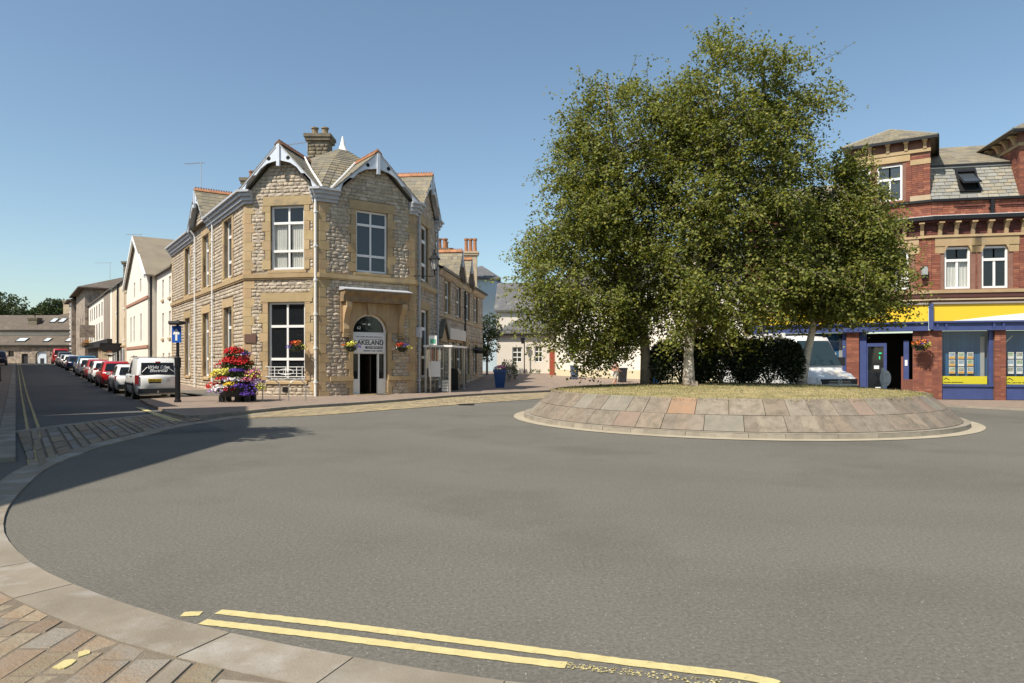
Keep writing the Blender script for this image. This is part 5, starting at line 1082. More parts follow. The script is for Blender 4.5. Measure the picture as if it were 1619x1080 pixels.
sg = empty('projecting_sign', fr.p(14, 5.5, 1), 'pale square projecting sign board on the white pub', 'sign'); mb = MB(); fr.box(mb, 13.9, 14.05, 4.9, 6.6, .3, 2.1); mb.build('board', m_gstone, sg)
fr, W = row(123.2, 142, 8.6); wn_ = [(a, a + 1.1, *z) for a in (4, 9, 14) for z in ((3.5, 5.6), (6.6, 8.6))]
gh = block('hipped_house', fr, W, 12, .8, 13.0, wn_, 'tall grey stone house with overhanging hipped roof at the far end of the parked cars', m_gstone, 'hip', 2.6, m_roofbr, ov=1.0); fr, W = row(142.2, 150, 8.0)
gh2 = block('narrow_house', fr, W, 9, .8, 12.4, [(3, 4, 3, 5.5)], 'narrow grey stone house with pale quoins beyond the hipped house', m_gstone, 'hip', 1.8, m_roofbr, ov=.8)
mb = MB(); z = 1
while z < 12: mb.tube([fr.p(W - .3, z, .02), fr.p(W - .3, z + .35, .02)], .35, 4); z += .7
mb.build('quoins', m_white, gh2, kind='stuff')
# long stone mill closing the street
ED = 121.0; fe = Fr((-135, ED), d=(1, 0)); e0 = 1.2
ew = [(50.6, 52.4, 2.2, 3.5), (28, 30, 2.2, 3.5), (47.0, 47.9, 2.2, 3.4)]
mill = empty('stone_mill', (-85, ED, e0), 'long low rubble stone mill with two brown slate roof tiers closing the street', 'building')
XL = lambda px: (px - CX) / FPX * ED + 135
ew = [(XL(13), XL(22), 2.5, 3.5), (XL(-60), XL(-50), 2.3, 3.5)]; dw = [(XL(34), XL(44), .6, 3.0)]
wl = MB(); holes_wall(wl, fe, 0, XL(128), .4, 4.5, ew + dw + [(XL(56), XL(75), .6, 3.4), (XL(88), XL(96), 2.6, 3.9), (XL(98), XL(108), 2.6, 3.9)], 0, .4); wl.build('wall', m_gstone, mill)
for h in ew + [(XL(88), XL(96), 2.6, 3.9), (XL(98), XL(108), 2.6, 3.9)]: window(fe, h, mill, o=-.2, vs=(.5,), hs=(.5,), fw=.06, mf=m_trim)
mb = MB(); fe.box(mb, *dw[0][:2], .6, 3.0, -.4, -.25); mb.build('door', m_trim, mill)
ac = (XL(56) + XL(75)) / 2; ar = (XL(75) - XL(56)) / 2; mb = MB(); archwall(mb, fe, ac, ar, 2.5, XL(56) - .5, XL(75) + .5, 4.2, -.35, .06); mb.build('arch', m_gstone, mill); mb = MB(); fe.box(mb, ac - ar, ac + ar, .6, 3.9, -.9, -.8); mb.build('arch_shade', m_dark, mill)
mb = MB(); fe.box(mb, ac - .75, ac + .75, .6, 3.7, -.35, -.2); fe.box(mb, ac - .35, ac + .35, 1.0, 2.2, -.2, -.19) if False else None; bd = mb.build('notice_board', mat('pale_board', (.6, .66, .72), rough=.6), mill); mb = MB(); fe.box(mb, ac - .35, ac + .35, .7, 2.2, -.2, -.18); mb.build('doorway', m_trim, bd)
def slope(fr, a0, a1, o0, z0, o1, z1, mat_, t, name='roof'):
    mb = MB(); q = [fr.p(a0, z0, o0), fr.p(a1, z0, o0), fr.p(a1, z1, o1), fr.p(a0, z1, o1)]; u = Vector((0, 0, .15)); mb.hexa([*q, *[v + u for v in q]]); return mb.build(name, mat_, t)
slope(fe, 0, XL(124), .4, 4.45, -3.2, 6.3, m_roofbr, mill); mb = MB(); fe.box(mb, 0, XL(124), 4.25, 4.5, .25, .5); fe.box(mb, 0, XL(126), 7.05, 7.3, -2.85, -2.6); mb.build('gutter', m_black, mill, kind='stuff')
mb = MB(); fe.box(mb, 0, XL(126), 4, 7.3, -9, -3.1); mb.build('upper_wall', m_render, mill); slope(fe, 0, XL(126), -2.7, 7.25, -7.6, 10.2, m_roofbr, mill); slope(fe, XL(126), 0, -12.5, 7.2, -7.6, 10.2, m_roofbr, mill)
m_skyl = mat('sky_reflection_pane', (.55, .6, .62), rough=.1, coat=.5)  # pale pane colour stands in for reflected sky
def skyl(px0, px1, o0, z0, o1, z1, t0, t1): 
    a0, a1 = XL(px0), XL(px1); f = lambda t: (o0 + (o1 - o0) * t, z0 + (z1 - z0) * t + .2); mb = MB(); q = [fe.p(a, f(t)[1], f(t)[0]) for a, t in ((a0, t0), (a1, t0), (a1, t1), (a0, t1))]; mb.hexa([*q, *[v + Vector((0, 0, .12)) for v in q]]); s = mb.build('skylight', m_trim, mill); c = sum(q, Vector()) / 4; mb = MB(); mb.quad(*[c + (v - c) * .85 + Vector((0, 0, .14)) for v in q]); mb.build('pane', m_skyl, s)
for a in ((48, 57), (62, 71), (97, 104)): skyl(*a, -2.7, 7.25, -7.6, 10.2, .45, .72)
for a in ((20, 36), (64, 73), (99, 108)): skyl(*a, .4, 4.45, -3.2, 6.3, .25, .6)
q = fe.p(XL(25), 0, -4.8); chimney(q.x, q.y, 1.6, 1.2, 7.5, 9.7, 1, mill, m_stone, m_stone); mb = MB(); fe.box(mb, XL(94), XL(103), 6.3, 7.0, -3.1, -3.05); mb.build('window', m_trim, mill)
h_ = block('hill_house', Fr(at(88, 500, 150)[:2], d=(1, 0)), 9, 8, 3, 11.4, [], 'pale hipped roof house on the rise behind the mill roof', m_render, 'hip', 2.0, m_roofbr, ov=.5); q = at(108, 490, 152); chimney(q.x, q.y, 1.6, 1, 9, 15.2, 0, h_, m_buff)
# blue rendered house, cottage and long cream wall in the middle distance
fb = Fr(at(745, 430, 70)[:2], d=(.995, .1)); X = lambda px, d=70: (px - CX) / FPX * d
bl = block('blue_house', Fr((X(738), 69.6), d=(.997, .077)), X(786.5) - X(738), 7, 0, 10.2, [], 'pale blue rendered house with dark blue side behind the stone wing', m_rendblue, 'hip', 1.7, m_slate3, ov=.35)
mb = MB(); mb.box(X(786.5) + .005, X(786.5) + .03, 69.5, 70.3, .3, 10) if False else None
fs_ = Fr((X(786.5) + .02, 69.8), d=(.12, .993)); mb = MB(); fs_.box(mb, 0, 6.5, .3, 10.1, -.05, .02); mb.build('side_render', m_rendblue2, bl); q = at(744, 398, 68); chimney(q.x, q.y, 1.3, .8, 8, q.z, 3, bl, m_buff, m_terra, ph=1.35, pw=.2)
fc = Fr((X(786, 62), 61.2), d=(.99, -.05)); cw = [(at(817, 0, 61).x - fc.o[0] - .38, at(817, 0, 61).x - fc.o[0] + .5, 1.6, 2.95), (at(846, 0, 61).x - fc.o[0], at(846, 0, 61).x - fc.o[0] + .72, 1.6, 3.05)]
ct = block('cottage', fc, 9.0, 6, .2, 4.3, cw, 'white cottage with two dark sash windows and a slate roof left of the trees', m_render, 'none', hs=(.33, .66), frame=m_white)
mb = MB(); u = Vector((0, 0, .1)); q = [fc.p(-.2, 4.15, .3), fc.p(9, 4.15, .3), fc.p(9, 6.0, -3.2), fc.p(2.6, 6.0, -3.2)]; mb.hexa([*q, *[v + u for v in q]]); mb.build('lower_roof', m_slate3, ct); mb = MB(); fc.box(mb, -.3, 9, 4.0, 4.14, .1, .35); mb.build('gutter', m_black, ct)
mb = MB(); fc.box(mb, -.3, 12, 4.5, 6.4, -8.5, -3.3); mb.build('upper_wall', m_render, ct); slope(fc, -.5, 12, -3.0, 6.35, -7.4, 9.4, m_slate3, ct, 'upper_roof')
lc = empty('wall_lamp', fc.p(2.6, 2, .1), 'old street lamp on a slim post against the white cottage wall', 'street lamp'); px = at(829, 0, 60.6).x; mb = MB(); mb.tube([(px, 60.5, .45), (px, 60.5, 3.4)], .05, 6); mb.build('post', m_iron, lc); mb = MB(); mb.lathe((px - .15, 60.45, 3.25), [(.12, 0), (.2, .45), (.25, .47), (.08, .65)], 6); mb.build('lantern', m_iron, lc)
rp = empty('red_porch', (at(873, 0, 58).x, 58, .5), 'orange red painted porch post between the cottage and the cream building', 'porch'); mb = MB(); mb.box(at(869, 0, 58).x, at(877, 0, 58).x, 57.8, 58.3, .3, 2.7); mb.build('post', mat('red_orange_paint', (.36, .075, .04), rough=.6), rp)
fcw = Fr((at(880, 0, 57).x, 57), d=(.8, -.6))
cwall = block('cream_building', fcw, 15.5, 6, .1, 7.6, [(1.0, 2.2, 2.2, 4.2), (4.2, 5.4, 2.2, 4.2), (8, 9.2, 4.6, 6.2), (12.5, 13.9, 4.7, 6.3)], 'long cream rendered building behind the birch trees', m_render2, 'gable', 2.4, m_slate3, cat='building')
mb = MB(); fcw.box(mb, 0, 15.5, .1, 1.0, 0, .03); mb.build('plinth', mat('yellowish_render', (.62, .54, .36), rough=.9), cwall)
q = fcw.p(9.8, 0, 0); sgn = empty('car_park_sign', fcw.p(10.3, 2, .05), 'white private car park sign on the cream wall', 'sign'); mb = MB(); fcw.box(mb, 9.0, 11.6, 1.75, 2.65, .01, .04); mb.build('board', m_white, sgn); text('PRIVATE', fcw, 10.3, 2.42, .042, .42, m_txt, sgn, bold=.012); text('CAR PARK', fcw, 10.3, 1.98, .042, .42, m_txt, sgn, bold=.012)
c2 = Fr(fcw.xy(15.55, 0), d=(.93, -.36)); pc = block('pale_shop', c2, 2.6, 7, 0, 7.8, [(.5, 1.9, 4.4, 5.6)], 'narrow pale rendered building between the cream wall and the brick building', m_render2, 'gable', 2, m_slate3, cat='building')
# buildings left of the frame, whose shade covers the street
lb = [(-12.6, 8.4), (-13.6, 11.6), (-15.9, 17.5), (-22, 14), (-30, 0), (-12.4, -8)]
t = empty('corner_house', (-14, 8, 0), 'tall rendered corner house standing just left of the frame across the street', 'house'); mb = MB(); mb.slab(lb[::-1], 0, 11.4); mb.build('wall', m_render, t); mb = MB(); c = (-19, 6)
mb.slab([(c[0] + (x - c[0]) * 1.03, c[1] + (y - c[1]) * 1.03) for x, y in lb[::-1]], 11.4, 11.7); mb.build('roof', m_slate3, t); chimney(-13.4, 9.6, .9, .7, 11, 13.0, 3, t, m_brickd)
fl = Fr(lb[5], d=((lb[0][0] - lb[5][0]) / 16.4, (lb[0][1] - lb[5][1]) / 16.4))
for a in (2, 5.5, 9, 12.5):
    for z in (1, 4.5, 8): mb = MB(); fl.box(mb, a, a + 1.2, z, z + 1.9, -.05, .03); mb.build('window', m_gl, t)
t = empty('left_terrace', (*SL(60, -6), 0), 'stone terrace standing just outside the left edge of the street', 'house')
for s0, s1, z in ((25.3, 60, 9.3), (60.2, 108, 10.2), (110.5, 139, 9.6)):
    mb = MB(); mb.slab([SL(s1, -2.7), SL(s1, -11), SL(s0, -11), SL(s0, -2.7)], -.5, z); mb.build('wall', m_gstone, t); mb = MB(); a, b, c_, d_ = [Vector((*SL(s, l), zz)) for s, l, zz in ((s0, -2.5, z), (s1, -2.5, z), (s1, -6.8, z + 2), (s0, -6.8, z + 2))]; mb.hexa([a, b, c_, d_, *[v + Vector((0, 0, .12)) for v in (a, b, c_, d_)]]); mb.build('roof', m_slate3, t)
# ------------------------------------------------------------------ vegetation helpers
def leafcloud(name, P, D, L, W, mat_, parent, fold=.25, face=None, spread=1.):
    n = len(P); D = D / np.linalg.norm(D, axis=1, keepdims=True); r = nrng.normal(size=(n, 3)) * spread + np.array(face if face is not None else (0, 0, 0)); S = np.cross(D, r); S /= np.linalg.norm(S, axis=1, keepdims=True) + 1e-9; U = np.cross(S, D)
    L = L * nrng.uniform(.7, 1.25, n)[:, None]; Wd = W * nrng.uniform(.7, 1.2, n)[:, None]; V = np.empty((n, 4, 3))
    V[:, 0] = P; V[:, 1] = P + D * L * .45 + S * Wd * .5 + U * Wd * fold; V[:, 2] = P + D * L; V[:, 3] = P + D * L * .45 - S * Wd * .5 + U * Wd * fold
    b = np.arange(n)[:, None] * 4; Fc = np.concatenate([b + np.array([[0, 1, 2]]), b + np.array([[0, 2, 3]])], 1).reshape(-1, 3)
    return npmesh(name, V.reshape(-1, 3), Fc, mat_, parent)
def bez(a, b, c, n): return [a * (1 - t) ** 2 + b * 2 * t * (1 - t) + c * t * t for t in np.linspace(0, 1, n)]
def birch(base, trunk, rows, D, label, nb, ns, seed, lean=0, r0=.17, bark=None, dense=1.):
    """trunk: list of (x px, y px); rows: crown outline (y px, left px, right px) seen from the square, turned into metres at depth D"""
    r = random.Random(seed); rg = np.random.default_rng(seed); root = empty('birch_tree', (base[0], base[1], base[2]), label, 'tree', 'birch trees on the roundabout')
    tp = [Vector(base)] + [at(x, y, D) for x, y in trunk]; t2 = [tuple(v) for v in tp]; k = len(tp); mb = MB(); mb.tube(tp, [r0 * (1.25 if i == 0 else 1) * (1 - i / (k - .5)) ** .8 + .012 for i in range(k)], 9); mb.build('trunk', bark or m_bark, root, smooth=True)
    Z = [CH - (y - HZ) / FPX * D for y, _, _ in rows][::-1]; XL_ = [(a - CX) / FPX * D for _, a, _ in rows][::-1]; XR_ = [(b - CX) / FPX * D for _, _, b in rows][::-1]
    zmin, zmax = Z[0], Z[-1]
    def env(z): return float(np.interp(z, Z, XL_)), float(np.interp(z, Z, XR_))
    tz = [v.z for v in tp]
    def tpt(z): return Vector((float(np.interp(z, tz, [v.x for v in tp])), float(np.interp(z, tz, [v.y for v in tp])), z))
    zz = np.linspace(zmin, zmax, 40); wts = np.array([max(env(z)[1] - env(z)[0], .1) ** 1.25 for z in zz]); wts /= wts.sum()
    bm = MB(); tw = MB(); P = []; Dv = []
    for b in range(nb):
        z = float(rg.choice(zz, p=wts)) + r.uniform(-.15, .15); z = min(max(z, zmin), zmax); l, rr = env(z); c = (l + rr) / 2; hw = (rr - l) / 2; a = r.uniform(0, 2 * pi); f = sqrt(r.uniform(.12, 1.0)) * (1 + .06 * sin(3 * a + z * 2.1) + .05 * sin(5 * z))
        f = min(f, 1.03); hy = min(hw * .95, 3.1); tip = Vector((c + cos(a) * hw * f, base[1] + (D - base[1]) * .6 + sin(a) * hy * f, z))
        zs = max(min(z - r.uniform(.2, .5) * (hw * f + .6), tz[-1] - .1), 1.6 + base[2] if base[2] < 2 else z); zs = max(zs, 2.6); s = tpt(zs); mid = (s + tip) / 2 + Vector((0, 0, .25 * hw * f))
        pts = bez(s, mid, tip, 6)
        if b % 3 == 0 and z < zmax - 1.2: bm.tube(pts, [.045, .036, .028, .02, .013, .006], 4, False)
        out = Vector((tip.x - s.x, tip.y - s.y, 0)); out = out.normalized() if out.length > .1 else Vector((r.uniform(-1, 1), r.uniform(-1, 1), 0)).normalized()
        for q in range(ns):
            o = pts[-1].lerp(pts[3], r.random() ** 1.5) + Vector((r.gauss(0, .22), r.gauss(0, .22), r.gauss(0, .18))); top = (zmax - z) / (zmax - zmin)
            d0 = (out * r.uniform(.1, .8) + Vector((r.gauss(0, .45), r.gauss(0, .45), r.uniform(.0, .9) if top < .25 else r.uniform(-.2, .45)))); ln = r.uniform(.35, .85) * (1 if top > .12 else .8); e = o + d0 * ln * .6; f2 = e + Vector((d0.x * .25, d0.y * .25, -ln * r.uniform(.35, .9) if top > .15 else ln * .35))
            ap = bez(o, e, f2, 5); m = int(r.randint(9, 16) * dense)
            if q % 5 == 0: tw.tube(ap[::2], [.008, .006, .003], 3, False)
            for _ in range(m):
                t = r.random(); i = min(int(t * 4), 3); v = ap[i].lerp(ap[i + 1], t * 4 - i); P.append((v.x + r.gauss(0, .05), v.y + r.gauss(0, .05), v.z + r.gauss(0, .05))); g_ = r.random() * 2 * pi; Dv.append((cos(g_), sin(g_), r.uniform(-1.3, .3)))
    bm.build('branches', m_twig, root, kind='stuff'); tw.build('twigs', m_twig, root, kind='stuff')
    leafcloud('crown', np.array(P), np.array(Dv), .094, .078, m_leaf, root, face=(-sdir.x * .9, -sdir.y * .9, -sdir.z * .9) if False else tuple(sdir * 1.1), spread=.48); return root
b1 = at(1023, 607, 21.9); b2 = at(1089, 613, 20.3); b3 = at(1266, 608, 21.2)
def ground_on(b): return (b.x, b.y, .78 + .2 * (1 - min(1, ((b.x - RC[0]) ** 2 + (b.y - RC[1]) ** 2) / 28)))
birch(ground_on(b1), [(1021, 560), (1013, 480), (1000, 400), (985, 300), (968, 200), (958, 130)], [(140, 940, 966), (160, 922, 1050), (185, 900, 1110), (235, 882, 1125), (290, 862, 1085), (350, 832, 1080), (400, 812, 1070), (450, 806, 1065), (490, 815, 1060), (530, 840, 1040), (560, 856, 990), (578, 866, 960)], 21.9, 'leftmost birch with a leaning trunk coloured dark for shade and branches drooping low over the kerb', 370, 19, 3, bark=m_barkd, r0=.17)  # darker bark than the other birches puts trunk shade into the colour
birch(ground_on(b2), [(1089, 560), (1094, 500), (1102, 400), (1116, 300), (1130, 200), (1138, 130)], [(66, 1120, 1146), (86, 1108, 1190), (112, 1070, 1252), (145, 1040, 1295), (185, 1030, 1308), (240, 1035, 1296), (320, 1035, 1280), (400, 1025, 1285), (460, 1030, 1280), (500, 1040, 1250), (530, 1050, 1210), (552, 1060, 1160)], 20.6, 'tallest birch, in the middle, with a straight white trunk', 370, 19, 8, r0=.145)
birch(ground_on(b3), [(1276, 560), (1285, 520), (1292, 450), (1305, 370), (1318, 300), (1325, 250)], [(262, 1312, 1338), (285, 1290, 1362), (315, 1270, 1388), (355, 1252, 1406), (400, 1238, 1418), (450, 1228, 1424), (470, 1226, 1418), (492, 1245, 1400)], 21.3, 'smallest birch, rightmost, in front of the white minibus', 250, 19, 21, r0=.12)
# dark clipped shrubs between the trunks
def shrub(name, c, rx, ry, h, label, n, mat_, cat='shrub', leaf=.06, z0=None, group=None, flat=.5, stems=True):
    t = empty(name, c, label, cat, group); u = nrng.normal(size=(n, 3)); u /= np.linalg.norm(u, axis=1, keepdims=True); u[:, 2] = np.abs(u[:, 2]) * 1.1 - .1; k = nrng.uniform(.55, 1.04, n) ** .5 * (1 + .1 * np.sin(u[:, 0] * 7 + u[:, 2] * 5) + .08 * np.sin(u[:, 1] * 9))
    sq = np.sign(u) * np.abs(u) ** flat; k = k if flat > .5 else nrng.uniform(.3, 1.04, n) ** .45; P = np.stack([c[0] + sq[:, 0] * rx * k, c[1] + sq[:, 1] * ry * k, c[2] + np.clip(sq[:, 2], -.05, 1.2) * h * k], 1); leafcloud('foliage', P, u + nrng.normal(size=(n, 3)) * .8, leaf, leaf * .6, mat_, t)
    if stems:
        mb = MB()
        for _ in range(7): a = rnd.uniform(0, 6.28); mb.tube([Vector(c), Vector((c[0] + cos(a) * rx * .3, c[1] + sin(a) * ry * .3, c[2] + h * .4)), Vector((c[0] + cos(a) * rx * .6, c[1] + sin(a) * ry * .6, c[2] + h * .8))], [.03, .02, .01], 4)
        mb.build('stem', m_barkd, t, kind='stuff')
    return t
gz = lambda x, y: .79 + .2 * (1 - min(1, ((x - RC[0]) ** 2 + (y - RC[1]) ** 2) / 28))
for x, rx, h, lab in ((1077, 1.0, 1.38, 'dark clipped evergreen shrub behind the middle birch trunk'), (1140, 1.0, 1.5, 'dark clipped evergreen shrub right of the middle birch trunk'), (1215, 1.0, 1.45, 'dark clipped evergreen shrub in front of the minibus side')):
    X_ = (x - CX) / FPX * 21.7; shrub('evergreen_shrub', (X_, 21.7, gz(X_, 21.7) - .02), rx, .8, h, lab, 15000, m_hleaf, group='clipped shrubs on the roundabout', leaf=.095)
mb = MB(); q = at(1097, 612, 19.9); z = gz(q.x, q.y); t = empty('marker_stone', (q.x, q.y, z), 'small pale marker block beside the middle birch trunk', 'marker stone'); mb.hexa([(q.x - .1, q.y - .08, z - .05), (q.x + .1, q.y - .08, z - .05), (q.x + .1, q.y + .08, z - .05), (q.x - .1, q.y + .08, z - .05), (q.x - .09, q.y - .07, z + .17), (q.x + .09, q.y - .07, z + .15), (q.x + .09, q.y + .07, z + .15), (q.x - .09, q.y + .07, z + .17)]); mb.build('block', m_gstone, t)
# ------------------------------------------------------------------ flowers
def flowers(c, rx, ry, rz, n, col, size=.04, low=-.2):
    mb = MB(); c = Vector(c)
    for _ in range(n):
        while True:
            u = Vector((rnd.gauss(0, 1), rnd.gauss(0, 1), rnd.gauss(0, 1))).normalized()
            if u.z > low: break
        k = rnd.uniform(.8, 1.08); p = c + Vector((u.x * rx * k, u.y * ry * k, u.z * rz * k)); nrm = (u + Vector((rnd.gauss(0, .4), rnd.gauss(0, .4), rnd.gauss(0, .4)))).normalized(); a = nrm.cross(Vector((.3, .2, 1))).normalized(); b = nrm.cross(a); s = size * rnd.uniform(.7, 1.2); m = len(mb.v); mb.v.append(tuple(p - nrm * s * .35))
        for j in range(6): mb.v.append(tuple(p + (a * cos(j * pi / 3) + b * sin(j * pi / 3)) * s * (1 if j % 2 else .75)))
        mb.f += [(m, m + 1 + j, m + 1 + (j + 1) % 6) for j in range(6)]
    return mb
def foliage(c, rx, ry, rz, n, parent, leaf=.07, name='foliage'):
    u = nrng.normal(size=(n, 3)); u /= np.linalg.norm(u, axis=1, keepdims=True); k = nrng.uniform(.5, 1.03, n); P = np.array(c) + u * np.array([rx, ry, rz]) * k[:, None]; return leafcloud(name, P, u + nrng.normal(size=(n, 3)) * .6, leaf, leaf * .7, m_gleaf, parent)
pc_ = at(376, 640, 27.2); px0, py0 = pc_.x, pc_.y
tw_ = empty('flower_tower', (px0, py0, .1), 'tiered tower planter overflowing with red, yellow and purple flowers on the corner pavement', 'planter')
mb = MB()
for sx in (-.5, .12, .5): mb.box(px0 + sx - .09, px0 + sx + .09, py0 - .4, py0 - .22, .1, .36); mb.box(px0 + sx - .09, px0 + sx + .09, py0 + .22, py0 + .4, .1, .36)
mb.build('foot', m_trim, tw_, kind='stuff'); mb = MB(); mb.lathe((px0, py0, .3), [(.62, 0), (.78, .32), (.82, .34), (.82, .4), (.7, .4)], 16); mb.build('tub', m_trim, tw_)
for z, r in ((.8, .62), (1.2, .48), (1.6, .33)): mb = MB(); mb.lathe((px0, py0, z - .12), [(r * .8, 0), (r, .2), (r, .24)], 14); mb.build('tier', m_trim, tw_)
for z, r, h, n in ((.66, .86, .24, 1700), (1.12, .78, .28, 1500), (1.55, .6, .28, 1100), (1.95, .42, .24, 800)): foliage((px0, py0, z), r, r, h, n, tw_, .085)
def ft(x, z, rx, rz, col, n, dy=-.25, s=.037): mb = flowers((px0 + x, py0 + dy, z), rx * 1.08, .45, rz * 1.1, int(n * 1.7), FLC[col], s); mb.build('flower_cluster', FLC[col], tw_, kind='stuff')
for a in [(-.05, 2.05, .34, .2, 'red', 150), (-.02, 1.72, .5, .16, 'red', 150), (.35, 1.78, .18, .16, 'crimson', 40), (.1, 1.66, .3, .1, 'crimson', 30), (.42, 1.98, .1, .1, 'purple', 14), (-.62, 1.45, .15, .14, 'crimson', 30), (.2, 1.32, .26, .09, 'purple', 80, -.55), (-.5, 1.2, .34, .2, 'lemon', 110, -.35), (-.72, 1.08, .18, .22, 'yellow', 60, -.3), (-.2, 1.28, .2, .14, 'lemon', 40, -.45), (.7, 1.2, .28, .22, 'pink', 45), (.72, 1.1, .3, .24, 'lemon', 40), (.75, 1.0, .25, .2, 'crimson', 25), (-.28, 1.0, .26, .1, 'red', 60, -.6), (.1, .95, .3, .1, 'white', 70, -.65), (.55, .95, .25, .12, 'pink', 40, -.5), (-.1, .98, .22, .09, 'lilac', 30, -.6), (.08, .78, .2, .12, 'yellow', 60, -.8), (-.78, .7, .22, .18, 'red', 70, -.4), (-.35, .62, .3, .16, 'white', 80, -.7), (-.6, .5, .3, .15, 'lilac', 50, -.6), (.35, .72, .26, .1, 'purple', 70, -.75), (.75, .6, .26, .2, 'purple', 55, -.45), (.3, 1.6, .3, .14, 'red', 70, -.3), (-.3, 1.62, .25, .12, 'red', 60, -.3), (.95, .6, .16, .22, 'lemon', 40, -.2), (.62, .4, .22, .12, 'purple', 50, -.6), (.0, .6, .2, .1, 'crimson', 40, -.8), (.85, .85, .2, .14, 'lilac', 40, -.2)]: ft(*a)
def basket(c, wall, cols, label, r=.3, group='hanging flower baskets', hang=True):
    c = Vector(c); t = empty('hanging_basket', c, label, 'flower basket', group); mb = MB(); mb.lathe(c + Vector((0, 0, -.24)), [(.1, 0), (.2, .08), (r * .9, .22)], 12); mb.build('bowl', m_black, t); foliage(c, r * 1.15, r * 1.15, r * .75, 420, t, .06)
    mb = MB(); top = Vector(wall) + Vector((0, 0, .5)); mb.tube([Vector(wall), top, top + (c - Vector(wall)) * 1.0 + Vector((0, 0, .02))], .014, 5); mb.tube([c + Vector((0, 0, .5)), c], .008, 4); mb.build('bracket', m_iron, t)
    for dx, dy, dz, col, n in cols: flowers(c + Vector((dx, dy, dz)), r * .62, r * .62, r * .5, n, None, .036).build('flower_cluster', FLC[col], t, kind='stuff')
    return t
K1 = [(0, -.1, .1, 'orange', 50), (-.1, -.1, .12, 'red', 30), (-.3, -.05, -.05, 'purple', 35), (.3, 0, -.08, 'lemon', 25), (.1, -.12, .16, 'orange', 25)]
q = F1.p(2.8, 2.35, .55); basket(q, F1.p(2.8, 2.4, .04), K1, 'hanging basket of orange and purple flowers beside the tall ground floor window')
q = F2.p(1.3, 2.38, .5); basket(q, F2.p(1.3, 2.4, .06), [(0, -.1, .05, 'lemon', 80), (.1, -.1, .1, 'lemon', 40), (-.26, 0, .05, 'orange', 18), (.3, 0, -.04, 'purple', 18)], 'hanging basket of pale yellow flowers left of the arched doorway')
q = F2.p(3.95, 2.38, .5); basket(q, F2.p(3.95, 2.4, .06), [(-.08, -.1, .08, 'red', 55), (-.16, -.1, .05, 'orange', 25), (.18, -.08, .04, 'purple', 35), (.34, 0, -.08, 'lemon', 25), (-.3, 0, -.08, 'white', 15)], 'hanging basket of red and purple flowers right of the arched doorway')
q = FS.p(7.42, 2.38, .55); basket(q, FS.p(7.42, 2.5, .08), [(-.2, 0, .05, 'orange', 50), (0, -.1, .12, 'orange', 30), (.02, -.18, .05, 'purple', 30), (.22, -.05, .0, 'lemon', 60), (.1, -.1, -.1, 'yellow', 40)], 'hanging basket of orange and yellow flowers on the brick shop pillar')
for k, (a, cl) in enumerate(((15.2, 'purple'), (17.0, 'lilac'), (18.8, 'lemon'))):
    basket(FR.p(a, 2.5, .6), FR.p(a, 2.6, .05), [(0, 0, .0, cl, 40)], ['dark hanging basket with purple flowers, nearest on the stone wing', 'dark hanging basket with lilac flowers, middle one on the stone wing', 'hanging basket with yellow flowers, farthest on the stone wing'][k], .32)
fr, W = row(91.7, 123, 9.1)
for k, (a, z) in enumerate(((7.5, 3.9), (10.5, 4.0), (13, 4.2))):
    basket(fr.p(a, z, 1.1), fr.p(a, z + .1, .1), [(0, 0, .15, 'orange', 60), (.2, 0, .1, 'yellow', 50), (-.2, 0, .1, 'orange', 40)], ['orange flower basket hanging on the white pub, farthest along', 'orange flower basket hanging on the white pub, between two others', 'orange flower basket hanging on the white pub, nearest the cream house'][k], .65)
fr, W = row(77.2, 91.5, 9.1); basket(fr.p(8.6, 2.4, 1.1), fr.p(8.6, 2.6, .1), [(0, 0, .1, 'orange', 50), (.2, 0, .0, 'white', 40), (-.2, 0, .05, 'yellow', 30)], 'mixed flower basket under the dark oval pub sign', .6)
# blue square planter
q = at(790.5, 614, 41.5); x, y = q.x, q.y; t = empty('blue_planter', (x, y, .1), 'tall square blue planter with pink flowers on the pavement', 'planter'); mb = MB(); mb.hexa([(x - .26, y - .26, .1), (x + .26, y - .26, .1), (x + .26, y + .26, .1), (x - .26, y + .26, .1), (x - .37, y - .37, 1.02), (x + .37, y - .37, 1.02), (x + .37, y + .37, 1.02), (x - .37, y + .37, 1.02)]); mb.build('pot', m_blue2 if False else mat('planter_blue', (.02, .07, .2), rough=.35), t)
mb = MB(); mb.box(x - .41, x + .41, y - .41, y + .41, 1.02, 1.2); mb.build('rim', bpy.data.materials['planter_blue'], t); foliage((x, y, 1.24), .36, .36, .14, 300, t, .07); flowers((x, y, 1.3), .36, .36, .14, 90, None, .05).build('flower_cluster', FLC['pink'], t, kind='stuff'); flowers((x + .1, y, 1.36), .14, .14, .1, 20, None, .05).build('flower_cluster', FLC['white'], t, kind='stuff')
shrub('garden_shrub', (*at(805, 0, 50)[:2], .2), .6, .5, 1.6, 'tall leafy shrub with pale flowers in front of the cottage', 900, m_gleaf, leaf=.13); 
shrub('wall_weed', (*at(846, 0, 60)[:2], .55), .5, .3, .4, 'low green weeds at the foot of the cottage wall', 150, m_gleaf, leaf=.12, cat='plant', stems=False)
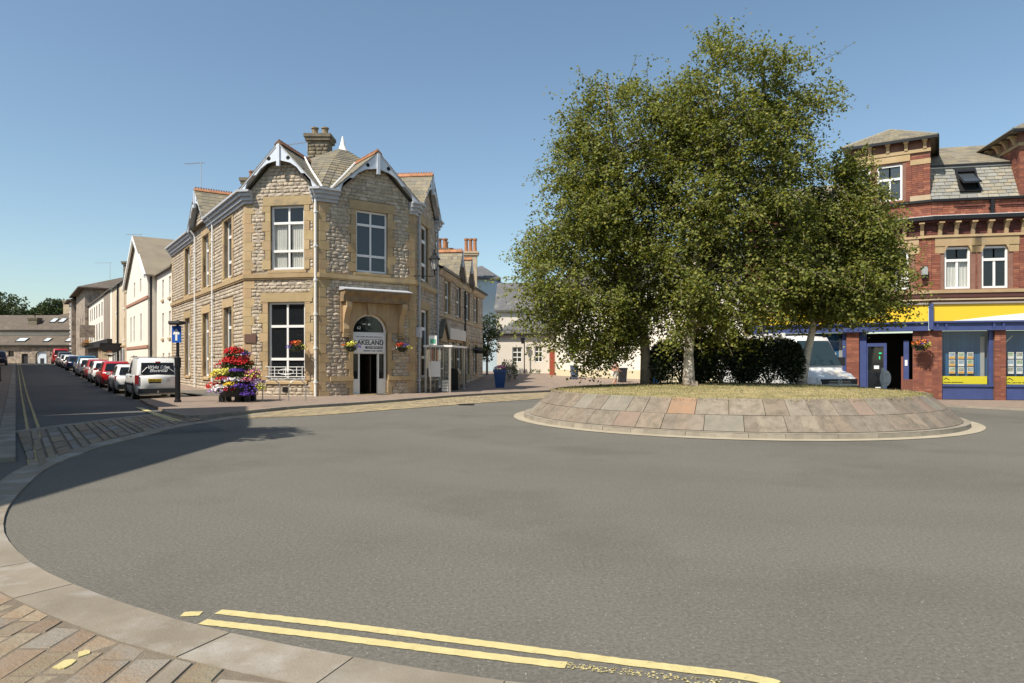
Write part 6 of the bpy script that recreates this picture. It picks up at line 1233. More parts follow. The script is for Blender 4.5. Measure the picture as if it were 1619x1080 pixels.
# ------------------------------------------------------------------ background trees
def bgtree(c, h, rx, label, n, mat_=m_tleaf, leaf=.55, seed=1, trunkh=.35, group='trees beyond the roofs'):
    r = np.random.default_rng(seed); t = empty('broadleaf_tree', c, label, 'tree', group); mb = MB(); c = Vector(c); mb.tube([c, c + Vector((0, 0, h * .4)), c + Vector((rx * .1, 0, h * .75))], [rx * .09, rx * .06, rx * .02], 6)
    for k in range(5): a = k * 1.3; mb.tube([c + Vector((0, 0, h * .35)), c + Vector((cos(a) * rx * .5, sin(a) * rx * .5, h * .7))], [rx * .04, rx * .01], 4)
    mb.build('trunk', m_barkd, t); L = r.normal(size=(26, 3)); L /= np.linalg.norm(L, axis=1, keepdims=True); L = L * np.array([rx * .68, rx * .68, h * (1 - trunkh) * .36]); ctr = np.array([c.x, c.y, c.z + h * (trunkh + (1 - trunkh) * .5)]); i = r.integers(0, 26, n); u = r.normal(size=(n, 3)); u /= np.linalg.norm(u, axis=1, keepdims=True); P = ctr + L[i] + u * (rx * .36) * r.uniform(.6, 1.05, n)[:, None] * np.array([1, 1, .8]); leafcloud('crown', P, u + r.normal(size=(n, 3)) * .7, leaf, leaf * .7, mat_, t); return t
for k, (px, d, top, rx, lab) in enumerate(((8, 165, 462, 6.2, 'large dark green tree left behind the mill roof'), (46, 175, 487, 2.8, 'small rounded green tree between the bigger ones behind the mill'), (62, 185, 482, 3.0, 'thin pale green tree behind the mill roof'), (84, 180, 468, 4.0, 'broad green tree left of the hipped house'), (112, 185, 470, 4.6, 'broad green tree just behind the pale hipped roof house'), (-22, 160, 470, 6, 'large green tree at the left edge of the view'))):
    q = at(px, top, d); bgtree((q.x, q.y, 1.2), q.z - 1.2, rx, lab, 5000, leaf=.6, seed=k + 3, trunkh=.3)
bgtree((-12.2, 10.2, 0), 12.6, 1.9, 'unseen broadleaf tree added outside the left edge to fray the shadow tip', 4200, leaf=.2, seed=77, trunkh=.35, group=None)  # added out of view so the shadow tip on the road turns ragged
q = at(770, 486, 58); bgtree((q.x, q.y, .2), 6.0, 1.35, 'slim green street tree between the stone wing and the blue house', 2200, leaf=.2, seed=31, trunkh=.2, group=None)
for k, px in enumerate((775, 800, 825, 860, 900)): q = at(px, 470 + (k % 2) * 3, 230); bgtree((q.x, q.y, 4), q.z - 4, 8, ['leftmost', 'second', 'third', 'fourth', 'rightmost'][k] + ' of the distant trees on the hill behind the cottage roof', 900, leaf=1.2, seed=50 + k, trunkh=.2, group='trees on the far hill')
# ------------------------------------------------------------------ vehicles (built facing +Y, then turned and parked)
def mesh_part(name, m, parent, V, F_, smooth=False): mb = MB(); mb.v = V; mb.f = F_; return mb.build(name, m, parent, local=True, smooth=smooth)
def vehicle(name, loc, az, label, cat, L, W, H, paintm, kind='hatch', group='vehicles parked along the left street', plate=True, roofm=None, glassm=None):
    t = empty(name, loc, label, cat, group, rz=-az); hw = W / 2; wr = .31 if H < 1.7 else .33; gc = .2; belt = {'hatch': .62, 'suv': .62, 'van': .6, 'estate': .6, 'mini': .62}[kind] * H
    # side profile: (y, z of the lower body's top), roof line points
    if kind == 'van': hood = L * .78; wsT, rrT, rrB = L * .62, .16, .03
    elif kind == 'mini': hood = L * .72; wsT, rrT, rrB = L * .52, .5, .2
    elif kind == 'estate': hood = L * .72; wsT, rrT, rrB = L * .54, .38, .1
    else: hood = L * .72; wsT, rrT, rrB = L * .54, .62, .22
    y0, y1 = 0., L
    def hwid(y): e = min(y / .5, 1) * .5 + .5; f = min((L - y) / .7, 1) * .5 + .5; return hw * min(1, .84 + .16 * sin(e * pi / 2) if y < .5 else 1) * (.8 + .2 * sin(f * pi / 2) if L - y < .7 else 1)
    ys = [0, .04, .16, .4, .8, L * .3, L * .45, L * .6, hood, L * .82, L * .92, L - .14, L - .04, L]
    def ztop(y):
        if y <= hood: return belt * (1 if y > .05 else .97)
        u = (y - hood) / (L - hood); return belt + .03 - (belt * .26) * u ** 1.6 - (.1 if y > L - .05 else 0)
    V, F_ = [], []
    for y in ys:
        w = hwid(y); zt = ztop(y); zb = gc + (.1 if y < .1 or y > L - .1 else 0); prof = [(0, zb), (w * .88, zb), (w * .97, zb + .12), (w, zb + (zt - zb) * .5), (w * .985, zt - .1), (w * .93, zt - .02), (0, zt + .03)]
        for x, z in prof + [(-x, z) for x, z in prof[-2:0:-1]]: V.append((x, y, z))
    k = 12
    for i in range(len(ys) - 1):
        for j in range(k): F_.append((i * k + j, i * k + (j + 1) % k, (i + 1) * k + (j + 1) % k, (i + 1) * k + j))
    F_.append(tuple(reversed(range(k)))); F_.append(tuple((len(ys) - 1) * k + j for j in range(k))); F_ = [tuple(reversed(f)) for f in F_]
    body = mesh_part('body', paintm, t, V, F_, True)
    # cabin
    rw = hw * .76 if kind != 'van' else hw * .84; bw = hw * .935; zr = H; ya, yb, yc, yd = rrB, rrT, wsT, hood + .02
    mid = [(ya, belt - .02, bw * .96), (yb, zr - .07, rw * .95), (yb + .25, zr, rw * .97), ((yb + yc) / 2, zr + .01, rw), (yc - .15, zr - .01, rw * .98), (yc, zr - .05, rw * .95), (yd, belt, bw * .95)]
    bot = [(ya, bw * .96), (yb, bw), (yb + .25, bw), ((yb + yc) / 2, bw), (yc - .15, bw), (yc, bw), (yd, bw * .95)]
    V = []; F_ = []
    for (y, z, w), (yy, wb) in zip(mid, bot):
        ed = min(.05, (z - belt) * .3 + .001); V += [(-wb, yy, belt - .06), (-w - .012, y, z - ed - .02), (-w + .06, y, z), (w - .06, y, z), (w + .012, y, z - ed - .02), (wb, yy, belt - .06)]
    for i in range(6):
        for j in range(5): F_.append((i * 6 + j, (i + 1) * 6 + j, (i + 1) * 6 + j + 1, i * 6 + j + 1))
    mesh_part('cabin', roofm or paintm, t, V, F_, True)
    g_ = glassm or m_cgl
    def sidez(y, f):  # point on the side glass plane
        zz = float(np.interp(y, [m[0] for m in mid], [m[1] for m in mid])); w = float(np.interp(y, [m[0] for m in mid], [m[2] for m in mid])); z = belt + .02 + (zz - .1 - belt) * f; return (bw + (w + .012 - bw) * (z - belt + .06) / max(zz - .07 - belt + .06, .1)) + .012, z
    panes = [(yb + .12 if kind != 'van' else L * .40, (yb + yc) / 2 - .03), ((yb + yc) / 2 + .03, yc + .1)] if kind != 'van' else [(L * .44, L * .65)]
    for s in (-1, 1):
        for a, b in panes:
            p = []
            for y, f in ((a - .0, 0), (b + (.22 if b > yc else 0), 0), (b, 1), (a + .06, 1)): w, z = sidez(y, f); p.append((s * w, y, z))
            if s == 1: p.reverse()
            mb = MB(); mb.quad(*[p[i] for i in (3, 2, 1, 0)]); mb.build('side_window', g_, t, local=True)
    def screen(ylo, zlo, wlo, yhi, zhi, whi, off): a = [(-wlo, ylo, zlo), (wlo, ylo, zlo), (whi, yhi, zhi), (-whi, yhi, zhi)]; return [(x, y + off, z + .012) for x, y, z in a]
    if kind == 'van':
        mb = MB(); mb.quad((-bw * .8, ya - .03, belt + .0), (bw * .8, ya - .03, belt + .0), (rw * .86, yb - .07, zr - .2), (-rw * .86, yb - .07, zr - .2)); rg_ = mb.build('rear_window', m_black, t, local=True)
    else:
        f = .15; mb = MB(); mb.quad(*screen(ya + (yb - ya) * .08, belt + .04, bw * .82, ya + (yb - ya) * .86, belt + (zr - .07 - belt) * .86, rw * .82, -.02)); rg_ = mb.build('rear_window', g_, t, local=True)
    mb = MB(); a = screen(yd - (yd - yc) * .08, belt + .05, bw * .84, yc + (yd - yc) * .1, belt + (zr - .05 - belt) * .9, rw * .84, .02); mb.quad(a[1], a[0], a[3], a[2]); mb.build('windscreen', g_, t, local=True)
    # wheels with dark arches
    for s in (-1, 1):
        for y in (L * .17 + (.05 if kind != 'mini' else 0), L * .8):
            R_ = Matrix.Rotation(pi / 2 * s, 4, 'Y'); mb = MB(); mb.lathe((s * (hw * .93), y, wr + .05), [(wr * 1.14, -.02), (wr * 1.14, hw * .075)], 16, R_); mb.build('wheel_arch', m_black, t, local=True)
            mb = MB(); mb.lathe((s * (hw - .17), y, wr), [(wr * .8, -.08), (wr * .97, -.06), (wr, 0), (wr, .1), (wr * .95, .15), (wr * .68, .17)], 18, R_); wh_ = mb.build('wheel', m_tyre, t, local=True, smooth=False)
            mb = MB(); mb.lathe((s * (hw - .0), y, wr), [(wr * .67, -.02), (wr * .6, .005), (wr * .15, .0), (wr * .1, .015)], 10, R_); mb.build('rim', m_rim, wh_, local=True)
    for s in (-1, 1):
        x = s * hw * .84; mb = MB(); zt = belt - .02; zl = belt - (.42 if kind == 'van' else .24); mb.box(min(x - s * .0, x + s * .14), max(x, x + s * .14), -.012 if kind == 'van' else -.0, .16, zl, zt); 
        if kind != 'van': mb.v = [(a, b + (c - zl) * .12, c) for a, b, c in mb.v]
        mb.build('tail_light', m_red, t, local=True)
        mb = MB(); mb.box(min(x * .78, x * 1.04), max(x * .78, x * 1.04), L - .2, L - .03, belt * .72, belt * .88); mb.build('headlight', m_lens, t, local=True)
        mb = MB(); x2 = s * (hw + .1); mb.box(min(s * hw * .96, x2 + s * .06), max(s * hw * .96, x2 + s * .06), yd - .42, yd - .3, belt + .02, belt + .18); mb.build('wing_mirror', paintm if kind != 'van' else m_trim, t, local=True)
    mb = MB(); mb.box(-hw * .86, hw * .86, -.03, .1, gc + .08, gc + .28); mb.box(-hw * .8, hw * .8, L - .1, L + .02, gc + .06, gc + .24); mb.build('bumper', m_trim, t, local=True, kind='stuff')
    pz = belt - .3 if kind == 'van' else belt - .22; mb = MB(); xo = -.12 if kind == 'van' else 0; mb.box(xo - .27, xo + .27, -.035, .0, pz, pz + .12); pl_ = mb.build('number_plate', m_plate, t, local=True)
    mb = MB()
    for i in range(7): x = xo - .22 + i * .064 + (.02 if i > 3 else 0); mb.box(x, x + .04, -.038, -.034, pz + .03, pz + .09)
    mb.build('plate_marks', m_txtb, pl_, local=True, kind='stuff')
    return t, rg_, dict(hw=hw, belt=belt, zr=zr, ya=ya, yb=yb, rw=rw, bw=bw, L=L)
UA = radians(-36.0)
def park(s, lat=5.08, dz=.012): x, y = SL(s, lat); return (x, y, elev(x, y) + dz)
vn, vr, d = vehicle('parked_van', park(33.55), radians(-35.5), 'white van with black rear window, nearest of the parked row beside the sign post', 'van', 4.4, 1.78, 1.82, m_cwhite, 'van')
mb = MB()                                        # rear window lettering: mountains and two script lines
ya, yb, zb_, zt_ = d['ya'] - .03, d['yb'] - .07, d['belt'], d['zr'] - .2
def rw_(x, f): return Vector((x, ya + (yb - ya) * f - .006, zb_ + (zt_ - zb_) * f))
for P in ([(-.62, .2), (-.42, .62), (-.2, .36)], [(.2, .42), (.4, .58), (.64, .24)]): mb.tube([rw_(*p) for p in P], .013, 4)
mb.build('mountain_logo', m_txtw, vr, local=True, kind='stuff')
def vtext(s, x, f, size, parent, sh=.35):
    me = text_mesh(s, size, sh, bold=.002); me.materials.clear(); me.materials.append(m_txtw); up = (rw_(0, 1) - rw_(0, 0)).normalized(); p = rw_(x, f) - Vector((0, .004, 0)); M = Matrix(((1, 0, 0, p.x), (0, up.y, -up.z, p.y), (0, up.z, up.y, p.z), (0, 0, 0, 1))); o = bpy.data.objects.new('lettering', me); COL.objects.link(o); o.parent = parent; o.matrix_local = M
vtext('Wyld Edge', .02, .62, .2, vr); vtext('Electrical', .02, .33, .19, vr)
mb = MB(); mb.box(-.78, -.74, .5, 2.2, 1.88, 1.91); mb.box(.74, .78, .5, 2.2, 1.88, 1.91)
for y in (.55, 1.3, 2.1): mb.box(-.85, .85, y, y + .05, 1.85, 1.88)
mb.build('roof_rack', m_steel, vn, local=True, kind='stuff'); mb = MB(); mb.lathe((.42, -.02, d['belt'] - .25), [(.075, -.01), (.075, .012)], 12, Matrix.Rotation(pi / 2, 4, 'X')); mb.build('badge', m_steel, vn, local=True); mb = MB(); mb.box(-.1, .1, -.015, .05, 1.62, 1.67); mb.build('brake_light', m_red, vn, local=True)
mb = MB(); mb.box(-.91, -.885, .9, 3.2, .62, .7); mb.box(.885, .91, .9, 3.2, .62, .7); mb.box(-.9, -.88, 1.25, 1.45, .98, 1.02); mb.box(-.9, -.88, 1.6, 1.75, .98, 1.02); mb.build('side_moulding', m_trim, vn, local=True, kind='stuff')
mb = MB(); mb.tube([(0, -.02, .32), (0, -.14, .32), (0, -.14, .4)], .03, 6); mb.build('tow_bar', m_steel, vn, local=True); mb = MB(); mb.box(-.36, .12, -.026, -.0, .98 - .26, .98 - .08); mb.build('plate_recess', m_trim, vn, local=True)
cars = [(40.3, 'white small hatchback with a red lamp, tucked between the van and the red crossover', 3.8, 1.72, 1.5, m_cwhite, 'hatch', 4.98), (47.2, 'bright red crossover, second car in front of the white van', 4.3, 1.78, 1.6, m_cred, 'suv', 5.0), (53.6, 'white hatchback parked just beyond the red crossover', 4.0, 1.74, 1.5, m_cwhite, 'hatch', 5.0), (59.6, 'dark red hatchback parked between two white cars', 4.0, 1.74, 1.52, m_cdred, 'hatch', 5.1),
        (65.6, 'white hatchback with red tail lamps in the middle of the parked row', 4.2, 1.78, 1.5, m_cwhite, 'hatch', 5.0), (73, 'teal blue estate car, middle of the parked row', 4.6, 1.8, 1.62, m_cblue, 'estate', 5.3), (81, 'navy blue hatchback in the farther half of the parked row', 4.1, 1.76, 1.5, m_cnavy, 'hatch', 5.0), (89, 'small white hatchback in the farther half of the parked row', 3.8, 1.7, 1.45, m_cwhite, 'mini', 5.0), (96, 'silver hatchback third from the far end of the parked row', 4.2, 1.76, 1.5, m_csilver, 'hatch', 5.0), (103, 'dark grey estate second from the far end of the parked row', 4.5, 1.85, 1.75, m_cgrey, 'suv', 5.1)]
for s, lab, L, W, H, pm_, k, lat in cars: vehicle('parked_car', park(s, lat), radians(-36), lab, 'car', L, W, H, pm_, k)
vehicle('parked_van', park(111, 5.0), radians(-36), 'red van at the far end of the parked row', 'van', 4.8, 1.95, 2.1, m_cred, 'van')
x, y = SL(101.5, -1.75); vehicle('parked_car', (x, y, elev(x, y) + .09), radians(-36), 'dark car at the left edge of the photo beside the bollard', 'car', 4.5, 1.9, 1.7, m_cnavy, 'suv', group=None)
# minibus
def minibus(loc, az):
    t = empty('minibus', loc, 'white minibus behind the birches with a dark grille and lettering along its roof', 'minibus', rz=-az); L, hw, H = 6.9, 1.0, 2.72
    st = [(0, .45, 2.55, .95), (.06, .4, 2.66, .97), (.5, .38, 2.72, 1.0), (4.9, .38, 2.72, 1.0), (5.25, .38, 2.66, 1.0), (6.0, .4, 1.42, .99), (6.02, .4, 1.32, .99), (6.55, .42, 1.2, .96), (6.8, .45, 1.05, .9), (6.9, .5, .95, .85)]; V = []; F_ = []
    for y, zb, zt, w in st:
        m = zb + (zt - zb) * .45; tw = .9 if zt > 1.6 else .97; pr = [(0, zb), (w * .95, zb), (w, zb + .15), (w, m), (w * tw, zt - .12), (w * (tw - .1), zt), (0, zt + .03)]
        for x, z in pr + [(-x, z) for x, z in pr[-2:0:-1]]: V.append((x, y, z))
    k = 12
    for i in range(len(st) - 1):
        for j in range(k): F_.append((i * k + j, (i + 1) * k + j, (i + 1) * k + (j + 1) % k, i * k + (j + 1) % k))
    F_ += [tuple(range(k)), tuple(reversed([(len(st) - 1) * k + j for j in range(k)]))]; mesh_part('body', m_cwhite, t, V, F_, True)
    a = [(-.84, 5.99, 1.5), (.84, 5.99, 1.5), (.76, 5.34, 2.5), (-.76, 5.34, 2.5)]; a = [(x, y + .045, z + .02) for x, y, z in a]; mb = MB(); mb.quad(a[1], a[0], a[3], a[2]); mb.build('windscreen', glass('bus_glass', (.025, .04, .045), .04), t, local=True)
    for s in (-1, 1):
        for y0_, y1_ in ((.5, 1.5), (1.6, 2.6), (2.7, 3.7), (4.1, 5.2)):
            p = [(s * 1.012, y0_, 1.45), (s * 1.012, y1_ + (.35 if y1_ > 5 else 0), 1.45), (s * .93, y1_, 2.35), (s * .93, y0_, 2.35)]; mb = MB(); mb.quad(*(p if s == 1 else p[::-1])); mb.build('side_window', m_cgl, t, local=True)
        for y in (1.5, 5.6):
            R_ = Matrix.Rotation(pi / 2 * s, 4, 'Y'); mb = MB(); mb.lathe((s * .82, y, .36), [(.3, -.06), (.36, -.04), (.36, .16), (.24, .19)], 18, R_); w = mb.build('wheel', m_tyre, t, local=True); mb = MB(); mb.lathe((s * 1.0, y, .36), [(.24, 0), (.1, .02)], 10, R_); mb.build('rim', m_rim, w, local=True)
        mb = MB(); mb.hexa([(s * .5, 6.78, .82), (s * .9, 6.62, .84), (s * .9, 6.55, .84), (s * .5, 6.7, .82), (s * .52, 6.72, .98), (s * .88, 6.56, 1.06), (s * .88, 6.5, 1.06), (s * .52, 6.65, .98)]); mb.v = [(x, y + .17, z) for x, y, z in mb.v]; mb.build('headlight', m_lens, t, local=True)
        mb = MB(); mb.box(min(s * 1.0, s * 1.28), max(s * 1.0, s * 1.28), 5.62, 5.74, 1.5, 1.85); mb.build('wing_mirror', m_trim, t, local=True)
    mb = MB(); mb.box(-.8, .8, 6.8, 6.935, .8, 1.0); mb.box(-.9, .9, 6.72, 6.95, .42, .74); mb.build('grille', m_trim, t, local=True, kind='stuff')
    mb = MB(); 
    for z in (.83, .9): mb.box(-.48, .48, 6.93, 6.937, z, z + .02)
    mb.build('grille_bar', m_steel, t, local=True, kind='stuff'); mb = MB(); R_ = Matrix.Rotation(-pi / 2, 4, 'X'); n = 20
    mb.tube([(.085 * cos(u), 6.945, .89 + .085 * sin(u)) for u in np.linspace(0, 2 * pi, n)], .01, 4); mb.tube([(-.06, 6.945, .94), (-.03, 6.945, .84), (0, 6.945, .9), (.03, 6.945, .84), (.06, 6.945, .94)], .009, 4); mb.build('front_badge', m_white, t, local=True)
    mb = MB(); mb.box(.92, .99, 1.2, 4.9, 2.6, 2.85); bd = mb.build('roof_board', m_white, t, local=True)
    for s, y, sz, m_ in (('ULVERSTON', 3.9, .15, m_txt), ('- - -', 2.5, .13, m_red)):
        me = text_mesh(s, sz, bold=.004); me.materials.clear(); me.materials.append(m_); o = bpy.data.objects.new('lettering', me); COL.objects.link(o); o.parent = bd; o.matrix_local = Matrix(((0, 0, 1, .995), (1, 0, 0, y), (0, 1, 0, 2.72), (0, 0, 0, 1)))
    me = text_mesh('TINY', .2, bold=.004) if False else None
    return t
ba = radians(165); minibus((12.63 - sin(ba) * 6.9, 26.35 - cos(ba) * 6.9, .01), ba)
# ------------------------------------------------------------------ street furniture
q = g(281, 640); t = empty('one_way_sign', (q[0], q[1], .1), 'blue one way sign with white up arrow on a black post with lamp', 'road sign'); x, y = q[0], q[1]; sf_ = Fr((x, y), d=(.98, -.2))
mb = MB(); mb.lathe((x, y, .08), [(.13, 0), (.13, .1), (.1, .12), (.095, 1.35), (.12, 1.38), (.12, 1.75), (.06, 1.8), (.05, 3.2)], 10); mb.build('post', m_iron, t)
mb = MB(); sf_.box(mb, -.2, .2, 2.42, 3.07, .05, .08); pn = mb.build('sign_plate', m_signblue, t); mb = MB(); sf_.poly(mb, [(-.045, 2.5), (.045, 2.5), (.045, 2.77), (.1, 2.72), (.15, 2.77), (.0, 2.97), (-.15, 2.77), (-.1, 2.72), (-.045, 2.77)], .081, .085); mb.build('arrow', m_white, pn)
mb = MB(); sf_.prof(mb, [(-.1, 3.14), (.2, 3.1), (.3, 3.16), (.28, 3.25), (-.1, 3.24)], -.2, .28); mb.build('lamp', m_signgrey if False else m_trim, t)
# bike stands in front of the tall window
for k, a in enumerate((1.25, 3.1)):
    c = Vector((*g(429 + k * 41, 637.5), .1)); t = empty('bike_stand', c, ['left', 'right'][k] + ' steel hoop bike stand on the pavement below the grille window', 'bike stand', 'hoop bike stands'); dv = Vector((.93, .36, 0)); mb = MB(); w = .33; pts = [c - dv * w, c - dv * w + Vector((0, 0, .55))] + [c - dv * w * cos(u) + Vector((0, 0, .55 + .3 * sin(u))) for u in np.linspace(.2, pi - .2, 8)] + [c + dv * w + Vector((0, 0, .55)), c + dv * w]; mb.tube(pts, .025, 6); mb.build('hoop', m_steel, t)
# bollard on the left
q = SL(58, -.9); t = empty('bollard', (*q, elev(*q)), 'black iron bollard on the left pavement', 'bollard'); mb = MB(); mb.lathe((*q, elev(*q) + .05), [(.14, 0), (.14, .12), (.1, .15), (.1, .85), (.13, .88), (.13, .95), (.05, 1.05)], 8); mb.build('post', m_iron, t)
# no-entry disc seen from behind
q = at(1401, 640, 25.3); x, y = q.x, q.y; t = empty('round_sign_back', (x, y, 0), 'grey back of a round road sign on a short post before the shop door', 'road sign'); mb = MB(); mb.lathe((x - .0, y + .05, 1.06), [(.3, -.012), (.31, 0), (.3, .012)], 20, Matrix.Rotation(radians(25), 4, 'Z') @ Matrix.Rotation(pi / 2, 4, 'X')); mb.build('disc', m_signgrey, t); mb = MB(); mb.tube([(x - .14, y - .02, 0), (x - .14, y - .02, 1.45)], .065, 8); mb.tube([(x - .14, y - .02, .9), (x + .1, y - .0, .9)], .02, 4); mb.tube([(x - .14, y - .02, 1.22), (x + .1, y - .0, 1.22)], .02, 4); mb.build('post', m_signgrey, t)
# bus shelter and stop flag
t = empty('bus_shelter', FR.p(3.5, .1, 1.2), 'glass bus shelter with a flat white roof against the stone corner building', 'bus shelter')
def F(a, z, o): return FR.p(a, z, o)
mb = MB(); FR.box(mb, .9, 5.0, 2.42, 2.52, .25, 1.75); mb.build('roof', m_white, t)
for a, o in ((1.0, 1.6), (4.9, 1.6), (1.0, .35), (4.9, .35), (2.95, .35)): mb = MB(); FR.box(mb, a - .05, a + .05, .1, 2.42, o - .05, o + .05); mb.build('post', m_steel, t)
for a in (1.0, 4.9): mb = MB(); mb.quad(F(a, .35, .42), F(a, .35, 1.55), F(a, 2.3, 1.55), F(a, 2.3, .42)); mb.build('side_pane', m_glc, t)
mb = MB(); mb.quad(F(1.05, .35, .35), F(4.85, .35, .35), F(4.85, 2.3, .35), F(1.05, 2.3, .35)); mb.build('back_pane', m_glc, t); mb = MB(); FR.box(mb, 1.2, 4.7, .72, .78, .5, .9); mb.build('bench_seat', m_steel, t); mb = MB(); FR.box(mb, 1.2, 4.7, 1.25, 1.31, .4, .46); mb.build('rail', m_steel, t); mb = MB(); FR.box(mb, .98, 1.02, .9, 1.7, .5, 1.1); mb.build('timetable', m_white, t)
bn = empty('litter_bin', F(4.2, .1, 1.3), 'black litter bin standing inside the bus shelter', 'litter bin'); mb = MB(); FR.box(mb, 3.7, 4.4, .1, 1.0, 1.0, 1.5); mb.build('box', m_black, bn); mb = MB(); FR.prof(mb, [(.95, 1.0), (1.55, 1.0), (1.45, 1.3), (1.05, 1.3)], 3.65, 4.45); mb.build('hood', m_black, bn)
bx_ = empty('grit_box', F(.9, .1, 1.3), 'pale slatted box on the pavement in front of the bus shelter bench', 'box'); mb = MB()
for k in range(4): FR.box(mb, 1.15, 1.9, .15 + k * .15, .26 + k * .15, 1.15, 1.45)
mb.build('slats', m_white, bx_, kind='stuff')
st_ = empty('bus_stop_sign', F(.2, .1, 1.5), 'small white and green bus stop flag on a thin pole', 'sign'); mb = MB(); mb.tube([F(.35, .1, .75), F(.35, 3.0, .75)], .035, 6); mb.build('pole', m_steel, st_); mb = MB(); c = F(.35, 2.72, .75); mb.box(c.x - .08, c.x + .32, c.y - .05, c.y - .02, 2.5, 2.98); fl_ = mb.build('flag', m_white, st_); mb = MB(); mb.box(c.x - .02, c.x + .26, c.y - .056, c.y - .051, 2.58, 2.8); mb.build('emblem', mat('stop_green', (.1, .4, .25), rough=.5), fl_)
# bins beside the cream wall
for k, (px, m_, lab) in enumerate(((984, m_trim, 'black wheelie bin against the cream wall'), (1032, m_signblue, 'blue recycling bin right of the leftmost birch trunk'), (908, mat('bin_grey', (.1, .12, .2), rough=.5), 'dark blue bin near the red porch post'))):
    q = at(px, 600, 49 + k * 2 - (8 if k == 1 else 0)); x, y = q.x, q.y; z = elev(x, y) + .08; t = empty('wheelie_bin', (x, y, z), lab, 'bin', 'bins by the cream building'); mb = MB(); mb.hexa([(x - .24, y - .28, z + .05), (x + .24, y - .28, z + .05), (x + .24, y + .28, z + .05), (x - .24, y + .28, z + .05), (x - .3, y - .36, z + .98), (x + .3, y - .36, z + .98), (x + .3, y + .36, z + .98), (x - .3, y + .36, z + .98)]); mb.build('body', m_, t); mb = MB(); mb.box(x - .32, x + .32, y - .38, y + .38, z + .985, z + 1.06); mb.build('lid', m_, t); mb = MB(); mb.lathe((x, y + .3, z + .1), [(.1, -.28), (.1, .28)], 10, Matrix.Rotation(pi / 2, 4, 'Y')); mb.build('wheels', m_tyre, t)
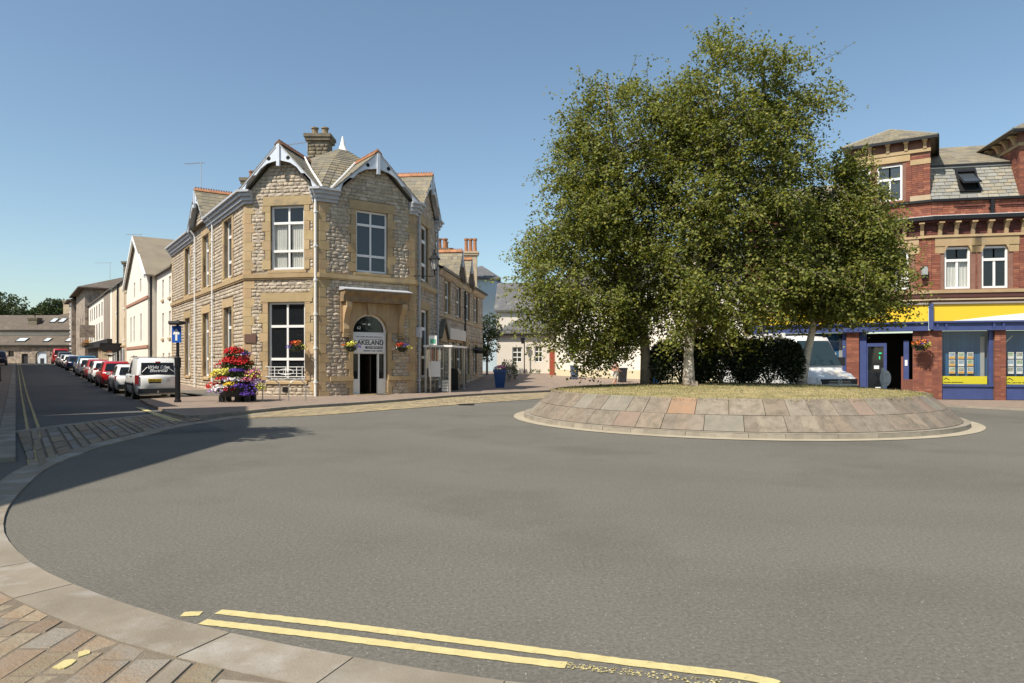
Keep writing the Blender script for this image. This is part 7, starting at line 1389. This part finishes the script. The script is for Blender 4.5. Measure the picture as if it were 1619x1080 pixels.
# ------------------------------------------------------------------ pedestrian behind the drooping birch
def person(loc, az):
    t = empty('person', loc, 'person walking in a pale pink top and cream trousers behind the leftmost birch', 'person', rz=-az)
    J = {'pel': (0, 0, .93, .145), 'sp': (0, .0, 1.12, .135), 'ch': (0, .01, 1.34, .165), 'nk': (0, .02, 1.5, .06), 'hd': (0, .04, 1.6, .09), 'tp': (0, .04, 1.7, .07), 'lh': (-.1, 0, .88, .095), 'lk': (-.1, .14, .5, .06), 'la': (-.1, .06, .1, .042), 'lt': (-.1, .22, .05, .035), 'rh': (.1, 0, .88, .095), 'rk': (.1, -.02, .48, .06), 'ra': (.1, -.26, .14, .042), 'rt': (.1, -.14, .04, .035), 'ls': (-.19, .0, 1.42, .06), 'le': (-.25, -.1, 1.15, .043), 'lw': (-.25, .0, .93, .03), 'lf': (-.25, .04, .85, .035), 'rs': (.19, .0, 1.42, .06), 're': (.25, .06, 1.15, .043), 'rw': (.24, .24, 1.0, .03), 'rf': (.24, .3, .95, .035)}
    E_ = [('pel', 'sp'), ('sp', 'ch'), ('ch', 'nk'), ('nk', 'hd'), ('hd', 'tp'), ('pel', 'lh'), ('lh', 'lk'), ('lk', 'la'), ('la', 'lt'), ('pel', 'rh'), ('rh', 'rk'), ('rk', 'ra'), ('ra', 'rt'), ('ch', 'ls'), ('ls', 'le'), ('le', 'lw'), ('lw', 'lf'), ('ch', 'rs'), ('rs', 're'), ('re', 'rw'), ('rw', 'rf')]
    def skin(name, names, mat_, grow=0):
        n = [k for k in J if k in names]; me = bpy.data.meshes.new(name); me.from_pydata([J[k][:3] for k in n], [(n.index(a), n.index(b)) for a, b in E_ if a in n and b in n], []); o = bpy.data.objects.new(name, me); COL.objects.link(o); o.parent = t
        md = o.modifiers.new('skin', 'SKIN'); 
        if not me.skin_vertices: me.attributes.new if False else None
        sv = me.skin_vertices[0].data if me.skin_vertices else None
        if sv:
            for i, k in enumerate(n): sv[i].radius = (J[k][3] + grow,) * 2; sv[i].use_root = k in ('pel', 'ch') and i == 0
        o.modifiers.new('sub', 'SUBSURF').levels = 1; me.materials.append(mat_); return o
    try:
        import bmesh
        def skin2(name, names, mat_, grow=0):
            n = [k for k in J if k in names]; bm = bmesh.new(); ly = bm.verts.layers.skin.verify(); vs = {}
            for i, k in enumerate(n): v = bm.verts.new(J[k][:3]); vs[k] = v; v[ly].radius = (J[k][3] + grow,) * 2; v[ly].use_root = (i == 0)
            for a, b in E_:
                if a in vs and b in vs: bm.edges.new((vs[a], vs[b]))
            me = bpy.data.meshes.new(name); bm.to_mesh(me); bm.free(); me.materials.append(mat_); o = bpy.data.objects.new(name, me); COL.objects.link(o); o.parent = t; o.modifiers.new('skin', 'SKIN'); s = o.modifiers.new('sub', 'SUBSURF'); s.levels = 1; s.render_levels = 1; return o
        skin2('body', list(J), mat('skin', (.5, .27, .18), rough=.6)); skin2('top', ['sp', 'ch', 'ls', 'rs', 'nk'][:4], mat('pink_cloth', (.6, .42, .4), rough=.9), .022); skin2('trousers', ['pel', 'lh', 'lk', 'rh', 'rk'], mat('cream_cloth', (.62, .58, .5), rough=.9), .03)
    except Exception as ex: print('person', ex)
    mb = MB(); mb.ico((0, .02, 1.655), .105, .115, .11, 10, 6); mb.build('hair', mat('brown_hair', (.1, .045, .02), rough=.7), t, local=True, smooth=True)
q = at(972, 610, 41); person((q.x, q.y, elev(q.x, q.y) + .1), radians(70))

q = g(737, 641); dg = empty('drain_grate', (*q, .02), 'dark iron drain grate let into the pale sett channel by the kerb', 'drain cover'); mb = MB(); x, y = q
mb.box(x - .3, x + .3, y - .03, y + .03, .018, .034); mb.box(x - .3, x + .3, y + .32, y + .38, .018, .034)
for k in range(9): mb.box(x - .3 + k * .07, x - .26 + k * .07, y + .03, y + .32, .018, .032)
mb.build('frame', m_iron, dg, kind='stuff'); mb = MB(); mb.quad((x - .3, y, .02), (x + .3, y, .02), (x + .3, y + .36, .02), (x - .3, y + .36, .02)); mb.build('pit_shade', m_dark, dg)  # flat near-black sheet in place of the shade under the bars
